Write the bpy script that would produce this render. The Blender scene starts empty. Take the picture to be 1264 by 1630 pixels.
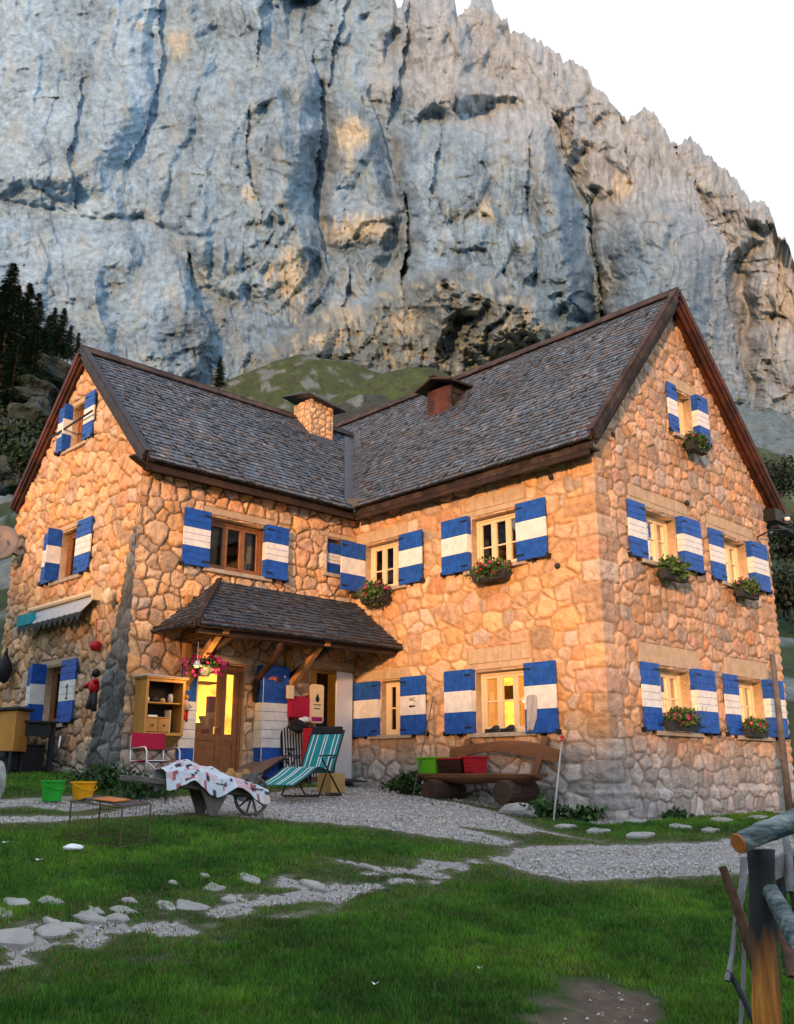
import bpy, math, random
import numpy as np
from mathutils import Vector, Matrix
R = math.radians
random.seed(7)
C = bpy.context.scene.collection
# ------------------------------------------------------------------ camera, sky, sun
EYE = np.array([0.0, 0.0, 1.6]); FPX = 1494.0; PCX, PCY = 632.0, 815.0
PITCH = R(15.64); YAW = R(46.1)
HD = np.array([math.cos(YAW), math.sin(YAW), 0.0]); RT = np.array([math.sin(YAW), -math.cos(YAW), 0.0]); UP = np.array([0, 0, 1.0])
cd = bpy.data.cameras.new('camera'); cam = bpy.data.objects.new('camera', cd); C.objects.link(cam)
cam.location = EYE; cam.rotation_euler = (R(90) + PITCH, 0, YAW - R(90))
cd.sensor_fit = 'HORIZONTAL'; cd.sensor_width = 36; cd.lens = 36 * FPX / 1264; cd.clip_start = 0.05; cd.clip_end = 6000
bpy.context.scene.camera = cam
SUN = np.array([-0.86, -0.46, 0.155]); SUN = SUN / np.linalg.norm(SUN)
w = bpy.data.worlds.new('World'); bpy.context.scene.world = w; w.use_nodes = True
nt = w.node_tree; bg = nt.nodes['Background']
sk = nt.nodes.new('ShaderNodeTexSky'); sk.sky_type = 'NISHITA'; sk.sun_disc = False
sk.sun_elevation = math.asin(SUN[2]); sk.sun_rotation = math.atan2(SUN[0], SUN[1])
sc_ = nt.nodes.new('ShaderNodeVectorMath'); sc_.operation = 'SCALE'; sc_.inputs['Scale'].default_value = 0.10
nt.links.new(sk.outputs[0], sc_.inputs[0])
mx = nt.nodes.new('ShaderNodeMix'); mx.data_type = 'RGBA'; mx.inputs['Factor'].default_value = 0.86
nt.links.new(sc_.outputs[0], mx.inputs['A']); mx.inputs['B'].default_value = (1.20, 1.29, 1.46, 1)   # high bright evening cloud veil
nt.links.new(mx.outputs['Result'], bg.inputs[0]); bg.inputs[1].default_value = 1.0
sl = bpy.data.lights.new('sun', 'SUN'); sl.energy = 5.0; sl.angle = R(3.5); sl.color = (1.0, 0.50, 0.21)
so = bpy.data.objects.new('sun', sl); C.objects.link(so)
so.rotation_euler = Vector(SUN).to_track_quat('Z', 'Y').to_euler(); so.location = (-30, -20, 30)
vs = bpy.context.scene.view_settings; vs.view_transform = 'Standard'; vs.look = 'None'; vs.exposure = 0.0; vs.gamma = 1

def ray(px, py):
    a = px - PCX; b = PCY - py
    return HD * (FPX * math.cos(PITCH) - b * math.sin(PITCH)) + RT * a + UP * (FPX * math.sin(PITCH) + b * math.cos(PITCH))
def onp(px, py, ax, val):
    d = ray(px, py); return EYE + d * (val - EYE[ax]) / d[ax]
def dep(px, py, d):
    v = ray(px, py); return EYE + v * d / (v @ HD)
# ------------------------------------------------------------------ noise
def hsh(ix, iy, s):
    ix = ix.astype(np.int64).astype(np.uint32); iy = iy.astype(np.int64).astype(np.uint32)
    h = ix * np.uint32(374761393) + iy * np.uint32(668265263) + np.uint32((s * 362437 + 12345) & 0xffffffff)
    h = (h ^ (h >> np.uint32(13))) * np.uint32(1274126177); h = (h ^ (h >> np.uint32(16))) * np.uint32(2246822519)
    h = h ^ (h >> np.uint32(15))
    return (h & np.uint32(0xffffff)).astype(np.float64) / 16777216.0
def perl(x, y, s=0):
    x = np.asarray(x, float); y = np.asarray(y, float)
    x0 = np.floor(x); y0 = np.floor(y); fx = x - x0; fy = y - y0
    u = fx * fx * fx * (fx * (fx * 6 - 15) + 10); v = fy * fy * fy * (fy * (fy * 6 - 15) + 10)
    def g(i, j):
        a = hsh(x0 + i, y0 + j, s) * 6.28318; return np.cos(a) * (fx - i) + np.sin(a) * (fy - j)
    return ((g(0, 0) * (1 - u) + g(1, 0) * u) * (1 - v) + (g(0, 1) * (1 - u) + g(1, 1) * u) * v) * 1.5
def fbm(x, y, o=4, s=0, ga=0.5):
    t = 0; a = 1; n = 0
    for i in range(o):
        t = t + a * perl(x * 2 ** i, y * 2 ** i, s + i * 17); n += a; a *= ga
    return t / n
def rdg(x, y, o=4, s=0, ga=0.5):
    t = 0; a = 1; n = 0
    for i in range(o):
        t = t + a * (1 - 2 * np.abs(perl(x * 2 ** i, y * 2 ** i, s + i * 31))); n += a; a *= ga
    return t / n
def sstep(x, a, b):
    t = np.clip((x - a) / (b - a), 0, 1); return t * t * (3 - 2 * t)
def seg_d(X, Y, pts, closed=False):
    best = np.full(X.shape, 1e18); n = len(pts)
    for i in range(n if closed else n - 1):
        ax, ay = pts[i]; bx, by = pts[(i + 1) % n]; dx, dy = bx - ax, by - ay; L = dx * dx + dy * dy + 1e-12
        t = np.clip(((X - ax) * dx + (Y - ay) * dy) / L, 0, 1)
        best = np.minimum(best, (X - ax - t * dx) ** 2 + (Y - ay - t * dy) ** 2)
    return np.sqrt(best)
def poly_sd(X, Y, pts):          # positive inside
    ins = np.zeros(X.shape, bool); n = len(pts)
    for i in range(n):
        ax, ay = pts[i]; bx, by = pts[(i + 1) % n]
        if ay == by: continue
        c = ((ay > Y) != (by > Y)) & (X < (bx - ax) * (Y - ay) / (by - ay) + ax); ins ^= c
    d = seg_d(X, Y, pts, True); return np.where(ins, d, -d)
def voro(x, y, s, jit=0.9, wt=0.0, jy=None):
    """weighted voronoi on a jittered grid: id hash, distance to cell border"""
    x0 = np.floor(x); y0 = np.floor(y)
    F1 = np.full(x.shape, 1e9); F2 = np.full(x.shape, 1e9)
    S1 = np.zeros(x.shape + (2,)); S2 = np.zeros(x.shape + (2,)); W1 = np.zeros(x.shape); W2 = np.zeros(x.shape)
    for i in (-2, -1, 0, 1, 2):
        for j in (-2, -1, 0, 1, 2):
            cx = x0 + i; cy = y0 + j
            px = cx + 0.5 + (hsh(cx, cy, s) - .5) * jit; py = cy + 0.5 + (hsh(cx, cy, s + 5) - .5) * (jit if jy is None else jy)
            wv = hsh(cx, cy, s + 9) * wt
            d = (x - px) ** 2 + (y - py) ** 2 - wv
            m1 = d < F1; m2 = (~m1) & (d < F2)
            F2 = np.where(m1, F1, np.where(m2, d, F2)); S2[m1] = S1[m1]; S2[m2] = np.stack([px, py], -1)[m2]
            F1 = np.where(m1, d, F1); S1[m1] = np.stack([px, py], -1)[m1]
    L = np.sqrt(((S2 - S1) ** 2).sum(-1)) + 1e-6
    e = (F2 - F1) / (2 * L)
    return S1, e
# ------------------------------------------------------------------ mesh building
class MB:
    def __init__(s): s.v = []; s.f = []; s.m = []
    def add(s, vs_, fs, mi=0):
        o = len(s.v); s.v += [tuple(map(float, p)) for p in vs_]; s.f += [tuple(i + o for i in f) for f in fs]; s.m += [mi] * len(fs)
        return s
    def hexa(s, p, mi=0):   # 8 corners, bottom ring then top ring
        return s.add(p, [(0, 3, 2, 1), (4, 5, 6, 7), (0, 1, 5, 4), (1, 2, 6, 5), (2, 3, 7, 6), (3, 0, 4, 7)], mi)
    def box(s, x0, x1, y0, y1, z0, z1, mi=0):
        return s.hexa([(x0, y0, z0), (x1, y0, z0), (x1, y1, z0), (x0, y1, z0), (x0, y0, z1), (x1, y0, z1), (x1, y1, z1), (x0, y1, z1)], mi)
    def fbox(s, F, u0, u1, z0, z1, o0, o1, mi=0):
        return s.hexa([F(u0, z0, o0), F(u1, z0, o0), F(u1, z0, o1), F(u0, z0, o1), F(u0, z1, o0), F(u1, z1, o0), F(u1, z1, o1), F(u0, z1, o1)], mi)
    def beam(s, a, b, w_, h_, mi=0, up=(0, 0, 1)):
        a = Vector(a); b = Vector(b); d = (b - a).normalized(); up = Vector(up)
        if abs(d.dot(up)) > .98: up = Vector((1, 0, 0))
        sd = d.cross(up).normalized() * w_ / 2; u = sd.cross(d).normalized() * h_ / 2
        return s.hexa([a - sd - u, a + sd - u, b + sd - u, b - sd - u, a - sd + u, a + sd + u, b + sd + u, b - sd + u], mi)
    def tube(s, pts, rad, n=8, mi=0, cap=True):
        pts = [Vector(p) for p in pts]; k = len(pts)
        if not hasattr(rad, '__len__'): rad = [rad] * k
        vs_ = []; ref = None
        for i, p in enumerate(pts):
            d = (pts[min(i + 1, k - 1)] - pts[max(i - 1, 0)]).normalized()
            if ref is None: ref = Vector((0, 0, 1)) if abs(d.z) < .9 else Vector((1, 0, 0))
            a = d.cross(ref).normalized(); b = d.cross(a).normalized(); ref = -b if False else ref
            for j in range(n):
                t = 2 * math.pi * j / n; vs_.append(p + (a * math.cos(t) + b * math.sin(t)) * rad[i])
        fs = [(i * n + j, i * n + (j + 1) % n, (i + 1) * n + (j + 1) % n, (i + 1) * n + j) for i in range(k - 1) for j in range(n)]
        if cap: fs += [tuple(range(n))[::-1], tuple(range((k - 1) * n, k * n))]
        return s.add(vs_, fs, mi)
    def lathe(s, c, prof, n=16, mi=0, axis='z'):
        vs_ = []
        for r_, z_ in prof:
            for j in range(n):
                t = 2 * math.pi * j / n; q = (r_ * math.cos(t), r_ * math.sin(t), z_)
                if axis == 'x': q = (q[2], q[0], q[1])
                if axis == 'y': q = (q[0], q[2], q[1])
                vs_.append((c[0] + q[0], c[1] + q[1], c[2] + q[2]))
        k = len(prof)
        fs = [(i * n + j, i * n + (j + 1) % n, (i + 1) * n + (j + 1) % n, (i + 1) * n + j) for i in range(k - 1) for j in range(n)]
        return s.add(vs_, fs, mi)
    def blob(s, c, r_, seed=0, rough=.25, n=10, mi=0, squash=1.0):
        rnd = random.Random(seed); k1 = [rnd.uniform(0, 6) for _ in range(6)]; vs_ = []
        for i in range(n + 1):
            th = math.pi * i / n
            for j in range(2 * n):
                ph = math.pi * j / n; d = Vector((math.sin(th) * math.cos(ph), math.sin(th) * math.sin(ph), math.cos(th)))
                q = 1 + rough * (math.sin(3 * d.x + k1[0]) * math.sin(2.7 * d.y + k1[1]) + .5 * math.sin(6 * d.z + k1[2] + 4 * d.x) + .35 * math.sin(9 * d.y + k1[3]) * math.sin(8 * d.x + k1[4]))
                vs_.append((c[0] + d.x * q * r_[0], c[1] + d.y * q * r_[1], c[2] + d.z * q * r_[2]))
        m = 2 * n
        return s.add(vs_, [(i * m + j, i * m + (j + 1) % m, (i + 1) * m + (j + 1) % m, (i + 1) * m + j) for i in range(n) for j in range(m)], mi)
    def obj(s, name, mats, parent=None, smooth=False, bevel=0, solid=0):
        if not isinstance(mats, (list, tuple)): mats = [mats]
        me = bpy.data.meshes.new(name)
        vs_ = s.v
        if parent is not None:
            q = parent
            off = Vector((0, 0, 0))
            while q is not None:
                off = off + q.location; q = q.parent
            vs_ = [(p[0] - off.x, p[1] - off.y, p[2] - off.z) for p in s.v]
        me.from_pydata(vs_, [], s.f)
        for m in mats: me.materials.append(m)
        for p, mi in zip(me.polygons, s.m): p.material_index = mi; p.use_smooth = smooth
        me.update()
        o = bpy.data.objects.new(name, me); C.objects.link(o); o.parent = parent
        if solid: md = o.modifiers.new('solid', 'SOLIDIFY'); md.thickness = solid; md.offset = 0
        if bevel: md = o.modifiers.new('bevel', 'BEVEL'); md.width = bevel; md.segments = 2; md.limit_method = 'ANGLE'
        return o
def bigmesh(name, V, F, mats, parent=None, smooth=True, col=None, midx=None):
    me = bpy.data.meshes.new(name); V = np.asarray(V, np.float32); F = np.asarray(F, np.int32)
    k = F.shape[1]
    me.vertices.add(len(V)); me.vertices.foreach_set('co', V.ravel())
    me.loops.add(F.size); me.loops.foreach_set('vertex_index', F.ravel())
    me.polygons.add(len(F)); me.polygons.foreach_set('loop_start', np.arange(0, F.size, k, dtype=np.int32))
    me.polygons.foreach_set('use_smooth', np.full(len(F), smooth))
    if not isinstance(mats, (list, tuple)): mats = [mats]
    for m in mats: me.materials.append(m)
    if midx is not None: me.polygons.foreach_set('material_index', np.asarray(midx, np.int32))
    me.update(calc_edges=True); me.validate()
    if col is not None:
        a = me.color_attributes.new('Col', 'FLOAT_COLOR', 'POINT')
        cc = np.ones((len(V), 4), np.float32); cc[:, :3] = col; a.data.foreach_set('color', cc.ravel())
    o = bpy.data.objects.new(name, me); C.objects.link(o); o.parent = parent
    return o
def tag(o, label=None, cat=None, group=None, kind=None):
    if label: o['label'] = label
    if cat: o['category'] = cat
    if group: o['group'] = group
    if kind: o['kind'] = kind
    return o
def thing(name, label, cat, loc=(0, 0, 0), group=None):
    o = bpy.data.objects.new(name, None); C.objects.link(o); o.location = Vector([float(q) for q in loc]); o.empty_display_size = .1
    return tag(o, label, cat, group)
# ------------------------------------------------------------------ materials
def mat(name, col, rough=.8, attr=False, var=0.25, vs_=6.0, bump=0.0, bs=40.0, bd=0.01, metal=0.0, emit=None, es=0.0, spec=.3, stretch=(1, 1, 1), col2=None, rot=None):
    m = bpy.data.materials.new(name); m.use_nodes = True; n = m.node_tree.nodes; l = m.node_tree.links; b = n['Principled BSDF']
    b.inputs['Roughness'].default_value = rough; b.inputs['Metallic'].default_value = metal
    b.inputs['Specular IOR Level'].default_value = spec
    tc = n.new('ShaderNodeTexCoord'); mp = n.new('ShaderNodeMapping'); mp.inputs['Scale'].default_value = stretch
    if rot: mp.vector_type = 'TEXTURE'; mp.inputs['Rotation'].default_value = rot
    l.new(tc.outputs['Object'], mp.inputs[0])
    no = n.new('ShaderNodeTexNoise'); no.inputs['Scale'].default_value = vs_; no.inputs['Detail'].default_value = 6; no.inputs['Roughness'].default_value = .62
    l.new(mp.outputs[0], no.inputs[0])
    mr = n.new('ShaderNodeMapRange'); mr.inputs['From Min'].default_value = .3; mr.inputs['From Max'].default_value = .7
    mr.inputs['To Min'].default_value = 1 - var; mr.inputs['To Max'].default_value = 1 + var; l.new(no.outputs[0], mr.inputs[0])
    sc = n.new('ShaderNodeVectorMath'); sc.operation = 'SCALE'; l.new(mr.outputs[0], sc.inputs['Scale'])
    if attr:
        a = n.new('ShaderNodeAttribute'); a.attribute_name = 'Col'; l.new(a.outputs['Color'], sc.inputs[0])
    elif col2:
        mxx = n.new('ShaderNodeMix'); mxx.data_type = 'RGBA'; mxx.inputs['A'].default_value = (*col, 1); mxx.inputs['B'].default_value = (*col2, 1)
        n3 = n.new('ShaderNodeTexNoise'); n3.inputs['Scale'].default_value = vs_ * .37; n3.inputs['Detail'].default_value = 5; l.new(mp.outputs[0], n3.inputs[0])
        m3 = n.new('ShaderNodeMapRange'); m3.inputs['From Min'].default_value = .42; m3.inputs['From Max'].default_value = .6; l.new(n3.outputs[0], m3.inputs[0])
        l.new(m3.outputs[0], mxx.inputs['Factor']); l.new(mxx.outputs['Result'], sc.inputs[0])
    else: sc.inputs[0].default_value = col
    l.new(sc.outputs[0], b.inputs['Base Color'])
    if bump:
        nb = n.new('ShaderNodeTexNoise'); nb.inputs['Scale'].default_value = bs; nb.inputs['Detail'].default_value = 5; l.new(mp.outputs[0], nb.inputs[0])
        bp = n.new('ShaderNodeBump'); bp.inputs['Strength'].default_value = bump; bp.inputs['Distance'].default_value = bd
        l.new(nb.outputs[0], bp.inputs['Height']); l.new(bp.outputs[0], b.inputs['Normal'])
    if emit:
        b.inputs['Emission Color'].default_value = (*emit, 1); b.inputs['Emission Strength'].default_value = es; me_ = n.new('ShaderNodeMath'); me_.operation = 'MULTIPLY'; me_.inputs[1].default_value = es; l.new(mr.outputs[0], me_.inputs[0]); l.new(me_.outputs[0], b.inputs['Emission Strength'])
    return m
M = {}
M['rock'] = mat('mountain_rock', (.4, .4, .4), .9, attr=True, var=.16, vs_=.35, bump=.7, bs=.8, bd=.9)
M['hill'] = mat('hill_cover', (.1, .1, .1), .95, attr=True, var=.3, vs_=.8, bump=.8, bs=1.5, bd=.5)
M['soil'] = mat('soil_turf', (.1, .1, .1), .95, attr=True, var=.3, vs_=9, bump=.6, bs=60, bd=.02)
M['gravel'] = mat('gravel', (.33, .32, .315), .9, var=.35, vs_=45, bump=1.0, bs=90, bd=.02)
M['pebble'] = mat('pebble', (.4, .4, .4), .85, attr=True, var=.2, vs_=30)
M['grass'] = mat('grass_blade', (.05, .1, .02), .7, attr=True, var=.2, vs_=3)
M['stone'] = mat('rubble_stone', (.5, .4, .3), .85, attr=True, var=.2, vs_=9, bump=.75, bs=34, bd=.03)
M['dressed'] = mat('dressed_stone', (.50, .38, .25), .85, var=.18, vs_=7, bump=.4, bs=40, bd=.012)
M['sillstone'] = mat('sill_stone', (.42, .36, .28), .85, var=.25, vs_=9, bump=.5, bs=50, bd=.01)
M['shingle'] = mat('wood_shingle', (.1, .1, .12), .6, attr=True, var=.3, vs_=8, bump=.6, bs=25, bd=.012, stretch=(3, 1, 1), spec=.5)
M['darkwood'] = mat('dark_stained_wood', (.028, .018, .014), .65, var=.4, vs_=5, bump=.5, bs=20, bd=.01, col2=(.05, .028, .018))
M['fascia'] = mat('weathered_fascia', (.055, .038, .034), .85, var=.6, vs_=7, bump=.6, bs=18, bd=.01, col2=(.025, .018, .017))
M['redwood'] = mat('reddish_barge_board', (.085, .028, .017), .65, var=.45, vs_=5, bump=.5, bs=22, bd=.008, col2=(.035, .015, .011))
M['greywood'] = mat('grey_weathered_board', (.036, .044, .060), .85, var=.35, vs_=6, bump=.5, bs=25, bd=.01)
M['lightwood'] = mat('larch_timber', (.42, .22, .075), .6, var=.3, vs_=6, bump=.3, bs=30, bd=.006, stretch=(1, 1, .25))
M['winwood'] = mat('brown_window_wood', (.24, .105, .045), .5, var=.25, vs_=8, bump=.2, bs=30, bd=.004)
M['cream'] = mat('cream_window_paint', (.78, .63, .40), .5, var=.08, vs_=9)
M['blue'] = mat('blue_shutter_paint', (.012, .085, .40), .5, var=.38, vs_=9, bump=.25, bs=40, bd=.005)
M['white'] = mat('white_shutter_paint', (.76, .75, .72), .55, var=.16, vs_=7, bump=.2, bs=40, bd=.004)
M['iron'] = mat('black_iron', (.015, .015, .017), .5, var=.3)
M['flash'] = mat('lead_flashing', (.055, .065, .085), .45, var=.3, vs_=5, metal=.3)
M['steel'] = mat('steel_tube', (.55, .56, .58), .3, var=.1, metal=.9)
M['dark'] = mat('dark_interior', (.02, .016, .014), .9)
def glass(name, tr):
    m = bpy.data.materials.new(name); m.use_nodes = True; n = m.node_tree.nodes; l = m.node_tree.links; n.remove(n['Principled BSDF'])
    a = n.new('ShaderNodeBsdfTransparent'); a.inputs[0].default_value = (tr, tr, tr, 1); g = n.new('ShaderNodeBsdfGlossy'); g.inputs['Roughness'].default_value = .03
    fr = n.new('ShaderNodeFresnel'); fr.inputs[0].default_value = 1.5; x = n.new('ShaderNodeMixShader')
    l.new(fr.outputs[0], x.inputs[0]); l.new(a.outputs[0], x.inputs[1]); l.new(g.outputs[0], x.inputs[2]); l.new(x.outputs[0], n['Material Output'].inputs[0]); return m
M['glass'] = glass('window_glass', .85)
M['curtain'] = mat('curtain_cloth', (.50, .42, .30), .9, var=.25, vs_=5)
def translu(m, c, f):
    n = m.node_tree.nodes; l = m.node_tree.links; b = n['Principled BSDF']; t = n.new('ShaderNodeBsdfTranslucent'); t.inputs[0].default_value = (*c, 1); x = n.new('ShaderNodeMixShader'); x.inputs[0].default_value = f
    l.new(b.outputs[0], x.inputs[1]); l.new(t.outputs[0], x.inputs[2]); l.new(x.outputs[0], n['Material Output'].inputs[0])
translu(M['curtain'], (.75, .62, .42), .5)
M['lampglow'] = mat('lamplit_room', (.5, .3, .1), .9, var=.55, vs_=3.5, emit=(1.0, .48, .06), es=2.8)
M['lampglow2'] = mat('lamplit_room_dim', (.3, .15, .05), .9, var=.3, emit=(1.0, .36, .05), es=.8)
M['lamp'] = mat('lamp_shade_glow', (.8, .6, .2), .9, emit=(1.0, .72, .10), es=5.0)
M['room'] = mat('room_wall', (.10, .06, .035), .9, var=.3)
M['leaf'] = mat('leaf_green', (.035, .085, .02), .6, attr=True, var=.3, vs_=9)
M['bark'] = mat('conifer_bark', (.07, .05, .04), .9, var=.3, bump=.6)
def paint(name, c, r_=.4, **k): M[name] = mat(name, c, r_, **k); return M[name]
paint('green_plastic', (.02, .36, .03), .45, var=.18); paint('yellow_plastic', (.80, .38, .01), .35, var=.06); paint('lime_plastic', (.13, .45, .02), .35, var=.06)
paint('red_plastic', (.42, .015, .03), .35, var=.08); paint('brown_crate', (.05, .015, .01), .5); paint('red_cloth', (.42, .012, .05), .8, var=.15); paint('crimson', (.55, .01, .02), .4)
paint('teal_cloth', (.008, .21, .23), .8, var=.15); paint('white_cloth', (.68, .70, .72), .8, var=.08); paint('taupe_cloth', (.20, .14, .115), .9, var=.2, bump=.5, bs=30)
paint('black_cloth', (.02, .02, .025), .8); paint('grey_cloth', (.42, .41, .42), .9, var=.15); paint('pink', (.55, .03, .25), .6, var=.3); paint('magenta', (.32, .01, .14), .6, var=.3)
paint('salmon', (.7, .16, .14), .6, var=.3); paint('canvas', (.42, .45, .48), .8, var=.1); paint('aqua', (.02, .30, .36), .8); paint('greyrock', (.40, .41, .42), .9, var=.25, vs_=4, bump=.8, bs=12, bd=.05, col2=(.28, .28, .27))
paint('white_enamel', (.75, .77, .8), .3, var=.04); paint('honeywood', (.50, .25, .06), .5, var=.25, vs_=6, stretch=(1, 1, .3)); paint('orangewood', (.50, .17, .04), .6, var=.3, vs_=8, stretch=(1, 1, .2))
paint('hillrock', (.04, .062, .07), .9, var=.5, vs_=1.5, bump=1, bs=4, bd=.3, col2=(.012, .024, .014)); paint('slab', (.30, .30, .29), .9, var=.25, vs_=3, bump=.6, bs=14, bd=.02); paint('rubber', (.02, .02, .02), .6); paint('tablewood', (.03, .035, .04), .7, var=.4, bump=.3)
paint('benchwood', (.17, .075, .035), .6, var=.4, vs_=5, bump=.4, bs=15, bd=.01, stretch=(.3, .3, 1)); paint('logwood', (.06, .035, .025), .8, var=.5, vs_=6, bump=.7, bs=16, bd=.02)
paint('oldwood', (.12, .11, .10), .85, var=.4, vs_=6, bump=.6, bs=18, bd=.01); paint('wetrail', (.05, .085, .095), .75, var=.75, vs_=26, bump=1, bs=60, bd=.02, col2=(.22, .27, .27), stretch=(9, 1, 1), rot=(0, 0, R(-44))); paint('dishgrey', (.20, .17, .16), .5, var=.1)
paint('paper', (.8, .85, .88), .7, var=.05); paint('parcel', (.45, .30, .12), .8, var=.2)
# ------------------------------------------------------------------ ground
_D = np.array([-400, -20, 0, 3, 5, 7.5, 10, 12.5, 15, 17, 19.3, 22, 25, 60, 420.]); _Z = np.array([-6, -.35, 0, .13, .25, .44, .68, .92, 1.14, 1.28, 1.40, 1.5, 1.65, 4., 20.])
_dd = np.linspace(-400, 420, 8201); _zz = np.interp(_dd, _D, _Z); _k = np.ones(15) / 15; _zz[7:-7] = np.convolve(_zz, _k, 'valid')
def gz(x, y, noise=True):
    x = np.asarray(x, float); y = np.asarray(y, float)
    d = x * HD[0] + y * HD[1]; l = x * RT[0] + y * RT[1]
    z = np.interp(d, _dd, _zz) - .058 * np.clip(l, -14, 14) * sstep(d, -4, 15)
    if noise:
        k = np.exp(-((d - 10) / 14) ** 2)
        z = z + k * (.05 * fbm(x * .35, y * .35, 2, 3) + .02 * fbm(x * 1.6, y * 1.6, 2, 9))
    return z
def gp(px, py, dz=0.0):
    """point where the sight line through a photo pixel meets the ground"""
    d = ray(px, py); t = np.linspace(2, 60, 6000) / (d @ HD); P = EYE[None] + t[:, None] * d[None]
    g = gz(P[:, 0], P[:, 1]) + dz; i = int(np.argmax(P[:, 2] < g)); return P[i] if P[i, 2] < g[i] else P[-1]
def gpoly(pts): return [tuple(gp(*p)[:2]) for p in pts]
GR = [gpoly([(-60, 1274), (40, 1272), (110, 1268), (200, 1270), (290, 1268), (420, 1262), (540, 1250), (575, 1246), (690, 1272), (790, 1292), (850, 1318), (962, 1342), (900, 1339), (860, 1331), (760, 1318), (700, 1309), (672, 1303), (740, 1322), (838, 1341), (820, 1347), (740, 1338), (660, 1329), (600, 1317), (500, 1308), (440, 1303), (345, 1298), (300, 1294), (200, 1299), (90, 1307), (-60, 1312)]),
      gpoly([(790, 1372), (822, 1350), (870, 1339), (960, 1346), (1060, 1343), (1150, 1338), (1280, 1326), (1420, 1326), (1420, 1395), (1264, 1390), (1150, 1392), (1000, 1398), (900, 1400), (830, 1386)]),
      gpoly([(-60, 1545), (-60, 1490), (110, 1480), (250, 1458), (380, 1432), (500, 1405), (640, 1396), (668, 1404), (560, 1436), (450, 1447), (330, 1478), (200, 1508), (90, 1524)]),
      gpoly([(520, 1378), (560, 1375), (660, 1381), (790, 1366), (820, 1362), (800, 1376), (690, 1392), (600, 1391)])]
GSTRIP = gpoly([(-40, 1286), (50, 1282), (110, 1292), (170, 1283), (215, 1276), (190, 1291), (90, 1301), (-40, 1297)])
GTONGUE = gpoly([(850, 1322), (960, 1340), (1010, 1344), (900, 1348), (800, 1350)])
DIRT = gpoly([(872, 1592), (910, 1568), (970, 1562), (1020, 1580), (1050, 1606), (1030, 1660), (900, 1670), (878, 1630)])
def cover(x, y):
    """signed metres: >0 gravel; and >0 bare soil"""
    g = np.full(x.shape, -9.0); w_ = .22 * fbm(x * 1.3, y * 1.3, 4, 21)
    for i, p in enumerate(GR):
        sd = poly_sd(x, y, p)
        ww = w_ * (2.2 if i >= 2 else .8) + (.75 * fbm(x * 2.6, y * 2.6, 4, 77) - .13 if i >= 2 else 0)
        g = np.maximum(g, sd + np.where(np.abs(sd) < 1.5, ww, 0))
    for q in (GSTRIP, GTONGUE): g = np.minimum(g, -(poly_sd(x, y, q) + w_ * .6))
    # inner yard in front of the house is gravel up to the walls
    g = np.where((x > 12.0) & (x < 20) & (y > 8.2) & (y < 15), np.maximum(g, .2), g)
    s = poly_sd(x, y, DIRT) + .35 * fbm(x * 2.5, y * 2.5, 4, 50)
    return g, s
def axis_lines(lo, hi, step, far):
    a = list(np.arange(lo, hi, step)); g = step
    while a[-1] < far: g *= 1.35; a.append(a[-1] + g)
    b = []; g = step; q = lo
    while q > -far: g *= 1.35; q -= g; b.append(q)
    return np.array(b[::-1] + a)
xs = axis_lines(1.5, 20.5, .055, 420); ys = axis_lines(1.0, 20.5, .055, 420)
GX, GY = np.meshgrid(xs, ys, indexing='ij'); GZ = gz(GX, GY)
cg, csl = cover(GX, GY)
GZ = GZ - np.where(cg > 0, .025 * sstep(cg, 0, .15), 0) + np.where(cg > 0, .008 * fbm(GX * 9, GY * 9, 2, 4), 0) - np.where(csl > 0, .03 * sstep(csl, 0, .2), 0)
cg_all = cg
nx, ny = len(xs), len(ys)
V = np.stack([GX, GY, GZ], -1).reshape(-1, 3)
ii, jj = np.meshgrid(np.arange(nx - 1), np.arange(ny - 1), indexing='ij'); a0 = (ii * ny + jj).ravel()
Fq = np.stack([a0, a0 + ny, a0 + ny + 1, a0 + 1], -1)
cf = (cg[:-1, :-1] + cg[1:, 1:] + cg[1:, :-1] + cg[:-1, 1:]).ravel() / 4
n1 = fbm(GX * .9, GY * .9, 4, 60); n2 = fbm(GX * 4, GY * 4, 3, 61)
turf = np.stack([.022 + .02 * n1, .050 + .02 * n1, .010 + 0 * n1], -1) + .02 * np.clip(n2, 0, 1)[..., None] * np.array([1., .8, .4])
dirt = np.stack([.095 + .04 * n2, .070 + .03 * n2, .052 + .02 * n2], -1)
k = sstep(csl, -.05, .1)[..., None]; k2 = sstep(cg, -.25, 0)[..., None] * .6
colg = np.clip(turf * (1 - k) + dirt * k, .005, 1); colg = colg * (1 - k2) + np.array([.16, .15, .12]) * k2
def submesh(name, V_, F_, m, col=None):
    used = np.unique(F_); mp_ = np.full(len(V_), -1); mp_[used] = np.arange(len(used))
    return bigmesh(name, V_[used], mp_[F_], m, col=None if col is None else col.reshape(-1, 3)[used])
tag(submesh('ground', V, Fq[cf <= 0], M['soil'], colg), kind='structure')
tag(submesh('gravel_path', V, Fq[cf > 0], M['gravel']), kind='structure')

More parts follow.
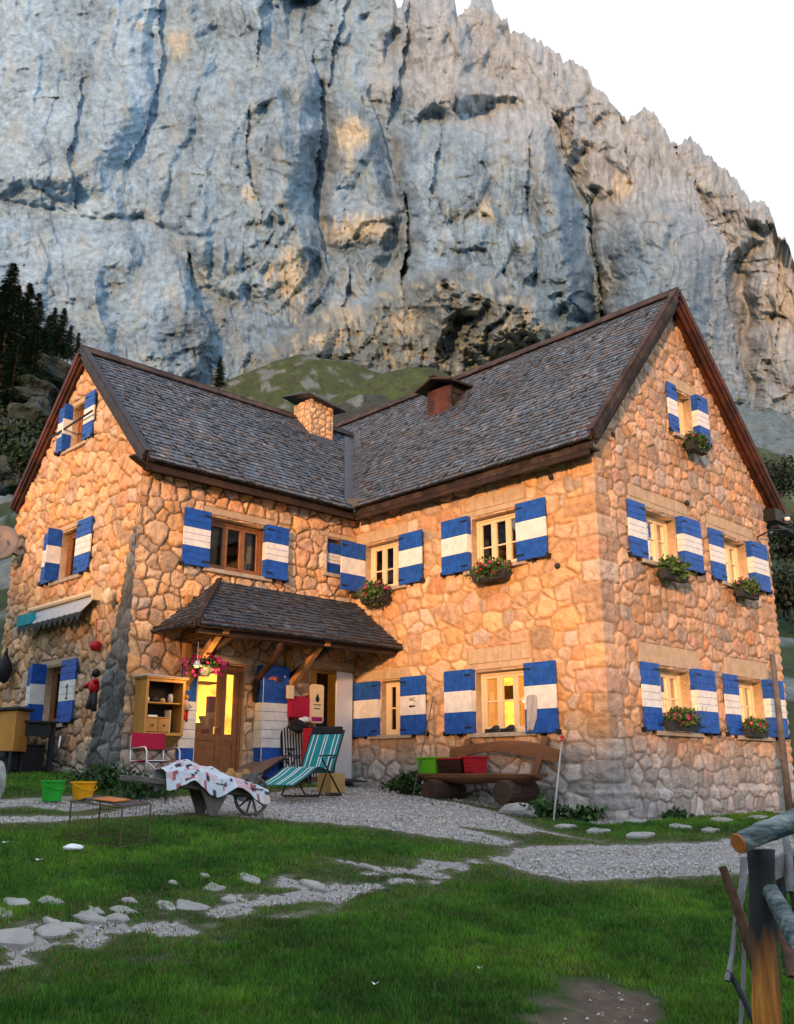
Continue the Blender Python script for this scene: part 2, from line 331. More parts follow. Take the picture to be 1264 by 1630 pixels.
# grass blades and pebbles
rng = np.random.default_rng(5)
def scatter(n, dlo, dhi, pw, marg=.5):
    d = dlo * (dhi / dlo) ** (rng.random(n) ** pw); l = (rng.random(n) * 2 - 1) * (d * .44 + marg)
    return HD[0] * d + RT[0] * l, HD[1] * d + RT[1] * l, d
def inhouse(x, y): return ((x > 12.7) & (y > 8.45)) | ((x > 7.65) & (y > 14.45))
def grass():
    x, y, d = scatter(840000, 4.6, 18.5, 1.0, 1.8)
    g, s = cover(x, y); r_ = rng.random(len(x))
    pat = fbm(x * .8, y * .8, 3, 90); dn = fbm(x * 3, y * 3, 3, 91)
    keep = (g < -.02 - .12 * r_) & (s < -.02 - .2 * r_) & ~inhouse(x, y) & (r_ < .95 + dn * .6)
    # thinner, worn turf along the stony track
    worn = sstep(g, -.9, -.05); keep &= rng.random(len(x)) > worn * .55
    keep |= (g > 0) & (g < .5) & (r_ < .02) & ~inhouse(x, y)
    x, y, d, pat, dn, worn = x[keep], y[keep], d[keep], pat[keep], dn[keep], worn[keep]; n = len(x)
    z = gz(x, y) - .012
    hgt = (.024 + .026 * rng.random(n)) * (1 + .5 * dn) * (1 - .45 * worn); wd = (.0035 + .003 * rng.random(n)) * (d / 6) ** .9
    a = rng.random(n) * 6.283; ln = rng.normal(0, .55, n) * hgt; b = rng.random(n) * 6.283
    hgt = hgt * (1 + .8 * np.clip(fbm(x * 6, y * 6, 3, 95), -.5, 1)); ca, sa = np.cos(a), np.sin(a)
    P0 = np.stack([x - ca * wd, y - sa * wd, z], -1); P1 = np.stack([x + ca * wd, y + sa * wd, z], -1)
    P2 = np.stack([x + np.cos(b) * ln, y + np.sin(b) * ln, z + hgt + .012], -1)
    V = np.stack([P0, P1, P2], 1).reshape(-1, 3); F = np.arange(3 * n).reshape(-1, 3)
    r2 = rng.random(n); br = .75 + .5 * r2 + .7 * pat
    cl = fbm(x * 6, y * 6, 3, 95); c = np.stack([.050 + .050 * pat + .024 * r2, .175 + .04 * pat, .008 + .008 * r2], -1) * (br * (1 + .55 * cl + .35 * fbm(x * 1.7, y * 1.7, 3, 96)))[:, None]
    dry = ((rng.random(n) < .06 + .42 * worn) | ((pat > .38) & (r2 < .25))); c[dry] = np.array([.16, .13, .05]) * (.7 + .6 * r2[dry, None])
    tag(bigmesh('grass', V, F, M['grass'], smooth=False, col=np.repeat(np.clip(c, .004, 1), 3, 0)), 'short green lawn grass around the stony track', 'grass', kind='stuff')
    # taller tufts at gravel edges and wall feet
grass()
def pebbles():
    x, y, d = scatter(180000, 5.5, 19, 1.0, 1.8); g, s = cover(x, y); r_ = rng.random(len(x))
    keep = ((g > -.06) | ((g > -.8) & (r_ < .05)) | ((s > 0) & (r_ < .05))) & ~inhouse(x, y)
    x, y, d = x[keep], y[keep], d[keep]; n = len(x)
    r0 = (.005 + .013 * rng.random(n) ** 4) * (d / 8) ** .6; z = gz(x, y) - .02
    T = np.array([[1, 0, 0], [0, 1, 0], [-1, 0, 0], [0, -1, 0], [0, 0, .9]], float)
    a = rng.random(n) * 6.28; ca, sa = np.cos(a), np.sin(a); sx = r0 * (.8 + .8 * rng.random(n)); sy = r0; sz = r0 * (.8 + rng.random(n) * .7)
    P = np.empty((n, 5, 3)); P[..., 0] = x[:, None] + (T[:, 0] * ca[:, None] * sx[:, None] - T[:, 1] * sa[:, None] * sy[:, None])
    P[..., 1] = y[:, None] + (T[:, 0] * sa[:, None] * sx[:, None] + T[:, 1] * ca[:, None] * sy[:, None]); P[..., 2] = z[:, None] + T[:, 2] * sz[:, None] + .004
    base = np.array([[0, 1, 4], [1, 2, 4], [2, 3, 4], [3, 0, 4]]); F = (np.arange(n)[:, None, None] * 5 + base[None]).reshape(-1, 3)
    c = (.22 + .30 * rng.random(n))[:, None] * np.array([1.0, .98, .97]) + rng.normal(0, .012, (n, 3))
    tag(bigmesh('pebbles', P.reshape(-1, 3), F, M['pebble'], smooth=False, col=np.repeat(np.clip(c, .05, 1), 5, 0)), 'loose pale pebbles covering the gravel path', 'gravel', kind='stuff')
pebbles()

# ------------------------------------------------------------------ hills behind and beside, bank out of view, added for shade
CREST = [(-500, 470), (-250, 500), (-40, 590), (30, 560), (62, 552), (100, 585), (135, 600), (200, 618), (300, 628), (365, 612), (420, 600), (480, 600), (560, 606), (640, 640), (760, 650), (1000, 650), (1150, 640), (1190, 650), (1264, 668), (1400, 700), (1800, 720)]
def hills():
    pxs = np.arange(-520, 1800, 4.0); dv = 25 * (235 / 25) ** np.linspace(0, 1, 190)
    PX, DV = np.meshgrid(pxs, dv, indexing='ij')
    cr = np.interp(PX, [c[0] for c in CREST], [c[1] for c in CREST])
    wgt = ((DV - 25) / 210) ** .42; PY = 1236 + (cr - 1236) * wgt
    v = HD[None, None] * (FPX * math.cos(PITCH) - (PCY - PY) * math.sin(PITCH))[..., None] + RT[None, None] * (PX - PCX)[..., None] + UP[None, None] * (FPX * math.sin(PITCH) + (PCY - PY) * math.cos(PITCH))[..., None]
    P = EYE + v * (DV / (v @ HD))[..., None]
    X, Y = P[..., 0], P[..., 1]
    amp = sstep(DV, 25, 45); P[:, 0, 2] -= 5
    nz = (2.2 * fbm(X / 14, Y / 14, 5, 12) + .8 * rdg(X / 5, Y / 5, 3, 15)) * amp * np.clip(DV / 80, .5, 1.5)
    P[..., 2] += nz
    c1 = fbm(X / 9, Y / 9, 4, 200); c2 = fbm(X / 2.5, Y / 2.5, 3, 201)
    gr = np.array([.014, .034, .010]); g2 = np.array([.028, .044, .013]); rk = np.array([.15, .17, .185]); dk = np.array([.006, .015, .008])
    t = sstep(c1, -.15, .25)[..., None]; col = gr * (1 - t) + g2 * t
    t = sstep(c2, .12, .4)[..., None]; col = col * (1 - t) + dk * t
    # stony where steep and towards the cliff foot in the middle and right
    mid = sstep(PX, 140, 300) * sstep(DV, 60, 170); rockn = sstep(fbm(X / 7, Y / 7, 4, 210) + mid * .55 + sstep(nz, .9, 2.5) * .3, .16, .34)[..., None]
    col = col * (1 - rockn) + (rk * .8 * (1 + .5 * c2[..., None])) * rockn
    n_, m_ = PX.shape; ii, jj = np.meshgrid(np.arange(n_ - 1), np.arange(m_ - 1), indexing='ij'); a = (ii * m_ + jj).ravel()
    F = np.stack([a, a + m_, a + m_ + 1, a + 1], -1)
    tag(bigmesh('hillside', P.reshape(-1, 3), F, M['hill'], col=np.clip(col * np.array([.75, 1, 1.05]), .005, 1).reshape(-1, 3)), kind='structure')
hills()
def knoll(name, crest, d0, d1, drop, seed, base=(.034, .055, .013), patch=(.022, .028, .011), rk=.28):
    """grassy mound: crest traced at distance d1, surface falling towards the viewer to d0"""
    pxs = np.arange(crest[0][0], crest[-1][0] + 1, 3.0); s = np.linspace(0, 1, 60)
    PX, S = np.meshgrid(pxs, s, indexing='ij'); cr = np.interp(PX, [c[0] for c in crest], [c[1] for c in crest])
    DV = d1 + (d0 - d1) * S; PY = cr + drop * S ** 1.15
    v = HD * (FPX * math.cos(PITCH) - (PCY - PY) * math.sin(PITCH))[..., None] + RT * (PX - PCX)[..., None] + UP * (FPX * math.sin(PITCH) + (PCY - PY) * math.cos(PITCH))[..., None]
    P = EYE + v * (DV / (v @ HD))[..., None]; X, Y = P[..., 0], P[..., 1]
    back = P[:, :1].copy() + HD * 25 + np.array([0, 0, -14.]); P = np.concatenate([back, P], 1); X, Y = P[..., 0], P[..., 1]
    P[..., 2] += .7 * fbm(X / 8, Y / 8, 4, seed); PX2 = np.concatenate([PX[:, :1], PX], 1)
    c1 = fbm(PX2 / 34, (P[..., 2]) / 5, 4, seed + 3); c2 = fbm(PX2 / 8, P[..., 2] / 1.2, 3, seed + 4)
    t = sstep(c2, .05, .4)[..., None]; col = np.array(base) * (1 + .6 * c1[..., None]) * (1 - t) + np.array(patch) * t
    t = sstep(c1, rk, rk + .15)[..., None]; col = col * (1 - t) + np.array([.10, .125, .13]) * (1 + .5 * c2[..., None]) * t
    n_, m_ = X.shape; ii, jj = np.meshgrid(np.arange(n_ - 1), np.arange(m_ - 1), indexing='ij'); a = (ii * m_ + jj).ravel()
    tag(bigmesh(name, P.reshape(-1, 3), np.stack([a, a + m_, a + m_ + 1, a + 1], -1), M['hill'], col=np.clip(col, .005, 1).reshape(-1, 3)), kind='structure')
knoll('hill_shoulder', [(300, 660), (365, 604), (400, 590), (440, 574), (480, 565), (520, 571), (560, 574), (590, 590), (640, 605), (720, 660)], 60, 205, 300, 31, rk=.12)
knoll('hill_slope', [(480, 690), (500, 650), (540, 628), (580, 604), (615, 590), (650, 584), (690, 588), (720, 600), (820, 690)], 50, 125, 300, 35, rk=.5)
knoll('hill_hollow', [(480, 720), (540, 640), (570, 630), (600, 628), (622, 640), (670, 710)], 45, 84, 300, 38, base=(.03, .04, .03), patch=(.012, .02, .015), rk=.05)
knoll('hill_spur', [(1080, 740), (1180, 700), (1215, 712), (1264, 730), (1500, 760)], 45, 140, 420, 41, base=(.035, .06, .02), patch=(.012, .025, .012), rk=.3)
def shade_bank():  # unseen earth ridge, added and shaped to shade lawn and low walls
    yy = np.linspace(-60, 60, 120); sx = np.linspace(-1, 1, 30); YY, SX = np.meshgrid(yy, sx, indexing='ij')
    H = np.interp(YY, [-60, -14, -9, -4, 1, 5, 9, 60], [9, 8.0, 7.8, 8.2, 8.5, 10.0, 10.9, 11]) + .5 * fbm(YY / 2.5, YY * 0, 4, 70)
    X = -17 + SX * 13 + .0 * YY; Z = -1.5 + (H + 1.5) * (1 - np.abs(SX)) ** .9 + .3 * fbm(X / 3, YY / 3, 3, 71) * (1 - np.abs(SX))
    P = np.stack([X, YY, Z], -1); n_, m_ = X.shape; ii, jj = np.meshgrid(np.arange(n_ - 1), np.arange(m_ - 1), indexing='ij'); a = (ii * m_ + jj).ravel()
    tag(bigmesh('unseen_shade_bank', P.reshape(-1, 3), np.stack([a, a + m_, a + m_ + 1, a + 1], -1), M['hill'], col=np.tile([.03, .06, .018], (n_ * m_, 1))), kind='structure')
shade_bank()

# ------------------------------------------------------------------ the mountain
SKY = [(-400, -420), (300, -330), (560, -120), (625, -40), (629, 2), (634, 12), (641, 10), (650, -14), (722, -14), (728, 24), (738, 22), (747, 8), (754, -8), (780, -6), (788, 16), (797, 29), (807, 30), (812, 50), (828, 52), (845, 60), (870, 72), (890, 85), (897, 100), (912, 95), (930, 110), (941, 121), (945, 138), (962, 147), (974, 166), (981, 172), (992, 188), (1002, 190), (1010, 181), (1025, 173), (1040, 177), (1055, 200), (1070, 228), (1079, 232), (1095, 218), (1110, 228), (1130, 250), (1160, 275), (1184, 300), (1193, 321), (1210, 318), (1224, 330), (1232, 350), (1238, 376), (1250, 380), (1262, 410), (1300, 470), (1400, 560), (1500, 620), (1800, 660)]
def mountain():
    pxs = np.concatenate([np.arange(-300, 0, 8.0), np.arange(0, 1266, 1.55), np.arange(1270, 1560, 8.0)])
    S = np.concatenate([np.linspace(-.22, 0, 8)[:-1], np.linspace(0, 1, 430)])
    PX, SS = np.meshgrid(pxs, S, indexing='ij')
    sky = np.interp(PX, [c[0] for c in SKY], [c[1] for c in SKY]) + 7 * perl(PX / 12, PX * 0, 5) + 5 * perl(PX / 5.3, PX * 0, 6) + 2.5 * perl(PX / 2.3, PX * 0, 7)
    sky = np.maximum(sky, -70 + 20 * perl(PX / 30, PX * 0, 8))
    SP = np.clip(SS, 0, 1) ** 1.0
    PY = sky + (690 - sky) * SP
    # domain warp
    WX = PX + 16 * fbm(PX / 120, PY / 120, 3, 300) + 4 * fbm(PX / 24, PY / 24, 3, 303); WY = PY + 16 * fbm(PX / 120, PY / 120, 3, 310) + 4 * fbm(PX / 24, PY / 24, 3, 313)
    base = 262 + (690 - PY) * .36
    rough = .55 + .45 * sstep(WX, 200, 420) + .35 * sstep(PY, 380, 520)
    rib = rdg(WX / 105, WY / 300, 3, 320); med = rdg(WX / 38, WY / 75, 4, 330); fin = rdg(WX / 13, WY / 17, 4, 340)
    blk = fbm(WX / 60, WY / 60, 5, 350)
    def planes(cx, cy, sh, sd, amp):
        a_, b_ = WX / cx + sh * WY / cy, WY / cy
        S_, e_ = voro(a_, b_, sd, .95, .2); i_, j_ = np.floor(S_[..., 0] * 97), np.floor(S_[..., 1] * 89)
        f = (hsh(i_, j_, 1) - .5) * 1.7 * (a_ - S_[..., 0]) + (hsh(i_, j_, 2) - .62) * 1.5 * (b_ - S_[..., 1]) + .25 * (hsh(i_, j_, 3) - .5)
        return amp * f * sstep(e_, -.02, .16), e_
    f1, e0 = planes(84, 120, .35, 361, 12 * (.55 + .45 * sstep(WX, 230, 460))); f2, e1 = planes(36, 44, -.3, 362, 4.4 * (.55 + .45 * sstep(WX, 230, 460))); f3, e2 = planes(13, 15, .3, 363, 1.4)
    crack = np.exp(-(e1 / .04) ** 2) * sstep(fbm(WX / 50, WY / 50, 3, 366), 0, .25)
    R_ = 3.2 * rib * rough + .8 * med * rough + 15 * fbm(PX / 230, PY / 230, 2, 351) + 3.0 * blk + (f1 + f2 + f3) * rough + .10 * fin * rough
    fa = fbm(WX / 6, WY / 5, 4, 355); R_ += .36 * fa * rough + .5 * rdg(WX / 9, WY / 22, 3, 357) * rough * sstep(fbm(WX / 70, WY / 70, 2, 358), -.1, .3)
    # horizontal bedding at the foot of the wall
    R_ += 1.0 * rdg(WX / 120, WY / 12, 3, 370) * sstep(PY, 430, 560)
    def massf(pts, near, soft, fade0=None, fade1=None):
        nonlocal R_
        sd = poly_sd(WX, WY, pts); k = sstep(sd, -3, soft * 1.25)
        if fade0 is not None: k = k * (1 - sstep(PY, fade0, fade1))
        R_ = R_ + 1.9 * near * k; return k
    massf([(318, 195), (345, 138), (400, 105), (455, 90), (500, 104), (516, 130), (514, 190), (503, 300), (515, 400), (470, 480), (400, 540), (320, 500), (286, 400), (262, 352), (280, 260)], 17, 34, 330, 520)
    massf([(520, 150), (560, 145), (592, 180), (612, 240), (640, 340), (620, 430), (560, 440), (520, 380), (505, 270)], 10, 20, 330, 450)
    massf([(628, 215), (640, 200), (700, 192), (762, 184), (860, 180), (882, 204), (908, 250), (936, 320), (946, 420), (962, 510), (900, 600), (700, 600), (650, 450), (622, 300)], 22, 40, 420, 640)
    massf([(953, 520), (946, 390), (962, 318), (1000, 292), (1060, 282), (1108, 310), (1148, 390), (1165, 520), (1190, 700), (960, 700)], 24, 60)
    massf([(350, 640), (420, 545), (500, 492), (640, 442), (720, 408), (800, 446), (862, 470), (905, 520), (935, 600), (950, 760), (340, 760)], 20, 26)
    massf([(0, 340), (110, 350), (250, 358), (300, 400), (330, 480), (360, 560), (300, 640), (-400, 700), (-400, 330)], 8, 30)
    massf([(-400, -200), (180, -60), (235, 10), (262, 100), (232, 190), (170, 320), (0, 325), (-400, 300)], 8, 40)
    massf([(405, 60), (420, -10), (520, -20), (500, 80), (450, 88), (415, 100)], -9, 20)
    massf([(640, 60), (648, -40), (725, -40), (760, 110), (860, 172), (700, 188), (650, 200)], 9, 30)
    massf([(1150, 440), (1185, 340), (1232, 352), (1300, 420), (1300, 700), (1190, 700)], -6, 20)
    def gul(pts, wd, dp):
        nonlocal R_
        R_ = R_ - .6 * dp * np.exp(-(seg_d(WX, WY, pts) / (wd * 1.25)) ** 2)
    gul([(408, -10), (402, 55), (398, 92)], 6, 9); gul([(345, 112), (318, 150), (310, 200), (290, 250), (277, 300), (262, 360)], 8, 10)
    gul([(517, 130), (507, 180), (502, 260), (506, 340)], 5, 8); gul([(-60, 315), (80, 335), (150, 345), (240, 352), (290, 372), (350, 372)], 4, 5)
    gul([(944, 300), (945, 420), (957, 505)], 7, 16); gul([(530, 40), (526, 100), (545, 150)], 5, 6); gul([(397, 180), (394, 250)], 4, 5)
    gul([(868, 270), (858, 380), (850, 470)], 5, 5); gul([(250, 60), (248, 150), (218, 215), (240, 180)], 5, 6); gul([(735, -10), (731, 30)], 5, 8)
    gul([(790, 150), (812, 60)], 6, 6); gul([(860, 180), (880, 90)], 5, 5); gul([(975, 290), (940, 150)], 6, 7); gul([(1085, 290), (1072, 232)], 6, 8); gul([(1150, 380), (1190, 470), (1200, 640)], 8, 6)
    gul([(620, 60), (640, 200)], 6, 7); gul([(120, 330), (60, 300), (30, 260)], 4, 4); gul([(300, 420), (305, 480), (320, 500)], 4, 5); gul([(640, 470), (700, 440)], 5, 5)
    gul([(770, 260), (790, 340), (830, 420)], 5, 4); gul([(985, 560), (1050, 600), (1080, 660)], 5, 5); gul([(590, 0), (578, 120)], 6, 6)
    # steep right hand edges: each pillar swells slowly from the left and breaks off on its right side
    def edge(pts, drop, L, rec=70):
        nonlocal R_
        ys_ = [p[1] for p in pts]; ye = WY + 10 * fbm(WX / 30, WY / 30, 3, 391); s_ = WX - np.interp(ye, ys_, [p[0] for p in pts]) + 5 * fbm(WX / 14, WY / 18, 3, 392)
        f = sstep(WY, ys_[0] - 25, ys_[0] + 15) * (1 - sstep(WY, ys_[-1] - 40, ys_[-1] + 30))
        R_ = R_ + f * drop * np.where(s_ < 0, .62 * np.clip(1 + s_ / L, 0, 1) ** 1.5, -.38 * np.clip(1 - s_ / rec, 0, 1) ** 1.3)
    for e_ in [([(500, 100), (516, 140), (512, 190), (503, 260), (505, 340), (520, 400)], 13, 150), ([(592, 150), (612, 230), (640, 300), (650, 400), (640, 470)], 13, 80), ([(880, 190), (905, 240), (935, 310), (945, 400), (958, 505)], 24, 110, 50),
               ([(1110, 295), (1150, 380), (1165, 470), (1192, 650)], 18, 130, 60), ([(722, -20), (740, 60), (800, 125)], 11, 70), ([(868, 72), (900, 150), (925, 225)], 9, 60), ([(975, 165), (985, 230), (1000, 285)], 9, 50), ([(1075, 230), (1100, 290), (1140, 350)], 9, 50),
               ([(256, -20), (263, 90), (228, 200), (196, 270)], 9, 140), ([(702, 210), (690, 300), (722, 380), (782, 425)], 9, 60), ([(652, -20), (632, 110), (618, 195)], 9, 80), ([(130, 130), (108, 250), (122, 325)], 6, 90), ([(800, 430), (870, 485), (905, 545), (932, 630)], 12, 90), ([(400, 180), (395, 270), (410, 350)], 6, 70), ([(300, 400), (305, 480), (340, 560)], 8, 120), ([(560, 430), (540, 500), (560, 580)], 7, 60), ([(845, 200), (838, 300), (852, 420)], 7, 70), ([(430, -20), (408, 60), (402, 95)], 9, 60), ([(560, -20), (535, 60), (528, 140)], 8, 50), ([(1010, 560), (1050, 610), (1070, 680)], 7, 60), ([(1225, 350), (1240, 440), (1235, 560)], 7, 50)]: edge(*e_)
    def saw(sc, amp, sy, sd, tilt=0):
        ph = (WX + tilt * WY) / sc + 1.1 * fbm(PX / (sc * 2.2), PY / (sc * sy), 3, sd); fr_ = ph - np.floor(ph); mk = sstep(fbm(PX / (sc * 1.6), PY / (sc * 2.4), 2, sd + 3) + .25 * (hsh(np.floor(ph), np.floor(ph) * 0, sd) - .5), -.12, .22)
        return amp * mk * (np.where(fr_ < .80, (fr_ / .80) ** 1.3, (1 - fr_) / .20) - .5)
    R_ += (saw(120, 9.5, 3.0, 501, .12) + saw(38, 2.4, 3.2, 511, -.15) + saw(15, .7, 2.2, 521, .1)) * (.6 + .4 * rough)
    calm = .35 + .65 * sstep(WX, 230, 460); R_ += (saw(74, 3.4, 1.6, 531, .75) + saw(26, .9, 1.4, 541, -.8)) * rough * calm
    ph = WY / 62 + .35 * WX / 300 + 1.3 * fbm(PX / 150, PY / 60, 3, 551); R_ += 1.7 * (np.where(ph - np.floor(ph) < .85, (ph - np.floor(ph)) / .85, (1 - ph + np.floor(ph)) / .15) - .5) * sstep(fbm(PX / 70, PY / 40, 2, 553), -.05, .25)
    ph = WY / 21 - .2 * WX / 60 + 1.2 * fbm(PX / 50, PY / 24, 3, 561); R_ += .6 * calm * (np.where(ph - np.floor(ph) < .8, (ph - np.floor(ph)) / .8, (1 - ph + np.floor(ph)) / .2) - .5) * sstep(fbm(PX / 40, PY / 20, 2, 563), -.02, .25)
    # right hand flanks of the two big buttresses turn away from the light
    R_ -= 15 * sstep(WX, 858, 950) * sstep(poly_sd(WX, WY, [(858, 184), (884, 204), (910, 250), (938, 320), (950, 420), (964, 520), (840, 520), (858, 380)]), -4, 10)
    R_ -= 12 * sstep(WX, 1090, 1180) * sstep(PY, 300, 380) * (1 - sstep(WX, 1180, 1215)); R_ -= 9 * sstep(WX, 500, 520) * (1 - sstep(WX, 520, 545)) * (1 - sstep(PY, 300, 420)) * sstep(PY, 100, 150)
    R_ -= 8 * sstep(WX, 590, 625) * (1 - sstep(WX, 625, 665)) * sstep(PY, 170, 260) * (1 - sstep(PY, 420, 520))
    FOOT = [(330, 640), (400, 570), (440, 530), (500, 500), (570, 478), (640, 450), (700, 425), (740, 420), (800, 446), (862, 470), (905, 520), (935, 600), (950, 760), (330, 760)]
    fk = sstep(poly_sd(WX, WY, FOOT), -6, 14)
    R_ += fk * (1.7 * rdg(WX / 60 + WY / 90, WY / 38, 3, 381) + 1.6 * rdg(WX / 22 - WY / 50, WY / 14, 4, 382) + .5 * fbm(WX / 7, WY / 6, 3, 383))
    # pillars and notches of the summit ridge
    rdge = np.exp(-((PY - sky) / 95) ** 2) * sstep(PX, 560, 650); R_ += rdge * (2.2 * rdg(WX / 46 + WY / 400, WY / 420, 2, 385) + .9 * rdg(WX / 17, WY / 60, 3, 386))
    # slanting ledges in the left face
    lf = (1 - sstep(PX, 260, 420)); R_ += lf * (1.6 * rdg((WX * .3 + WY) / 34, (WX - WY * .3) / 160, 3, 388) + .5 * rdg((WX * .5 + WY) / 13, (WX - WY * .5) / 50, 3, 389))
    fadeT = sstep(SP, 0, .04); R_ = R_ * (.35 + .65 * fadeT)
    DV = base - R_ * 1.35
    v = HD * (FPX * math.cos(PITCH) - (PCY - PY) * math.sin(PITCH))[..., None] + RT * (PX - PCX)[..., None] + UP * (FPX * math.sin(PITCH) + (PCY - PY) * math.cos(PITCH))[..., None]
    P = EYE + v * (DV / (v @ HD))[..., None]
    bk = np.clip(-SS, 0, 1)[..., None]; P = P + bk * (HD * 260 + np.array([0, 0, -330.]))          # the far side of the ridge
    # rock colour
    c = np.ones(PX.shape + (3,)) * np.array([.285, .315, .345])
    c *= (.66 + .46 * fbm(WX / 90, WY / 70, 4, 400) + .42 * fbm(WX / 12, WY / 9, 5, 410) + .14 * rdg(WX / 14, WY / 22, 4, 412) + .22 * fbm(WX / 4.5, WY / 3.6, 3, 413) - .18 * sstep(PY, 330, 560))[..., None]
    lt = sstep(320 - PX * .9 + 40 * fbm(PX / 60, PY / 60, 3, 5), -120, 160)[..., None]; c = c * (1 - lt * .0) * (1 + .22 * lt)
    def tint(k, t): 
        nonlocal c
        k = k[..., None]; c = c * (1 - k) + np.array(t) * (1 + .5 * fbm(WX / 9, WY / 14, 3, 420))[..., None] * k
    wn = sstep(fbm(WX / 26, WY / 60, 4, 430), .02, .4); tint(wn * .35, (.36, .29, .21))
    up = sstep(PX - 560, 0, 160) * (1 - sstep(seg_d(PX, PY, [(660, 60), (860, 150), (1000, 260), (1130, 330), (1250, 560)]), 60, 130)); tint(up * .62, (.40, .335, .30)); tint(up * sstep(fbm(WX / 10, WY / 40, 4, 433), .0, .35) * .6, (.20, .185, .185))
    foot = fk
    tint(foot * .75, (.150, .142, .122)); tint(foot * sstep(fbm(WX / 14, WY / 22, 4, 440), .04, .3) * .75, (.36, .27, .165)); tint(foot * sstep(fbm(WX / 9, WY / 9, 4, 441), .1, .4) * .4, (.07, .07, .065))
    for (cx, cy, rx, ry, s) in [(466, 442, 24, 56, 1), (560, 212, 34, 26, 1), (575, 362, 60, 26, .9), (548, 236, 14, 40, .7), (770, 332, 13, 28, .9), (392, 312, 14, 14, .7), (986, 302, 22, 24, .9), (232, 40, 20, 9, .8), (284, 68, 16, 30, .7), (1050, 350, 20, 8, .5), (432, 440, 8, 24, .7), (282, 432, 8, 8, .6), (850, 510, 30, 40, .5), (1130, 590, 36, 60, .75), (1246, 470, 30, 90, .55), (640, 520, 26, 20, .6), (545, 500, 30, 26, .5), (520, 540, 30, 22, .5), (600, 130, 18, 60, .3), (880, 330, 10, 70, .5)]:
        q = np.sqrt(((WX - cx) / rx) ** 2 + ((WY - cy) / ry) ** 2) + .9 * fbm(PX / 6, PY / 26, 4, 450); tint((1 - sstep(q, .35, 1.25)) * s * .72, (.60, .40, .235))
    # vertical water streaks below ledges
    st = fbm(WX / 6, WY / 48, 4, 460) + .3 * fbm(WX / 22, WY / 110, 3, 461); reg = sstep(PX, 640, 760) * sstep(PY, 200, 300) * .9 + .25
    c *= (1 - .38 * sstep(st, .02, .5) * reg)[..., None]; tint(sstep(-st, .16, .4) * reg * .28, (.42, .40, .36))
    c *= (1 - .35 * crack * rough)[..., None]
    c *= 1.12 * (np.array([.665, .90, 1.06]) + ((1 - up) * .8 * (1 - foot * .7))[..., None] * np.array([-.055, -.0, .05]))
    flank_shade = sstep(poly_sd(WX, WY, [(858, 184), (884, 204), (910, 250), (938, 320), (950, 420), (964, 520), (840, 520), (850, 380), (880, 290)]), -6, 16); tint(flank_shade * .55, (.085, .165, .235))  # bluish shade of the right flank painted into the rock colour
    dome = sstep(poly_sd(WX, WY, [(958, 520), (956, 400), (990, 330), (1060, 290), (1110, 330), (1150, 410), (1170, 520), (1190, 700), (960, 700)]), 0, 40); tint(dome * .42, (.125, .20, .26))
    gg = sstep(PY, 560, 640) * sstep(fbm(WX / 18, WY / 8, 4, 470), .1, .3); tint(gg * .5, (.10, .12, .05))
    n_, m_ = PX.shape; ii, jj = np.meshgrid(np.arange(n_ - 1), np.arange(m_ - 1), indexing='ij'); a = (ii * m_ + jj).ravel()
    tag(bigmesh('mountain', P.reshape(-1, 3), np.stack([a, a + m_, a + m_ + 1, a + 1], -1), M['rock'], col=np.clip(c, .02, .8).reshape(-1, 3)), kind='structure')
mountain()
# ------------------------------------------------------------------ the stone house
XA, YG, YB, XB, XE, YN = 12.78, 8.52, 14.52, 7.73, 19.05, 19.85
FA = lambda u, z, o=0.0: (XA - o, u, z)          # wing side facing the yard
FG = lambda u, z, o=0.0: (u, YG - o, z)          # tall gable on the right
FB = lambda u, z, o=0.0: (u, YB - o, z)          # entrance front
FL = lambda u, z, o=0.0: (XB - o, u, z)          # left gable
EX_A, EZ_A, RX, RZ_A, RY0 = 12.42, 7.03, 15.68, 10.84, 8.27
SA = (RZ_A - EZ_A) / (RX - EX_A)
EY_B, EZ_B, RY_B, RZ_B, RX0 = 14.18, 6.98, 17.18, 9.98, 7.60
SB = (RZ_B - EZ_B) / (RY_B - EY_B)
SA2 = (RZ_A - 7.02) / (19.5 - RX)
zA = lambda x: EZ_A + (x - EX_A) * SA if x < RX else RZ_A - (x - RX) * SA2
zB = lambda y: EZ_B + (y - EY_B) * SB if y < RY_B else RZ_B - (y - RY_B) * SB
house = thing('stone_house', 'large rubble stone mountain house with blue and white shutters and steep shingled roofs', 'house', (XA, YB, 1.4))
PAL = np.array([1.0, .975, 1.10]) * np.array([[.62, .39, .185], [.54, .37, .205], [.66, .43, .215], [.48, .335, .19], [.60, .35, .15], [.62, .44, .25]])
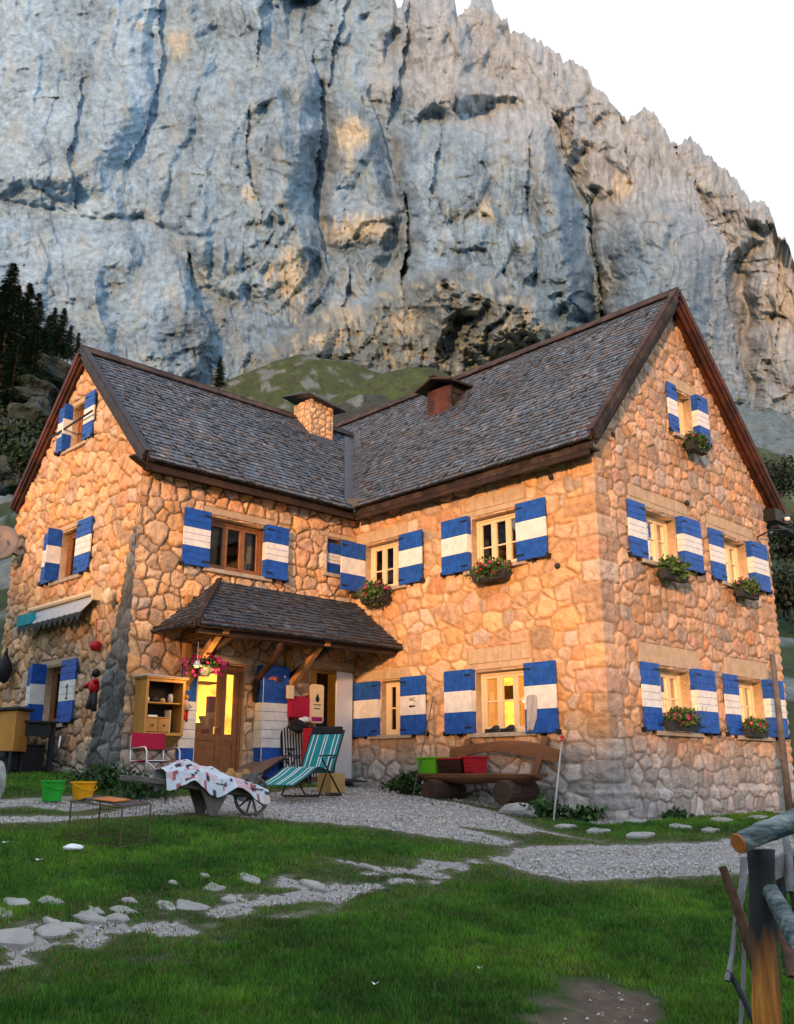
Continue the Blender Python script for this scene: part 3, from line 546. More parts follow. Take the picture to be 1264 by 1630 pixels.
def wall_face(F, u0, u1, zb, top, opens, st, seed, quoin=None, lint=()):
    h_ = .021
    def lines(lo, hi, ed):
        a = list(np.arange(lo, hi, h_)) + [hi]
        a = [q for q in a if all(abs(q - e) > .012 for e in ed)] + [e for e in ed if lo <= e <= hi]; return np.array(sorted(set(a)))
    us = lines(u0, u1, [e for o in opens for e in o[:2]] + [u0, u1])
    zmax = max(top(q) for q in np.linspace(u0, u1, 60)); zs = lines(zb, zmax, [e for o in opens for e in o[2:4]])
    U, Z = np.meshgrid(us, zs, indexing='ij'); TP = np.vectorize(top)(us)[:, None] + 0 * Z
    wu = U + .055 * fbm(U * 3.2, Z * 3.2, 3, seed) ; wz = Z + .05 * fbm(U * 3.2, Z * 3.2, 3, seed + 1) + .03 * fbm(U * .8, Z * 9, 2, seed + 2)
    cu, cv = st['cell']; row = np.floor(wz / cv)
    S1, e = voro(wu / cu + (row % 2) * .0, wz / cv, seed, st.get('jit', .85), st.get('wt', .25), st.get('jy')); e = e * min(cu, cv)
    hx, hy = np.floor(S1[..., 0] * 97).astype(np.int64), np.floor(S1[..., 1] * 89).astype(np.int64)
    if quoin:
        for uc, sg in quoin:
            rh = .36; rr = np.floor((Z + .04 * np.sin(Z * 3)) / rh); L = .34 + .30 * hsh(rr, rr * 0 + 3, 77) ; L = np.where((rr % 2 == 0) ^ (st.get('qf', 0) == 1), L, L * .62)
            q = np.abs(U - uc) + .02 * fbm(U * 8, Z * 8, 2, 4); inq = q < L
            fz = (Z + .04 * np.sin(Z * 3)) / rh - rr
            eq = np.minimum(np.minimum(fz, 1 - fz) * rh, np.abs(L - q)) + .012 * fbm(U * 12, Z * 12, 2, 8)
            e = np.where(inq, np.maximum(eq, 0), np.minimum(e, np.abs(q - L) + .0)); hx = np.where(inq, 500 + rr.astype(np.int64), hx); hy = np.where(inq, int(sg * 3) + 7, hy)
    r1, r2, r3 = hsh(hx, hy, 1), hsh(hx, hy, 2), hsh(hx, hy, 3)
    mw = st['mort'] * (1 + .5 * fbm(U * 2, Z * 2, 2, seed + 5)); k = sstep(e, mw * .35, mw * 1.25)
    dome = 1 - np.exp(-np.maximum(e - mw * .3, 0) / st.get('rd', .022))
    tilt = (r2 - .5) * (wu * 97 % 1 * 0 + 1)
    disp = st['amp'] * (dome * (.45 + .75 * r1)) + .030 * fbm(U * 6, Z * 6, 4, seed + 6) * k + .013 * rdg(U * 11, Z * 11, 3, seed + 7) * k
    disp += .012 * tilt * np.sin(wu * 9 + r3 * 6) * k
    for (a, b, c, d) in lint: # smooth band above an opening: no rubble there
        m = sstep(np.minimum(np.minimum(U - a, b - U), np.minimum(Z - c, d - Z)), -.03, .02); disp *= 1 - m; k = k * (1 - m)
    pt_ = np.array(st.get('tint', (1, 1, 1)))
    pi = (hsh(hx, hy, 4) * len(PAL)).astype(int) % len(PAL)
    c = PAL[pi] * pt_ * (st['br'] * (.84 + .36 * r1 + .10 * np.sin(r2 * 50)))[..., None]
    gry = (r3 > .80)[..., None]; c = np.where(gry, c * .55 + .45 * c.mean(-1, keepdims=True) * np.array([1.0, .98, .95]), c)
    pk = (r2 > .85)[..., None]; c = np.where(pk, c * np.array([1.06, .9, .85]), c)
    c *= (1 + .34 * fbm(U * 5, Z * 5, 5, seed + 8))[..., None]
    # shade on the lowest courses put into the colour: greyed towards the foot
    ft = sstep(2.1 + .5 * fbm(U * .6, Z * .6, 3, seed + 9) - Z, -.35, .55)[..., None] * st.get('foot', .75)
    gcol = c.mean(-1, keepdims=True) * np.array([.98, 1.02, 1.04]); c = c * (1 - ft) + gcol * 1.05 * ft
    mc = np.array(st['mcol']); mc = mc[None, None] * (1 + .3 * fbm(U * 6, Z * 6, 3, seed + 11))[..., None]; mc = mc * (1 - ft) + mc.mean(-1, keepdims=True) * .9 * ft
    c = c * k[..., None] + mc * (1 - k[..., None])
    hc = .028 + .022 * np.sin(Z * 17.4) ** 2 + .014 * perl(Z * 5, Z * 0, 3)
    Uo = U.copy()
    disp = disp + (.05 * (1 - sstep(Z, 1.34, 1.365)) * (1 if st['plinth'] == 1 else 1 - sstep(U, 9.5, 9.7)) if st.get('plinth') else 0)
    if st.get('plinth'): hc = hc + .046 * (1 - sstep(Z, 1.34, 1.365))
    for uc, sg in (st.get('corn') or []):
        w_ = 1 - sstep(np.abs(U - uc), 0, .12); disp = disp * (1 - w_) + hc * w_; Uo = Uo + sg * (hc + .007) * (1 - sstep(np.abs(U - uc), 0, .07))
    for o in opens:
        dd = np.maximum(np.maximum(o[0] - U, U - o[1]), np.maximum(o[2] - Z, Z - o[3])); disp = disp * sstep(dd, -.001, .05)
    Zc = np.minimum(Z, TP)
    disp = disp + .004
    V = np.stack([np.asarray(q) * np.ones(U.shape) for q in F(Uo, Zc, disp)], -1).reshape(-1, 3)
    n_, m_ = U.shape; ii, jj = np.meshgrid(np.arange(n_ - 1), np.arange(m_ - 1), indexing='ij'); a = (ii * m_ + jj).ravel()
    uc_ = (us[:-1] + us[1:])[:, None] / 2 + 0 * Z[:-1, :-1]; zc_ = (zs[:-1] + zs[1:])[None] / 2 + 0 * U[:-1, :-1]
    ok = (np.minimum(Z[:-1, :-1], Z[1:, :-1]) < np.maximum(TP[:-1, :-1], TP[1:, :-1]))
    for o in opens: ok &= ~((uc_ > o[0]) & (uc_ < o[1]) & (zc_ > o[2]) & (zc_ < o[3]))
    Fq = np.stack([a, a + m_, a + m_ + 1, a + 1], -1)[ok.ravel()]
    V = list(V); C_ = list(c.reshape(-1, 3)); Fq = list(map(tuple, Fq))
    # reveals
    for o in opens:
        D_ = o[4] if len(o) > 4 else .24; rc = np.array([.50, .38, .25])
        q = [F(o[0], o[2], .004), F(o[1], o[2], .004), F(o[1], o[3], .004), F(o[0], o[3], .004), F(o[0], o[2], -D_), F(o[1], o[2], -D_), F(o[1], o[3], -D_), F(o[0], o[3], -D_)]
        b = len(V); V += [np.array(p) for p in q]; C_ += [rc] * 8
        Fq += [(b, b + 1, b + 5, b + 4), (b + 1, b + 2, b + 6, b + 5), (b + 2, b + 3, b + 7, b + 6), (b + 3, b, b + 4, b + 7)]
    loc = np.array(house.location)
    o_ = bigmesh('wall', np.array(V) - loc, np.array(Fq), M['stone'], house, True, np.clip(np.array(C_), .02, .9)); return o_
BLU, WHT = 0, 1
def shutter(par, F, ua, ub, z0, z1, o=.10, side=0, so_=.03, planks=3, latch=True, strip=True, letter=None):
    """folded shutter: striped leaf standing a little off the wall, with its narrow return leaf at the window side"""
    mb = MB(); t = .034; H = z1 - z0; bands = [(0, .335, BLU), (.335, .665, WHT), (.665, 1, BLU)]
    for a, b, m in bands:
        for i in range(planks):
            za = z0 + H * (a + (b - a) * i / planks); zb_ = z0 + H * (a + (b - a) * (i + 1) / planks)
            mb.fbox(F, ua, ub, za + (.003 if planks > 1 else 0), zb_ - (.003 if planks > 1 else 0), o, o + t, m)
            if strip:
                us = (ub - .03, ub) if side > 0 else (ua, ua + .03)
                if o > .05: mb.fbox(F, us[0], us[1], za + .002, zb_ - .002, .012, o - .002, m)
    mb.fbox(F, ua + .01, ub - .01, z0 + .01, z1 - .01, o + .004, o + t - .006, BLU)
    eu = ub if side > 0 else ua; sg = -1 if side > 0 else 1
    out = ua if side > 0 else ub
    for z_ in (z0 + H * .09, z1 - H * .09):
        mb.fbox(F, min(eu, eu + sg * .16), max(eu, eu + sg * .16), z_ - .016, z_ + .016, o + t + .001, o + t + .008, 2)
    if latch: mb.fbox(F, out + (-.0 if side < 0 else 0) - .01, out + .015, z0 - .03, z0 + .05, .0, o + t + .02, 2); mb.fbox(F, (ua + ub) / 2 - .012, (ua + ub) / 2 + .012, z0 - .045, z0 + .012, .0, o + t + .02, 2)
    return mb.obj('shutter', [M['blue'], M['white'], M['iron']], par, bevel=.003)
def fr(mb, F, a, b, c, d, w_, o0, o1, mi=0):
    mb.fbox(F, a, a + w_, c, d, o0, o1, mi); mb.fbox(F, b - w_, b, c, d, o0, o1, mi)
    mb.fbox(F, a + w_, b - w_, c, c + w_, o0, o1, mi); mb.fbox(F, a + w_, b - w_, d - w_, d, o0, o1, mi)
def window(F, u0, u1, z0, z1, cols, wood='cream', lit=0, bar=.5, sill=.16, rec=.16, curt='curtain', cw=.5, fw=.055, sz=.075):
    G_ = .5 if z0 < 7 else .06; GT_ = .4 if z0 < 7 else .05
    ww = MB(); fr(ww, F, u0 + .001, u1 - .001, z0 + .001, z1 - .001, fw, -rec - .06, -rec + .03)
    W = (u1 - u0 - 2 * fw) / cols; sw = min(.055, W * .2)
    for i in range(cols):
        a = u0 + fw + i * W; b = a + W
        fr(ww, F, a + .002, b - .002, z0 + fw + .002, z1 - fw - .002, sw, -rec - .045, -rec + .012)
        if bar: zz = z0 + (z1 - z0) * bar; ww.fbox(F, a + sw, b - sw, zz - .014, zz + .014, -rec - .04, -rec + .002)
    wo = ww.obj('window', M[wood], house, bevel=.003)
    p = MB()
    p.fbox(F, u0 + fw, u1 - fw, z0 + fw, z1 - fw, -rec - .024, -rec - .020); p.obj('pane', M['glass'], wo)
    g = MB(); D_ = .9 if z0 < 7 else .3
    g.fbox(F, u0 - G_, u1 + G_, z0 - G_, z1 + GT_, -rec - D_ - .05, -rec - D_, 0)
    g.fbox(F, u0 - G_, u0 - G_ + .05, z0 - G_, z1 + GT_, -rec - D_, -.25, 0); g.fbox(F, u1 + G_ - .05, u1 + G_, z0 - G_, z1 + GT_, -rec - D_, -.25, 0)
    g.fbox(F, u0 - G_, u1 + G_, z1 + GT_, z1 + GT_ + .05, -rec - D_, -.25, 0); g.fbox(F, u0 - G_, u1 + G_, z0 - G_ - .05, z0 - G_, -rec - D_, -.25, 0)
    if lit: g.fbox(F, u0 + .1, u0 + .1 + (u1 - u0) * .3, z0 + .0, z0 + .40, -rec - D_ + .06, -rec - D_ + .30, 1)
    if lit: g.fbox(F, (u0 + u1) / 2 - .02, (u0 + u1) / 2 + .22, z0 + .1, z0 + .55, -rec - D_ + .3, -rec - D_ + .4, 1); g.fbox(F, u1 - .1, u1 + .2, z0 + .62, z0 + .9, -rec - D_ + .01, -rec - D_ + .05, 1)
    g.obj('room', [M[{0: 'room', 1: 'lampglow', 2: 'lampglow2'}[lit]], M['darkwood']], wo)
    if cw > 0:
        for k_, (a, b) in enumerate(((u0 + fw, u0 + fw + (u1 - u0) * cw * .5), (u1 - fw - (u1 - u0) * cw * .5, u1 - fw))):
            cu_ = MB(); n = 14; vs_ = []
            for i in range(n + 1):
                u = a + (b - a) * i / n; o = -rec - .10 + .018 * math.sin(i * 1.9)
                vs_ += [F(u, z0 + fw, o), F(u, z1 - fw, o)]
            cu_.add(vs_, [(2 * i, 2 * i + 2, 2 * i + 3, 2 * i + 1) for i in range(n)]); cu_.obj('curtain', M[curt], wo, smooth=True)
    if sill:
        s_ = MB(); s_.fbox(F, u0 - sill, u1 + sill, z0 - sz, z0 - .002, -rec + .03, .10); s_.obj('sill', M['sillstone'], wo, bevel=.008)
    return wo
def lintel(F, a, b, z0, z1, n=1, o=.022, seed=0):
    rnd = random.Random(seed); mb = MB(); x = a; W = (b - a) / n
    for i in range(n):
        w_ = W; mb.fbox(F, a + i * W + .004, a + (i + 1) * W - .004, z0, z1 + rnd.uniform(-.01, .01) * (n > 1), -.02, o + rnd.uniform(0, .008))
    return mb.obj('lintel', M['dressed'], house, bevel=.008)

# openings: u0,u1,z0,z1
U1 = (13.10, 14.20, 5.22, 6.20); U2 = (10.12, 11.26, 5.22, 6.20); D2 = (10.05, 11.24, 2.30, 3.36); D1 = (13.10, 13.72, 2.34, 3.37)
opA = [U1, U2, D2, D1]
UG1 = (14.20, 15.32, 5.20, 6.14); UG2 = (17.02, 18.06, 5.20, 6.14); LG1 = (14.27, 15.36, 2.30, 3.35); LG2 = (17.06, 18.14, 2.30, 3.35); TG = (15.66, 16.32, 7.90, 8.84)
opG = [UG1, UG2, LG1, LG2, TG]
W1 = (9.14, 10.46, 5.24, 6.23); W2 = (11.98, 12.56, 5.56, 6.30); DR = (9.02, 10.10, 1.46, 3.52, .2); DW = (11.62, 12.66, 1.55, 3.60, .3)
opB = [W1, W2, DR, DW]
LU = (16.74, 17.56, 5.23, 6.20); LL = (16.84, 17.66, 2.50, 3.56); LT = (16.92, 17.62, 7.95, 8.86)
opL = [LU, LL, LT]
lA = [(9.95, 11.45, 3.40, 3.78), (9.95, 11.45, 6.24, 6.62), (12.95, 14.50, 6.24, 6.48), (12.9, 14.4, 3.40, 3.60)]
lG = [(13.75, 15.75, 3.40, 3.74), (16.7, 18.5, 3.40, 3.74), (13.75, 15.85, 6.19, 6.52), (16.5, 18.5, 6.19, 6.52), (15.45, 16.55, 8.88, 9.12)]
lB = [(9.0, 10.6, 6.27, 6.40), (11.75, 12.75, 6.33, 6.42), (11.45, 12.76, 3.63, 3.78), (8.95, 10.25, 3.55, 3.68)]
lL = [(16.6, 17.75, 6.24, 6.34), (16.4, 17.9, 3.59, 3.70), (16.8, 17.75, 8.88, 8.98)]
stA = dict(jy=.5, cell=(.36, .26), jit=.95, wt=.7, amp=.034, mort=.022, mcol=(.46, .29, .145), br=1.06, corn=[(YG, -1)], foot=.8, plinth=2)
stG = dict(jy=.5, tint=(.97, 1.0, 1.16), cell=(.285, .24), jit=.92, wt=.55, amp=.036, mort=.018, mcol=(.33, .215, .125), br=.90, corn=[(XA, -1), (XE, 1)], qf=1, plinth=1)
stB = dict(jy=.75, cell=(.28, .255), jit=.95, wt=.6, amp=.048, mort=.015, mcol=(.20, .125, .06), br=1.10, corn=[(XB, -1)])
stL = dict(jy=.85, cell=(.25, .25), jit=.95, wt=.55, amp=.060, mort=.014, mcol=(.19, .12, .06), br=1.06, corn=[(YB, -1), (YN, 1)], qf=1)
wall_face(FA, YG, YB, .55, lambda u: zA(XA) - .10, opA, stA, 1001, [(YG, 1)], lA)
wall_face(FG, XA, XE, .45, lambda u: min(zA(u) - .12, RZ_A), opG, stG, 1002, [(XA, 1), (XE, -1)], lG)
wall_face(FB, XB, XA, 1.0, lambda u: zB(YB) - .10, opB, stB, 1003, None, lB)
wall_face(FL, YB, YN, 1.0, lambda u: zB(u) - .12, opL, stL, 1004, None, lL)
mb = MB(); mb.box(XA + .05, XE - .3, YN - .3, YN, 7.0, 7.001) if False else None; mb.box(XE - .3, XE - .005, YG + .3, YN, .4, 7.1); mb.box(XB + .3, XE - .3, YN - .3, YN, .4, 7.0); mb.obj('back_wall', M['dressed'], house)
for F, Ls, ns in ((FA, lA, (7, 6, 1, 1)), (FG, lG, (1, 1, 5, 5, 1)), (FB, lB, (1, 1, 1, 1)), (FL, lL, (1, 1, 1))):
    for i, ((a, b, c, d), n) in enumerate(zip(Ls, ns)):
        if n > 1: lintel(F, a + .05, b - .05, c + .115, d, n, .014, i); lintel(F, a, b, c, c + .105, 1, .02)
        else: lintel(F, a, b, c, d, 1, .022)
# windows and shutters
o_ = window(FA, *U2, 3, bar=.44, cw=0); shutter(o_, FA, 9.46, 10.12, 5.20, 6.24, .10, 1, planks=1); shutter(o_, FA, 11.27, 11.93, 5.22, 6.26, .10, -1, planks=1)
o_ = window(FA, *U1, 3, bar=.44, cw=.5); shutter(o_, FA, 12.46, 13.10, 5.20, 6.22, .10, 1, planks=1)
FP = lambda u, z, o=0.0: (XA - u, 14.32 - o, z)   # shutter standing square to the wall in the corner
shutter(o_, FP, .03, .69, 5.20, 6.22, .10, 1, planks=1, strip=False)
o_ = window(FA, *D2, 3, lit=1, bar=.52, cw=.62); shutter(o_, FA, 9.40, 10.06, 2.26, 3.42, .10, 1, planks=1); shutter(o_, FA, 11.25, 11.91, 2.30, 3.42, .10, -1, planks=1)
o_ = window(FA, *D1, 2, lit=2, bar=.5, cw=0, sill=.3); shutter(o_, FA, 12.42, 13.08, 2.32, 3.40, .08, 1, planks=1); shutter(o_, FA, 13.73, 14.42, 2.32, 3.38, .08, -1, planks=1)
for (a, b, c, d), lt in ((UG1, 0), (UG2, 0), (LG1, 1), (LG2, 1)):
    o_ = window(FG, a, b, c, d, 3, lit=lt, bar=.55, cw=.4 if not lt else .45, sill=.2, rec=.19); shutter(o_, FG, a - .56, a - .01, c, d + .06, .05, 1); shutter(o_, FG, b + .01, b + .68, c, d + .06, .12, -1)
o_ = window(FG, *TG, 2, bar=.55, cw=.3, sill=.2, rec=.19); shutter(o_, FG, 15.32, 15.66, 7.9, 8.90, .05, 1); shutter(o_, FG, 16.32, 16.74, 7.9, 8.90, .12, -1)
o_ = window(FB, *W1, 3, wood='winwood', bar=0, cw=.45, fw=.07, sill=.1); shutter(o_, FB, 8.56, 9.12, 5.22, 6.27, .08, 1); shutter(o_, FB, 10.36, 10.88, 5.22, 6.27, .12, -1)
o_ = window(FB, *W2, 1, wood='sillstone', bar=0, cw=0, rec=.2); shutter(o_, FB, 12.02, 12.5, 5.58, 6.22, -.06, 1, strip=False, latch=False)
mb = MB(); mb.fbox(FB, 11.82, 11.97, 5.50, 6.30, -.01, .03); mb.obj('jamb', M['dressed'], house, bevel=.006)
for (a, b, c, d), wd in ((LU, 'winwood'), (LL, 'winwood'), (LT, 'winwood')):
    o_ = window(FL, a, b, c, d, 2, wood=wd, bar=0, cw=.4, sill=.25, rec=.14)
    k = .42 if c > 7 else .60
    shutter(o_, FL, a - k - .01, a - .01, c, d + .07, .08, 1); shutter(o_, FL, b + .04, b + .04 + k * .9, c, d + .07, .10, -1)
    s2 = MB()
    for q, (e0, e1, m) in enumerate(((0, .335, 0), (.335, .665, 1), (.665, 1, 0))): s2.fbox(FL, b + .0, b + .034, c + (d + .07 - c) * e0, c + (d + .07 - c) * e1, .012, .30 if c < 7 else .2, m)
    s2.obj('shutter', [M['blue'], M['white']], o_)
# numerals on the lower left shutters
mb = MB()
for (y_, z_) in ((16.50, 3.06),):
    mb.fbox(FL, y_ - .02, y_ + .015, z_ - .13, z_ + .12, .116, .119); mb.fbox(FL, y_ + .015, y_ + .05, z_ + .05, z_ + .10, .116, .119); mb.fbox(FL, y_ - .05, y_ + .05, z_ - .15, z_ - .125, .116, .119)
mb.fbox(FL, 18.0, 18.03, 2.93, 3.12, .136, .139); mb.fbox(FL, 17.92, 18.1, 2.90, 2.93, .136, .139)
mb.obj('numeral', M['iron'], house)
# WC and arrow on the small window's shutter
def text(par, name, s, size, loc, rot, m, ext=.002):
    cu = bpy.data.curves.new(name, 'FONT'); cu.body = s; cu.size = size; cu.extrude = ext; cu.align_x = 'CENTER'
    to = bpy.data.objects.new(name, cu); C.objects.link(to); dg = bpy.context.evaluated_depsgraph_get(); me = bpy.data.meshes.new_from_object(to.evaluated_get(dg)); bpy.data.objects.remove(to)
    me.materials.clear(); me.materials.append(m); o = bpy.data.objects.new(name, me); C.objects.link(o); o.rotation_euler = rot
    off = Vector((0, 0, 0)); q = par
    while q is not None: off += q.location; q = q.parent
    o.location = Vector(loc) - off; o.parent = par; return o
text(house, 'lettering', 'WC', .10, (XA - .117, 12.74, 2.93), (R(90), 0, R(-90)), M['iron'])
mb = MB(); X_ = XA - .118
mb.add([(X_, 12.84, 2.84), (X_, 12.77, 2.875), (X_, 12.77, 2.805)], [(0, 1, 2)]); mb.box(X_ - .001, X_ + .001, 12.67, 12.77, 2.826, 2.854); mb.obj('arrow', M['iron'], house)

# ------------------------------------------------------------------ roofs
def shingles(name, P, N, ulo, uhi, smax, par, expo=.15, wmin=.07, wmax=.15, seed=0, tone=1.0):
    rnd = np.random.default_rng(seed); V = []; F = []; C_ = []; nrow = int(smax / expo); loc = np.array(par.location); N = np.array(N, float)
    for i in range(-1, nrow):
        s0 = i * expo; s1 = s0 + expo * 1.55
        lo, hi = ulo(max(s0, 0)), uhi(max(s0, 0)); lo2, hi2 = ulo(s1), uhi(s1); u = lo - rnd.uniform(0, .1)
        while u < hi:
            w_ = rnd.uniform(wmin, wmax); a = max(u + .004, lo); b = min(u + w_, hi); u += w_
            if b - a < .012: continue
            t = .028 + .016 * rnd.random() + (.014 if rnd.random() < .12 else 0); j = rnd.normal(0, .006); g = rnd.normal(0, .004)
            a2 = min(max(a, lo2), hi2); b2 = min(max(b, lo2), hi2)
            if b2 - a2 < .004: a2, b2 = (a, b) if False else (min(max(a, lo2), hi2), min(max(a, lo2), hi2) + .004)
            k = len(V); f = -.004
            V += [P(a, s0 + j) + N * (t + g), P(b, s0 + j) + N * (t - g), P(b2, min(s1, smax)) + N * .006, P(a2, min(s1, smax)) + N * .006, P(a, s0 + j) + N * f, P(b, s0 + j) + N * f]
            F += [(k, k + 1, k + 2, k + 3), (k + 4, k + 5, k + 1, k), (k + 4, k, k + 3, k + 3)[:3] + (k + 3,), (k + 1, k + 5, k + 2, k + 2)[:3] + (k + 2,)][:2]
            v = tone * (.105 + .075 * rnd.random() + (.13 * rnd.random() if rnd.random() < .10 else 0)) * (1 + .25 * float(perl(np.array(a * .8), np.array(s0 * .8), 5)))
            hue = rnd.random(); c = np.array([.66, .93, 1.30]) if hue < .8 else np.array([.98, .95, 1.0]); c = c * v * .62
            C_ += [c * 1.2] * 4 + [c * .25] * 2  # row shadows put into the colour: butts darkened, tops lightened
    V = np.array(V) - loc
    return bigmesh(name, V, np.array(F), M['shingle'], par, False, np.array(C_))
def slab(pts, N, t, m, name, par=None):
    mb = MB(); N = Vector(N).normalized(); a = [Vector(p) for p in pts]; b = [p - N * t for p in a]; n = len(a)
    mb.add(a + b, [tuple(range(n)), tuple(range(n, 2 * n))[::-1]] + [(i, n + i, n + (i + 1) % n, (i + 1) % n) for i in range(n)]); return mb.obj(name, m, par or house)
LA = math.hypot(RX - EX_A, RZ_A - EZ_A); cA, sA_ = (RX - EX_A) / LA, (RZ_A - EZ_A) / LA
LB = math.hypot(RY_B - EY_B, RZ_B - EZ_B); cB, sB_ = (RY_B - EY_B) / LB, (RZ_B - EZ_B) / LB
PA = lambda u, s: np.array([EX_A + s * cA, u, EZ_A + s * sA_]); NA = (-sA_, 0, cA)
PB = lambda u, s: np.array([u, EY_B + s * cB, EZ_B + s * sB_]); NB = (0, -sB_, cB)
XV = EX_A + (RZ_B - EZ_A) / SA
def uhiA(s):
    z = EZ_A + s * sA_
    return EY_B + (z - EZ_B) / SB + .02 if z < RZ_B else YN + .2
def uhiB(s): return EX_A + (EZ_B + s * sB_ - EZ_A) / SA - .02
roofA = slab([(EX_A, RY0, EZ_A), (EX_A, EY_B + .05, EZ_A), (XV, RY_B, RZ_B), (XV, YN + .25, RZ_B), (RX, YN + .25, RZ_A), (RX, RY0, RZ_A)], NA, .10, M['darkwood'], 'roof')
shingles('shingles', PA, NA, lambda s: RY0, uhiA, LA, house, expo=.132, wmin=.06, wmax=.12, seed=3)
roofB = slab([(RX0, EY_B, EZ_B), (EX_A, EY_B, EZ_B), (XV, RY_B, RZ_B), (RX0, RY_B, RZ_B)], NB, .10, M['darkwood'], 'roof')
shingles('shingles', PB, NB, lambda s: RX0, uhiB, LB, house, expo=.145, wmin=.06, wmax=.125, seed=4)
slab([(RX, RY0, RZ_A), (RX, YN + .25, RZ_A), (19.5, YN + .25, 7.02), (19.5, RY0, 7.02)], (SA2, 0, 1), .12, M['darkwood'], 'roof')
slab([(RX0, RY_B, RZ_B), (XV + .6, RY_B, RZ_B), (XV + .6, 19.95, RZ_B - 2.80), (RX0, 19.95, RZ_B - 2.80)], (0, SB, 1), .12, M['darkwood'], 'roof')
V3 = lambda *a: Vector(a)
mb = MB()   # ridge boards, valley flashing
mb.beam((RX - .10, RY0 - .04, RZ_A - .0), (RX - .10, YN, RZ_A - .0), .24, .03, up=NA); mb.beam((RX + .06, RY0 - .04, RZ_A + .04), (RX + .06, YN, RZ_A + .04), .22, .03, up=(SA2, 0, 1))
mb.beam((RX0 - .04, RY_B - .10, RZ_B - .0), (XV, RY_B - .10, RZ_B - .0), .24, .03, up=NB); mb.beam((RX0 - .04, RY_B + .06, RZ_B + .035), (XV, RY_B + .06, RZ_B + .035), .22, .03, up=(0, SB, 1))
mb.obj('ridge_board', M['fascia'], house, bevel=.005)
mb = MB(); a = V3(EX_A - .03, EY_B - .03, EZ_B + .05); b = V3(XV, RY_B, RZ_B + .05)
dv = (b - a).normalized(); na = V3(*NA); nb = V3(*NB)
e1 = dv.cross(na).normalized() * .24; e2 = dv.cross(nb).normalized() * .24
if e1.y > 0: e1 = -e1
if e2.x > 0: e2 = -e2
mb.add([a, b, b + e1, a + e1, b + e2, a + e2, a + V3(-.02, -.02, -.2)], [(0, 1, 2, 3), (0, 5, 4, 1), (3, 6, 5), (0, 3, 5)]); mb.obj('valley_flashing', M['flash'], house, solid=.012)
# eaves: board, gutter plank, soffit
mb = MB()
mb.box(EX_A - .035, EX_A + .0, RY0, EY_B - .0, EZ_A - .11, EZ_A + .02, 0); mb.box(EX_A + .012, EX_A + .05, RY0 + .02, EY_B + .02, EZ_A - .24, EZ_A - .112, 1); mb.box(EX_A + .05, XA + .0, RY0 + .1, EY_B + .3, EZ_A - .20, EZ_A - .16, 0)
mb.box(EX_A + .02, EX_A + .06, RY0 + .1, EY_B, EZ_A - .33, EZ_A - .242, 0)
mb.obj('eaves_board', [M['darkwood'], M['fascia']], house, bevel=.004)
mb = MB()
mb.box(RX0, EX_A - .04, EY_B - .035, EY_B, EZ_B - .12, EZ_B + .02, 0); mb.box(RX0 + .02, EX_A, EY_B + .012, EY_B + .05, EZ_B - .26, EZ_B - .122, 0); mb.box(RX0 + .1, EX_A + .3, EY_B + .05, YB, EZ_B - .20, EZ_B - .16, 0)
mb.beam((RX0 + .1, EY_B + .08, EZ_B - .23), (RX0 - .28, EY_B + .02, EZ_B - .08), .16, .035)
mb.obj('eaves_board', [M['darkwood'], M['fascia']], house, bevel=.004)
def barge(p0, p1, n, mats, name='barge_board', dn=.22):
    mb = MB(); p0 = V3(*p0); p1 = V3(*p1); n = V3(*n).normalized(); out = p0 * 0
    mb.beam(p0 - n * (dn / 2 - .05), p1 - n * (dn / 2 - .05), .045, dn, 0, up=n); return mb, p0, p1, n
for p0, p1, n, o1, m, sgn in (((EX_A, RY0, EZ_A), (RX, RY0, RZ_A), NA, (0, -1, 0), 'fascia', 1), ((19.5, RY0, 7.02), (RX, RY0, RZ_A), (SA2, 0, 1), (0, -1, 0), 'redwood', 1),
                              ((RX0, EY_B, EZ_B), (RX0, RY_B, RZ_B), NB, (-1, 0, 0), 'greywood', 1), ((RX0, 19.95, RZ_B - 2.80), (RX0, RY_B, RZ_B), (0, SB, 1), (-1, 0, 0), 'redwood', 1)):
    n = V3(*n).normalized(); p0 = V3(*p0); p1 = V3(*p1); o = V3(*o1); mb = MB()
    mb.beam(p0 - n * .05 + o * .025, p1 - n * .05 + o * .025, .045, .15, 0, up=n); mb.beam(p0 - n * .0 + o * .06, p1 - n * .0 + o * .06, .03, .10, 0, up=n)
    mb.beam(p0 + n * .075 + o * .0, p1 + n * .075 + o * .0, .13, .03, 0, up=n)
    mb.beam(p0 - n * .13 - o * .12, p1 - n * .13 - o * .12, .22, .03, 0, up=n)
    mb.beam(p0 - n * .18 - o * .03, p1 - n * .18 - o * .03, .05, .07, 0, up=n)
    mb.obj('barge_board', M[m], house, bevel=.004)
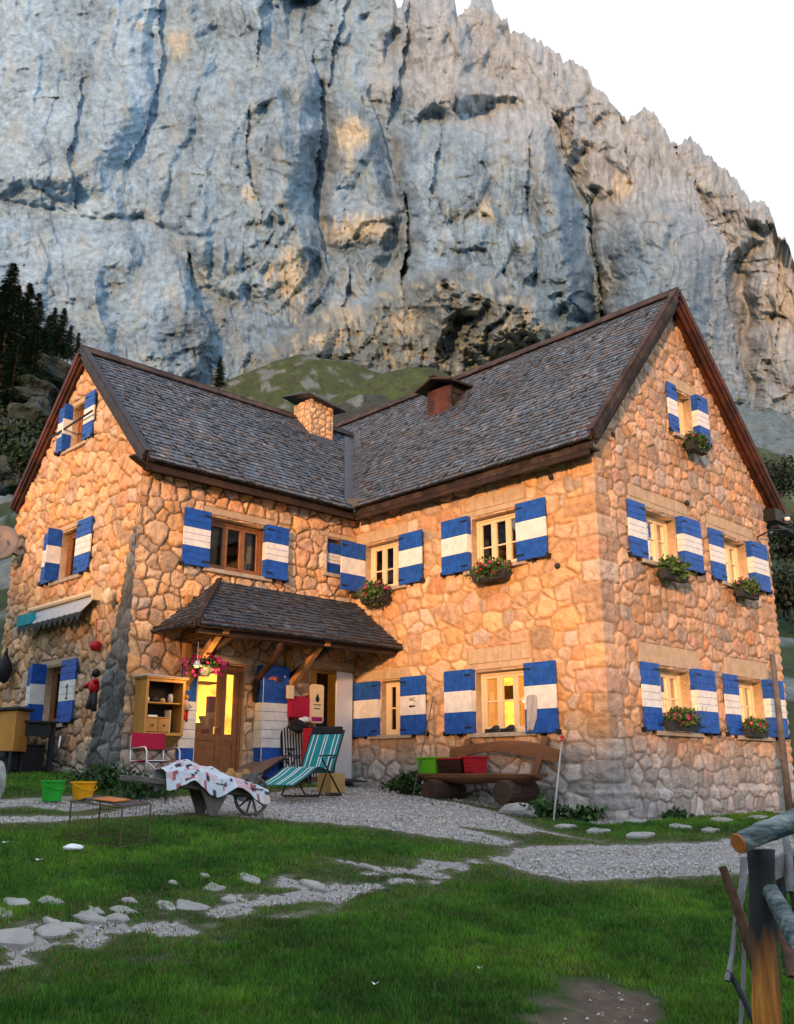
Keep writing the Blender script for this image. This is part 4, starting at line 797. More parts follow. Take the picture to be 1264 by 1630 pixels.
# chimney and timber dormer
def rubble_box(x0, x1, y0, y1, z0, z1, seed, name, par):
    Vs = []; Fs = []; Cs = []
    for k, (F, a, b) in enumerate(((lambda u, z, o: (u, y0 - o, z), x0, x1), (lambda u, z, o: (x0 - o, u, z), y0, y1), (lambda u, z, o: (u, y1 + o, z), x0, x1), (lambda u, z, o: (x1 + o, u, z), y0, y1))):
        us = np.linspace(a, b, int((b - a) / .02) + 1); zs = np.linspace(z0, z1, int((z1 - z0) / .02) + 1); U, Z = np.meshgrid(us, zs, indexing='ij')
        S1, e = voro(U / .19 + .1 * fbm(U * 4, Z * 4, 2, 3), Z / .14, seed + k, .9, .2); e = e * .15; r1 = hsh(np.floor(S1[..., 0] * 97), np.floor(S1[..., 1] * 89), 1)
        k_ = sstep(e, .006, .018); d = .045 * (1 - np.exp(-e / .03)) * (.5 + .6 * r1); ed = sstep(np.minimum(U - a, b - U), 0, .03); d = d * ed + .02 * (1 - ed)
        c = PAL[(r1 * 60).astype(int) % 6] * (.9 + .5 * r1)[..., None]; c = c * k_[..., None] + np.array([.22, .17, .13]) * (1 - k_[..., None])
        Uo = U + np.where(U < a + .015, -.02, 0) + np.where(U > b - .015, .02, 0)
        P = np.stack([np.asarray(q) * np.ones(U.shape) for q in F(Uo, Z, d)], -1); n_, m_ = U.shape; ii, jj = np.meshgrid(np.arange(n_ - 1), np.arange(m_ - 1), indexing='ij'); q = (ii * m_ + jj).ravel() + sum(map(len, Vs))
        Vs.append(P.reshape(-1, 3)); Cs.append(c.reshape(-1, 3)); Fs.append(np.stack([q, q + m_, q + m_ + 1, q + 1], -1))
    V = np.concatenate(Vs); return bigmesh(name, V - np.array(par.location), np.concatenate(Fs), M['stone'], par, True, np.concatenate(Cs))
ch = rubble_box(13.04, 13.68, 16.50, 17.14, 9.15, 10.28, 55, 'chimney', house)
chl = thing('dummy', '', '') if False else None
mb = MB(); mb.hexa([(12.78, 16.30, 10.30), (13.98, 16.30, 10.14), (13.98, 17.36, 10.26), (12.78, 17.36, 10.50), (12.78, 16.30, 10.33), (13.98, 16.30, 10.17), (13.98, 17.36, 10.29), (12.78, 17.36, 10.53)]); mb.obj('chimney_cap', M['flash'], house)
mb = MB(); mb.add([(12.98, 16.40, zB(16.40) + .03), (13.76, 16.40, zB(16.40) + .03), (13.76, 16.48, zB(16.48) + .10), (12.98, 16.48, zB(16.48) + .10)], [(0, 1, 2, 3)])
mb.add([(12.88, 16.40, zB(16.40) + .03), (12.88, 17.14, zB(17.14) + .03), (12.99, 17.14, zB(17.14) + .12), (12.99, 16.44, zB(16.44) + .10)], [(0, 1, 2, 3)]); mb.obj('chimney_flashing', M['flash'], house, solid=.015)
mb = MB(); x0, y0, y1 = 14.50, 13.32, 14.05; zb0 = zA(x0); 
mb.box(x0, x0 + .04, y0, y1, zb0 - .05, 10.12, 0)
for i in range(5): mb.box(x0 + .04 + .0 * i, 15.6, y0 - .012 * (i % 2), y0 + .03, zb0 + .02 + .15 * i, zb0 + .165 + .15 * i, 1)
mb.box(x0 + .04, 15.6, y1 - .03, y1, zb0, 10.12, 1); mb.box(x0 - .01, x0 + .02, y0 - .03, y0 + .06, zb0, 10.12, 1)
mb.obj('dormer', [M['redwood'], M['fascia']], house, bevel=.004)
mb = MB(); ym = (y0 + y1) / 2
for sg in (-1, 1):
    mb.beam((x0 - .26, ym + sg * .26, 10.21), (15.6, ym + sg * .26, 10.28), .62, .045, up=(0, sg * .32, 1)); 
mb.beam((x0 - .28, ym, 10.345), (15.6, ym, 10.40), .12, .04)
mb.obj('dormer_roof', M['darkwood'], house, bevel=.004)

# buttress at the left corner
def buttress():
    n = 60; Zs = np.linspace(1.0, 5.75, 190); prof = lambda z: .04 + 1.15 * np.clip((5.75 - z) / 4.5, 0, 1) ** 1.25
    S_ = np.linspace(0, 1, 60); ZZ, SS = np.meshgrid(Zs, S_, indexing='ij')
    # sweep round: from gable plane outwards (y long way), then the face towards the yard
    y0 = YB + .02; W = .04 + .30 * np.clip((5.75 - ZZ) / 4.7, 0, 1) ** .8
    ang = SS * math.pi / 2 * 1.0
    L = prof(ZZ)
    # plan curve: starts on gable at y0+L, bulges out to x=XB-W, ends at yard face
    Y = y0 - .03 + L * (1 - np.clip(SS * 1.55, 0, 1)); X = XB - W * np.clip(np.minimum(SS * 3.0, (1 - SS) * 2.9), 0, 1) ** .7
    S1, e = voro(SS * (L + W) / .30 + .3 * fbm(SS * 4, ZZ * 3, 2, 1), ZZ / .27 + .2 * fbm(SS * 5, ZZ * 3, 2, 2), 77, .9, .3); e = e * .27
    r1 = hsh(np.floor(S1[..., 0] * 97), np.floor(S1[..., 1] * 89), 1); k = sstep(e, .006, .024); d = .08 * (1 - np.exp(-e / .03)) * (.4 + .8 * r1) + .04 * fbm(SS * 12, ZZ * 7, 4, 5)
    X = X - d * np.clip(1.3 - SS, 0, 1); Y = Y - d * .6 * SS
    c = np.array([.15, .16, .16]) * (.45 + 1.1 * r1)[..., None] * (1 + .4 * fbm(SS * 14, ZZ * 6, 4, 6))[..., None]; c = c * k[..., None] + np.array([.12, .11, .10]) * (1 - k[..., None])
    P = np.stack([X, Y, ZZ], -1); n_, m_ = X.shape; ii, jj = np.meshgrid(np.arange(n_ - 1), np.arange(m_ - 1), indexing='ij'); q = (ii * m_ + jj).ravel()
    bigmesh('buttress', P.reshape(-1, 3) - np.array(house.location), np.stack([q, q + m_, q + m_ + 1, q + 1], -1), M['stone'], house, True, c.reshape(-1, 3))
buttress()

# porch roof with brackets
PX0, PY0, PZ = 8.18, 13.17, 4.02; PXT, PZT = 9.42, 5.04
def pn(a, b, c):
    n = (Vector(b) - Vector(a)).cross(Vector(c) - Vector(a)).normalized(); return n if n.z > 0 else -n
n1_ = pn((PX0, PY0, PZ), (XA, PY0, PZ), (XA, YB, PZT)); n2_ = pn((PX0, PY0, PZ), (PX0, YB, PZ), (PXT, YB, PZT))
porch = slab([(PX0, PY0, PZ), (XA - .01, PY0, PZ), (XA - .01, YB - .02, PZT), (PXT, YB - .02, PZT)], n1_, .05, M['darkwood'], 'porch_roof')
slab([(PX0, YB - .02, PZ), (PX0, PY0, PZ), (PXT, YB - .02, PZT)], n2_, .05, M['darkwood'], 'porch_roof')
LP = math.hypot(YB - PY0, PZT - PZ); cp, sp = (YB - PY0) / LP, (PZT - PZ) / LP
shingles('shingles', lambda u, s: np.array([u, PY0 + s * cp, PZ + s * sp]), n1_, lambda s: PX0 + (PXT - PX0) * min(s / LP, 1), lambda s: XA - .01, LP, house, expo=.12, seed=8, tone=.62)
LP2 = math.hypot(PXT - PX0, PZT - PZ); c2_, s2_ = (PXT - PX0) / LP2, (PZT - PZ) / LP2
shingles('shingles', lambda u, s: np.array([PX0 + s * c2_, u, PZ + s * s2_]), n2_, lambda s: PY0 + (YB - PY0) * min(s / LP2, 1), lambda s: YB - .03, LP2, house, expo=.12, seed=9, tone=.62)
mb = MB(); mb.beam((PX0 - .02, PY0 - .03, PZ - .04), (XA - .02, PY0 - .03, PZ - .02), .05, .11); mb.beam((PX0 - .04, PY0, PZ - .02), (PX0 - .04, YB - .02, PZ - .02), .05, .11)
mb.beam((PX0 + .1, PY0 + .14, PZ - .10), (XA - .02, PY0 + .14, PZ - .10), .12, .14)
mb.beam((PX0, PY0, PZ + .03), (PXT, YB - .02, PZT + .04), .09, .05, up=(0, 0, 1)); mb.obj('porch_fascia', M['darkwood'], house, bevel=.006)
for bx in (8.78, 10.98):
    mb = MB(); mb.beam((bx, YB - .08, 3.0), (bx, YB - .08, PZ - .05), .13, .13, up=(0, 1, 0)); mb.beam((bx, YB - .10, 3.12), (bx, PY0 + .3, PZ - .14), .11, .12, up=(1, 0, 0)); mb.beam((bx, YB - .02, PZ - .10), (bx, PY0 + .05, PZ - .10), .12, .12)
    mb.beam((bx, YB - .04, PZ), (bx, YB - .04, PZT - .35), .12, .1, up=(0, 1, 0)); mb.obj('porch_bracket', M['lightwood'], house, bevel=.008)
for p in ([(9.20, PY0 + .12, 3.98), (9.05, 13.6, 3.86), (8.98, 14.0, 3.60), (9.02, 14.42, 3.45)], [(9.98, PY0 + .14, 3.98), (10.02, 13.4, 3.70), (10.22, 13.9, 3.55), (10.28, 14.4, 3.30), (10.26, 14.42, 2.9)], [(11.35, PY0 + .12, 3.98), (11.2, 13.5, 3.86), (11.08, 13.95, 3.62), (11.02, 14.40, 3.38)]):
    MB().tube(p, [.06, .075, .06, .065, .05][:len(p)], 9).obj('crooked_brace', M['darkwood'], house, smooth=True)
# entrance: double door, door shutters, stone step
mb = MB(); a, b, c, d = DR[:4]; fr(mb, FB, a, b, c, d, .06, -.20, -.08); mid = (a + b) / 2 + .12
for (q0, q1) in ((a + .062, mid - .002), (mid + .002, b - .062)):
    fr(mb, FB, q0, q1, c + .04, d - .062, .09, -.17, -.11); mb.fbox(FB, q0 + .09, q1 - .09, c + .13, c + .72, -.155, -.125); mb.fbox(FB, q0 + .09, q1 - .09, c + .72, c + .84, -.17, -.115)
door = mb.obj('door', M['winwood'], house, bevel=.005)
MB().fbox(FB, a + .15, b - .15, c + .84, d - .15, -.145, -.140).obj('pane', M['glass'], door)
mb = MB(); mb.fbox(FB, a - .3, b + .3, c, d + .2, -1.35, -1.3, 0); mb.fbox(FB, a - .3, a - .25, c, d + .2, -1.3, -.22, 1); mb.fbox(FB, b + .25, b + .3, c, d + .2, -1.3, -.22, 0); mb.fbox(FB, a - .3, b + .3, d + .2, d + .25, -1.3, -.22, 1)
mb.fbox(FB, b - .30, b - .05, c, c + 1.2, -1.2, -.9, 2); mb.fbox(FB, a + .30, a + .62, c + .9, c + 1.18, -.9, -.7, 2); mb.fbox(FB, mid + .12, mid + .30, c + 1.0, c + 1.55, -.8, -.7, 2); mb.fbox(FB, a + .55, a + .75, c + 1.35, c + 1.75, -1.29, -1.25, 1); mb.fbox(FB, mid + .05, mid + .4, c + 1.8, c + 1.84, -1.2, -.9, 2); mb.obj('room', [M['lampglow'], M['lampglow2'], M['room']], door)
mb = MB(); mb.lathe(FB(a + .28, c + 1.05, -.5), [(.0, .30), (.05, .30), (.17, 0.0), (.0, .02)], 18, 0); mb.tube([FB(a + .28, c + 1.05, -.5), FB(a + .28, c + .75, -.5)], .03, 8, 0); mb.obj('table_lamp', M['lamp'], door, smooth=True)
mb = MB(); mb.tube([FB(mid - .05, c + .95, -.10), FB(mid - .05, c + .95, -.05), FB(mid - .15, c + .95, -.05)], .010, 6); mb.obj('handle', M['steel'], door, smooth=True)
def door_shutter(ua, ub, z0, z1, o, side, strip=True):
    mb = MB(); H = z1 - z0; nb = 10; zs = [(0, .26, 0, 3), (.26, .66, 1, 5), (.66, 1, 0, 3)]
    for e0, e1, m, n in zs:
        for i in range(n):
            za = z0 + H * (e0 + (e1 - e0) * i / n); zc = z0 + H * (e0 + (e1 - e0) * (i + 1) / n); mb.fbox(FB, ua, ub, za + .004, zc - .004, o, o + .035, m)
            if strip: e = (ua - .002, ua + .03) if side < 0 else (ub - .03, ub); mb.fbox(FB, e[0], e[1], za + .002, zc - .002, .0, o - .002, m)
    mb.fbox(FB, ua + .01, ub - .01, z0 + .01, z1 - .01, o + .004, o + .03, 0)
    mb.fbox(FB, (ua if side < 0 else ub - .014), (ua + .014 if side < 0 else ub), z0, z1, o + .036, o + .042, 1)
    return mb.obj('shutter', [M['blue'], M['white']], house, bevel=.003)
door_shutter(8.70, 9.02, 1.52, 3.50, .08, 1); door_shutter(10.32, 10.92, 1.55, 3.56, .22, -1)
MB().fbox(FB, 8.9, 10.3, 1.2, 1.45, -.1, .45).obj('step', M['slab'], house, bevel=.02)
# painted mark on the right door shutter
mb = MB()
for i in range(14):
    t = i / 13; mb.lathe(FB(10.46 + .30 * t, 3.31 + .02 * math.sin(t * 6), .262 + .0004 * i), [(.0, .0), (.030 * math.sin(.3 + 2.4 * t) + .010, 0)], 12, 0 if i < 8 else 1, axis='y')
mb.lathe(FB(10.80, 3.37, .268), [(0, 0), (.022, 0)], 10, 2, axis='y')
mb.obj('painted_mark', [M['salmon'], M['greywood'], M['white']], house)
# side entrance with its pale half open door
mb = MB(); a, b, c, d = DW[:4]; mb.fbox(FB, a, a + .22, c, d, -.22, -.06, 0); mb.fbox(FB, a + .22, b, d - .05, d, -.22, -.1, 0); s_ = mb.obj('door_frame', M['honeywood'], house, bevel=.004)
mb = MB(); mb.fbox(FB, a - .2, b + .2, c, d + .1, -1.0, -.95, 0); mb.fbox(FB, a + .22, a + .62, c, 2.72, -.6, -.2, 1); mb.obj('room', [M['dark'], M['greywood']], house)
FD = lambda u, z, o=0.0: (12.62 - u * .62, 14.44 - u * .10 - o, z)
mb = MB(); mb.fbox(FD, 0, .78, c - .02, d - .03, 0, .04); dr = mb.obj('door', M['white_enamel'], house, bevel=.004)
mb = MB(); mb.tube([FD(.70, 2.5, .04), FD(.70, 2.5, .08), FD(.60, 2.5, .08)], .010, 6); mb.obj('handle', M['iron'], dr)
MB().fbox(FB, 11.4, 12.76, 1.1, 1.46, -.3, .5).obj('step', M['slab'], house, bevel=.02)
MB().box(XA + .05, XA + .25, YG + .05, YG + .25, .5, 7.2).obj('corner_light_stop', M['dark'], house)  # unseen dark block, added to stop room light showing through the corner
# awning on the left gable
mb = MB(); n = 24; vs_ = []
for i in range(n + 1):
    y = 15.72 + 2.75 * i / n; vs_ += [FL(y, 4.72, .06), FL(y, 4.38 + .025 * math.cos(i * math.pi), .34)]
mb.add(vs_, [(2 * i, 2 * i + 2, 2 * i + 3, 2 * i + 1) for i in range(n)]); aw = mb.obj('awning', M['canvas'], house, solid=.012)
mb = MB(); vs_ = []
for i in range(n * 3 + 1):
    y = 15.72 + 2.75 * i / (n * 3); vs_ += [FL(y, 4.385, .345), FL(y, 4.28 + .055 * math.cos(i * math.pi / 3), .35)]
mb.add(vs_, [(2 * i, 2 * i + 2, 2 * i + 3, 2 * i + 1) for i in range(n * 3)]); mb.obj('valance', M['tablewood'], aw, solid=.01)
mb = MB(); mb.tube([FL(15.66, 4.77, .10), FL(18.56, 4.77, .10)], .045, 10); mb.fbox(FL, 15.62, 15.66, 4.60, 4.84, .0, .22); mb.obj('roller', M['cream'], aw, smooth=False)
mb = MB(); mb.fbox(FL, 17.8, 18.48, 4.40, 4.62, .28, .36); mb.obj('awning_trim', M['aqua'], aw)
# rail across the attic window, gutter arm and lamp at the far right eave
mb = MB(); mb.tube([FL(16.35, 8.40, .20), FL(18.35, 8.36, .16)], .022, 7); mb.obj('attic_rail', M['greywood'], house)
mb = MB(); mb.tube([FG(18.55, 6.36, .05), FG(18.7, 6.50, .3), FG(19.2, 6.56, .5), FG(19.6, 6.60, .5)], .018, 6); mb.fbox(FG, 19.05, 19.75, 6.62, 6.68, .15, .32); mb.tube([FG(18.6, 6.34, .03), FG(18.98, 6.1, .06), FG(19.1, 5.2, .06), FG(19.08, 4.6, .06)], .008, 5)
mb.box(19.0, 19.62, 8.22, YG + .2, 6.78, 7.04); mb.obj('gutter_arm', M['iron'], house)
mb = MB(); mb.lathe(FG(19.42, 6.86, .36), [(0, -.05), (.06, -.03), (.06, .03), (0, .05)], 10); mb.obj('lamp', M['white_enamel'], house, smooth=True)
for (F, u, z) in ((FG, 13.35, 7.3), (FG, 15.75, 6.55), (FA, 9.3, 5.0), (FA, 9.35, 6.6)):
    mb = MB(); mb.lathe(F(u, z, .06), [(0, -.03), (.045, -.02), (.05, .03), (0, .04)], 10, axis='y'); mb.obj('wall_insulator', M['tablewood'], house, smooth=True)
# ------------------------------------------------------------------ plants
def leaves(name, n, cen, rad, lsize, par, seed=0, cols=((.03, .08, .02), (.05, .12, .025)), m='leaf', droop=.3, shell=.0):
    rg = np.random.default_rng(seed); d = rg.normal(size=(n, 3)); d /= np.linalg.norm(d, axis=1)[:, None]; q = (shell + (1 - shell) * rg.random(n)) ** .5
    lump = 1 + .28 * np.sin(d[:, 0] * 5 + seed) * np.sin(d[:, 2] * 6 + seed * 2) + .15 * np.sin(d[:, 1] * 9 + seed); p = d * (q * lump)[:, None] * np.array(rad) + np.array(cen)
    a = rg.normal(size=(n, 3)); a[:, 2] -= droop; a /= np.linalg.norm(a, axis=1)[:, None]; b = np.cross(a, rg.normal(size=(n, 3))); b /= np.linalg.norm(b, axis=1)[:, None] + 1e-9
    s_ = (lsize * (.6 + .8 * rg.random(n)))[:, None]
    V = np.stack([p, p + a * s_ * .5 + b * s_ * .32, p + a * s_, p + a * s_ * .5 - b * s_ * .32], 1).reshape(-1, 3)
    t = rg.random(n)[:, None]; c = np.array(cols[0]) * (1 - t) + np.array(cols[1]) * t
    loc = np.zeros(3); k = par
    while k is not None: loc += np.array(k.location); k = k.parent
    return bigmesh(name, V - loc, np.arange(4 * n).reshape(-1, 4), M[m], par, False, np.repeat(c * (.7 + .6 * rg.random((n, 1))), 4, 0))
def blossoms(n, cen, rad, size, par, m, seed):
    rg = np.random.default_rng(seed); mb = MB()
    for i in range(n):
        d = rg.normal(size=3); d /= np.linalg.norm(d); p = np.array(cen) + d * np.array(rad) * rg.uniform(.8, 1.12)
        for k in range(5):
            a = rg.normal(size=3); a /= np.linalg.norm(a); b = np.cross(a, rg.normal(size=3)); b /= np.linalg.norm(b); s_ = size * rg.uniform(.6, 1.2)
            mb.add([p, p + (a * .5 + b * .45) * s_, p + a * s_, p + (a * .5 - b * .45) * s_], [(0, 1, 2, 3)])
    return mb.obj('blossoms', M[m], par)
def flower_box(px, py, ax, val, label, w_, r3, cols, seed, along, n=700, box=True):
    p = onp(px, py, ax, val); r3 = (r3[0] * 1.1, r3[1] * 1.1, r3[2] * .95); n = int(n * 1.3); t = thing('flower_box', label, 'flower box', p - np.array([0, 0, .2]), 'flower boxes on the window sills')
    if box:
        mb = MB(); hx, hy = (w_ / 2, .08) if along == 'x' else (.08, w_ / 2); z0 = p[2] - .19
        mb.hexa([(p[0] - hx * .92, p[1] - hy * .8, z0), (p[0] + hx * .92, p[1] - hy * .8, z0), (p[0] + hx * .92, p[1] + hy * .8, z0), (p[0] - hx * .92, p[1] + hy * .8, z0), (p[0] - hx, p[1] - hy, z0 + .16), (p[0] + hx, p[1] - hy, z0 + .16), (p[0] + hx, p[1] + hy, z0 + .16), (p[0] - hx, p[1] + hy, z0 + .16)])
        mb.obj('planter', M['tablewood'], t, bevel=.006)
    leaves('foliage', n, p + np.array([0, 0, .02]), r3, .075, t, seed, ((.03, .07, .015), (.085, .16, .04)))
    mb = MB(); rg = random.Random(seed)
    for i in range(14):
        a = Vector(p) + Vector((rg.uniform(-1, 1) * r3[0], rg.uniform(-1, 1) * r3[1], -.05)); mb.tube([a, a + Vector((rg.uniform(-.1, .1), rg.uniform(-.1, .1), rg.uniform(.1, .28)))], .004, 4)
    mb.obj('stems', M['grass_stem'], t)
    for i, (m, k) in enumerate(cols): blossoms(int(k * 1.8), p + np.array([0, 0, .03]), np.array(r3) * .95, .045, t, m, seed + i)
    return t
M['grass_stem'] = mat('plant_stem', (.06, .12, .03), .7)
flower_box(596, 945, 0, XA - .28, 'overflowing pink and violet flower box under the corner window above the porch roof', .75, (.20, .34, .24), [('pink', 16), ('salmon', 12), ('magenta', 10)], 11, 'y', 800)
flower_box(781, 908, 0, XA - .20, 'red geranium box under the largest upstairs window facing the yard', .85, (.17, .42, .17), [('crimson', 12), ('salmon', 16), ('pink', 5)], 12, 'y', 800)
flower_box(1072, 907, 1, YG - .28, 'dark green trailing flower box at the upper left window of the tall gable', .8, (.36, .17, .19), [('salmon', 2)], 13, 'x', 800)
flower_box(1189, 937, 1, YG - .26, 'flower box with a few pink blooms at the upper right window of the tall gable', .75, (.34, .17, .18), [('pink', 9)], 14, 'x', 700)
flower_box(1084, 1145, 1, YG - .14, 'wide flower box with pale pink blooms at the ground floor gable window nearest the corner', .9, (.40, .17, .17), [('pink', 20), ('salmon', 8)], 15, 'x', 900)
flower_box(1202, 1157, 1, YG - .14, 'flower box with pink blooms at the ground floor window near the leaning pole', .8, (.34, .15, .14), [('pink', 12), ('salmon', 5)], 16, 'x', 700)
flower_box(1109, 705, 1, YG - .26, 'bushy green flower box under the small attic window of the tall gable', .6, (.30, .17, .19), [('pink', 5)], 17, 'x', 700)
def bush(name, px, py, label, r3, seed, n=500, ls=.09, cols=((.015, .05, .012), (.04, .09, .02)), g=None, dh=.0):
    p = gp(px, py); t = thing(name, label, 'plant', p, g); leaves('foliage', n, p + np.array([0, 0, r3[2] * .75 + dh]), r3, ls, t, seed, cols, droop=-.4)
    mb = MB(); rg = random.Random(seed)
    for i in range(9):
        b_ = Vector(p) + Vector((rg.uniform(-.4, .4) * r3[0], rg.uniform(-.4, .4) * r3[1], -.03)); mb.tube([b_, b_ + Vector((rg.uniform(-.5, .5) * r3[0], rg.uniform(-.5, .5) * r3[1], r3[2] * 1.2))], [.007, .003], 4)
    mb.obj('stem', M['grass_stem'], t); return t
G1 = 'weeds growing along the foot of the house walls'
bush('leafy_weed', 652, 1264, 'leafy green plant growing at the wall beside the leaning stick', (.26, .24, .22), 21, 500, g=G1)
bush('leafy_weed', 625, 1258, 'small low weed beside the side door step', (.18, .14, .10), 22, 160, g=G1)
bush('leafy_weed', 868, 1302, 'dense green weeds between the pale boulder and the red topped stick', (.40, .26, .15), 23, 600, g=G1)
bush('leafy_weed', 930, 1306, 'low green weeds at the foot of the front house corner', (.35, .2, .09), 24, 350, g=G1)
bush('leafy_weed', 1075, 1303, 'small tuft of weeds at the foot of the tall gable', (.30, .14, .06), 25, 160, g=G1)
bush('leafy_weed', 1246, 1288, 'weeds around the foot of the leaning wooden pole', (.3, .22, .12), 26, 220, g=G1)
bush('leafy_weed', 165, 1258, 'ragged weeds at the foot of the sloping grey buttress', (.7, .35, .20), 27, 700, .08, g=G1)
bush('leafy_weed', 230, 1270, 'dark weeds under the red folding chair', (.55, .3, .16), 28, 500, .08, g=G1)
# hanging flower basket at the porch
p = onp(325, 1062, 1, 13.9); t = thing('hanging_basket', 'round basket of purple petunias hanging from the porch beam', 'hanging basket', p)
mb = MB(); mb.lathe(p, [(0, -.16), (.09, -.15), (.15, -.02), (.16, .02)], 14); mb.obj('basket', M['tablewood'], t); leaves('foliage', 420, p + np.array([0, 0, .05]), (.34, .24, .14), .06, t, 31, ((.02, .05, .015), (.04, .08, .02)))
blossoms(80, p + np.array([0, 0, .03]), (.40, .28, .17), .055, t, 'magenta', 32); mb = MB()
for i in range(3): a = i * 2.1; mb.tube([p + np.array([.15 * math.cos(a), .15 * math.sin(a), .02]), p + np.array([0, 0, .42])], .004, 4)
mb.obj('chain', M['iron'], t)
p = onp(314, 1056, 1, 13.6); mb = MB(); mb.lathe(p, [(0, .05), (.03, .045), (.055, -.01), (.075, -.045), (.06, -.045), (.03, .0)], 16); mb.tube([p + np.array([0, 0, .05]), p + np.array([0, 0, .36])], .004, 4)
t = thing('porch_lamp', 'small white enamel lamp hanging in front of the purple petunias', 'lamp', p); mb.obj('shade', M['white_enamel'], t, smooth=True)
mb = MB(); mb.lathe(p, [(0, -.075), (.022, -.065), (.026, -.05), (0, -.035)], 10); mb.obj('bulb', M['lamp'], t, smooth=True)
ll_ = bpy.data.lights.new('porch_lamp_light', 'POINT'); ll_.energy = 26; ll_.color = (1.0, .52, .16); ll_.shadow_soft_size = .05; lo = bpy.data.objects.new('porch_lamp_light', ll_); C.objects.link(lo); lo.parent = t; lo.location = (0.25, 0.05, -.14)
# trees
def conifer(px, py, d, h_, label, seed, g, wd=.2):
    p = dep(px, py, d); t = thing('conifer_tree', label, 'conifer', p, g); rg = np.random.default_rng(seed)
    mb = MB(); lean = rg.normal(0, .02); mb.tube([p - np.array([0, 0, 1.5]), p + np.array([lean * h_, 0, h_ * .5]), p + np.array([lean * h_, 0, h_])], [.028 * h_, .015 * h_, .004 * h_], 7); mb.obj('trunk', M['bark'], t, smooth=True)
    V = []; C_ = []; nl = int(26 + h_ * 2)
    for i in range(nl):
        f = (i + .5) / nl; z = h_ * (.10 + .9 * f); R0 = h_ * wd * (1 - f) ** .8 * (.75 + .5 * rg.random()) + .08
        for b in range(13):
            if rg.random() < .16: continue
            a = rg.random() * 6.283; rr = R0 * rg.uniform(.6, 1.15); u = np.array([math.cos(a), math.sin(a), 0]); sd = np.array([-u[1], u[0], 0])
            for k in range(9):
                s_ = (k + .6) / 9; c0 = p + np.array([lean * h_ * f, 0, z - .28 * rr * s_ ** 1.3]) + u * rr * s_; w_ = .11 * rr * (1.25 - s_) + .035 * h_ * .3
                for q in range(2):
                    e = sd * rg.uniform(-1, 1) * w_ * 1.6; j = rg.normal(0, .03, 3) * rr; tip = c0 + e * 1.7 + u * rg.uniform(.2, 1) * w_ * 1.4 - UP * rg.uniform(.0, .8) * w_
                    V += [c0 + j, c0 + j + (u * .5 + sd * .3) * w_, tip]; g_ = rg.uniform(.6, 1.5); C_ += [np.array([.011, .034, .018]) * g_] * 3
    V = np.array(V); bigmesh('crown', V - p, np.arange(len(V)).reshape(-1, 3), M['leaf'], t, False, np.array(C_))
GT = 'conifers on the slope left of the house'
for a in [(12, 640, 46, 6.8, 'tallest dark conifer at the left edge of the photo', 41), (48, 590, 52, 5.2, 'pointed conifer just right of the tallest dark one', 42), (-14, 660, 42, 7.2, 'dark conifer cut off by the left edge of the photo', 43), (92, 572, 60, 4.0, 'rounded conifer between the tall group and the left roof peak', 44), (70, 580, 62, 3.9, 'slim conifer behind the rounded one near the grey crag', 49), (123, 562, 64, 1.7, 'smallest conifer right beside the left roof peak', 45), (26, 615, 40, 4.5, 'low dark conifer in front of the tall group', 46), (0, 622, 38, 5.0, 'broad dark conifer low at the left edge', 48), (34, 600, 50, 6.0, 'tall conifer close behind the pointed one', 401), (-2, 610, 54, 8.4, 'tall conifer behind the others at the left edge', 402), (62, 604, 48, 3.2, 'short dense conifer at the right foot of the tall group', 403), (16, 650, 36, 3.2, 'short dark conifer lowest on the left slope', 404), (80, 560, 66, 3.8, 'slim conifer on the skyline left of the rounded one', 405), (106, 575, 62, 2.9, 'little conifer between the rounded one and the smallest', 406), (44, 640, 38, 3.4, 'dense low conifer above the grey boulders', 407)]:
    conifer(*a, GT, .27 if a[3] > 4.2 else .31)
conifer(349, 620, 92, 3.8, 'lone small conifer rising behind the middle of the left roof', 47, None, .30)
# crags and boulders
def rockobj(name, p, r3, label, seed, g=None, m='greyrock', rough=.3, n=14):
    mb = MB(); mb.blob(p, r3, seed, rough, n); o = mb.obj(name, M[m], smooth=False); return tag(o, label, 'rock', g)
GC = 'crags and boulders on the slope left of the house'
for (px, py, d, r3, lab, sd) in [(82, 600, 40, (1.0, 1.0, .75), 'large pale crag below the conifers beside the left roof edge', 1), (60, 632, 37, (1.3, 1.2, .5), 'long grey rock ledge just under the large pale crag', 2), (52, 662, 36, (.8, .8, .55), 'rounded grey boulder halfway up the left slope', 3), (10, 642, 38, (.9, .9, .45), 'grey boulder at the left edge under the dark conifer', 4), (15, 690, 34, (1.0, .9, .4), 'low grey boulder above the dark bushes on the left slope', 5), (5, 760, 30, (.8, .8, .5), 'small grey boulder near the roof foot at the left edge', 6), (40, 610, 44, (.7, .7, .4), 'small grey rock at the foot of the pointed conifer', 7)]:
    rockobj('boulder', dep(px, py, d), r3, lab, sd, GC, 'hillrock', .3, 20)
for i, (px, py, d, r_, lab) in enumerate([(30, 700, 33, 1.1, 'dark shrub in the middle of the left slope'), (12, 725, 31, 1.2, 'dark shrub low at the left edge below the boulders'), (45, 735, 30, .8, 'small dark shrub close to the left roof edge'), (20, 665, 37, .8, 'dark shrub between the grey boulders on the left slope'), (95, 600, 42, .6, 'dark shrub at the foot of the large pale crag')]):
    p = dep(px, py, d); t = thing('shrub', lab, 'shrub', p, 'dark shrubs on the left slope'); leaves('foliage', 1100, p, (r_, r_, r_ * .65), .20, t, 60 + i, ((.006, .018, .008), (.02, .045, .015)))
    MB().tube([p - np.array([0, 0, .8]), p], [.06, .03], 6).obj('stem', M['bark'], t)
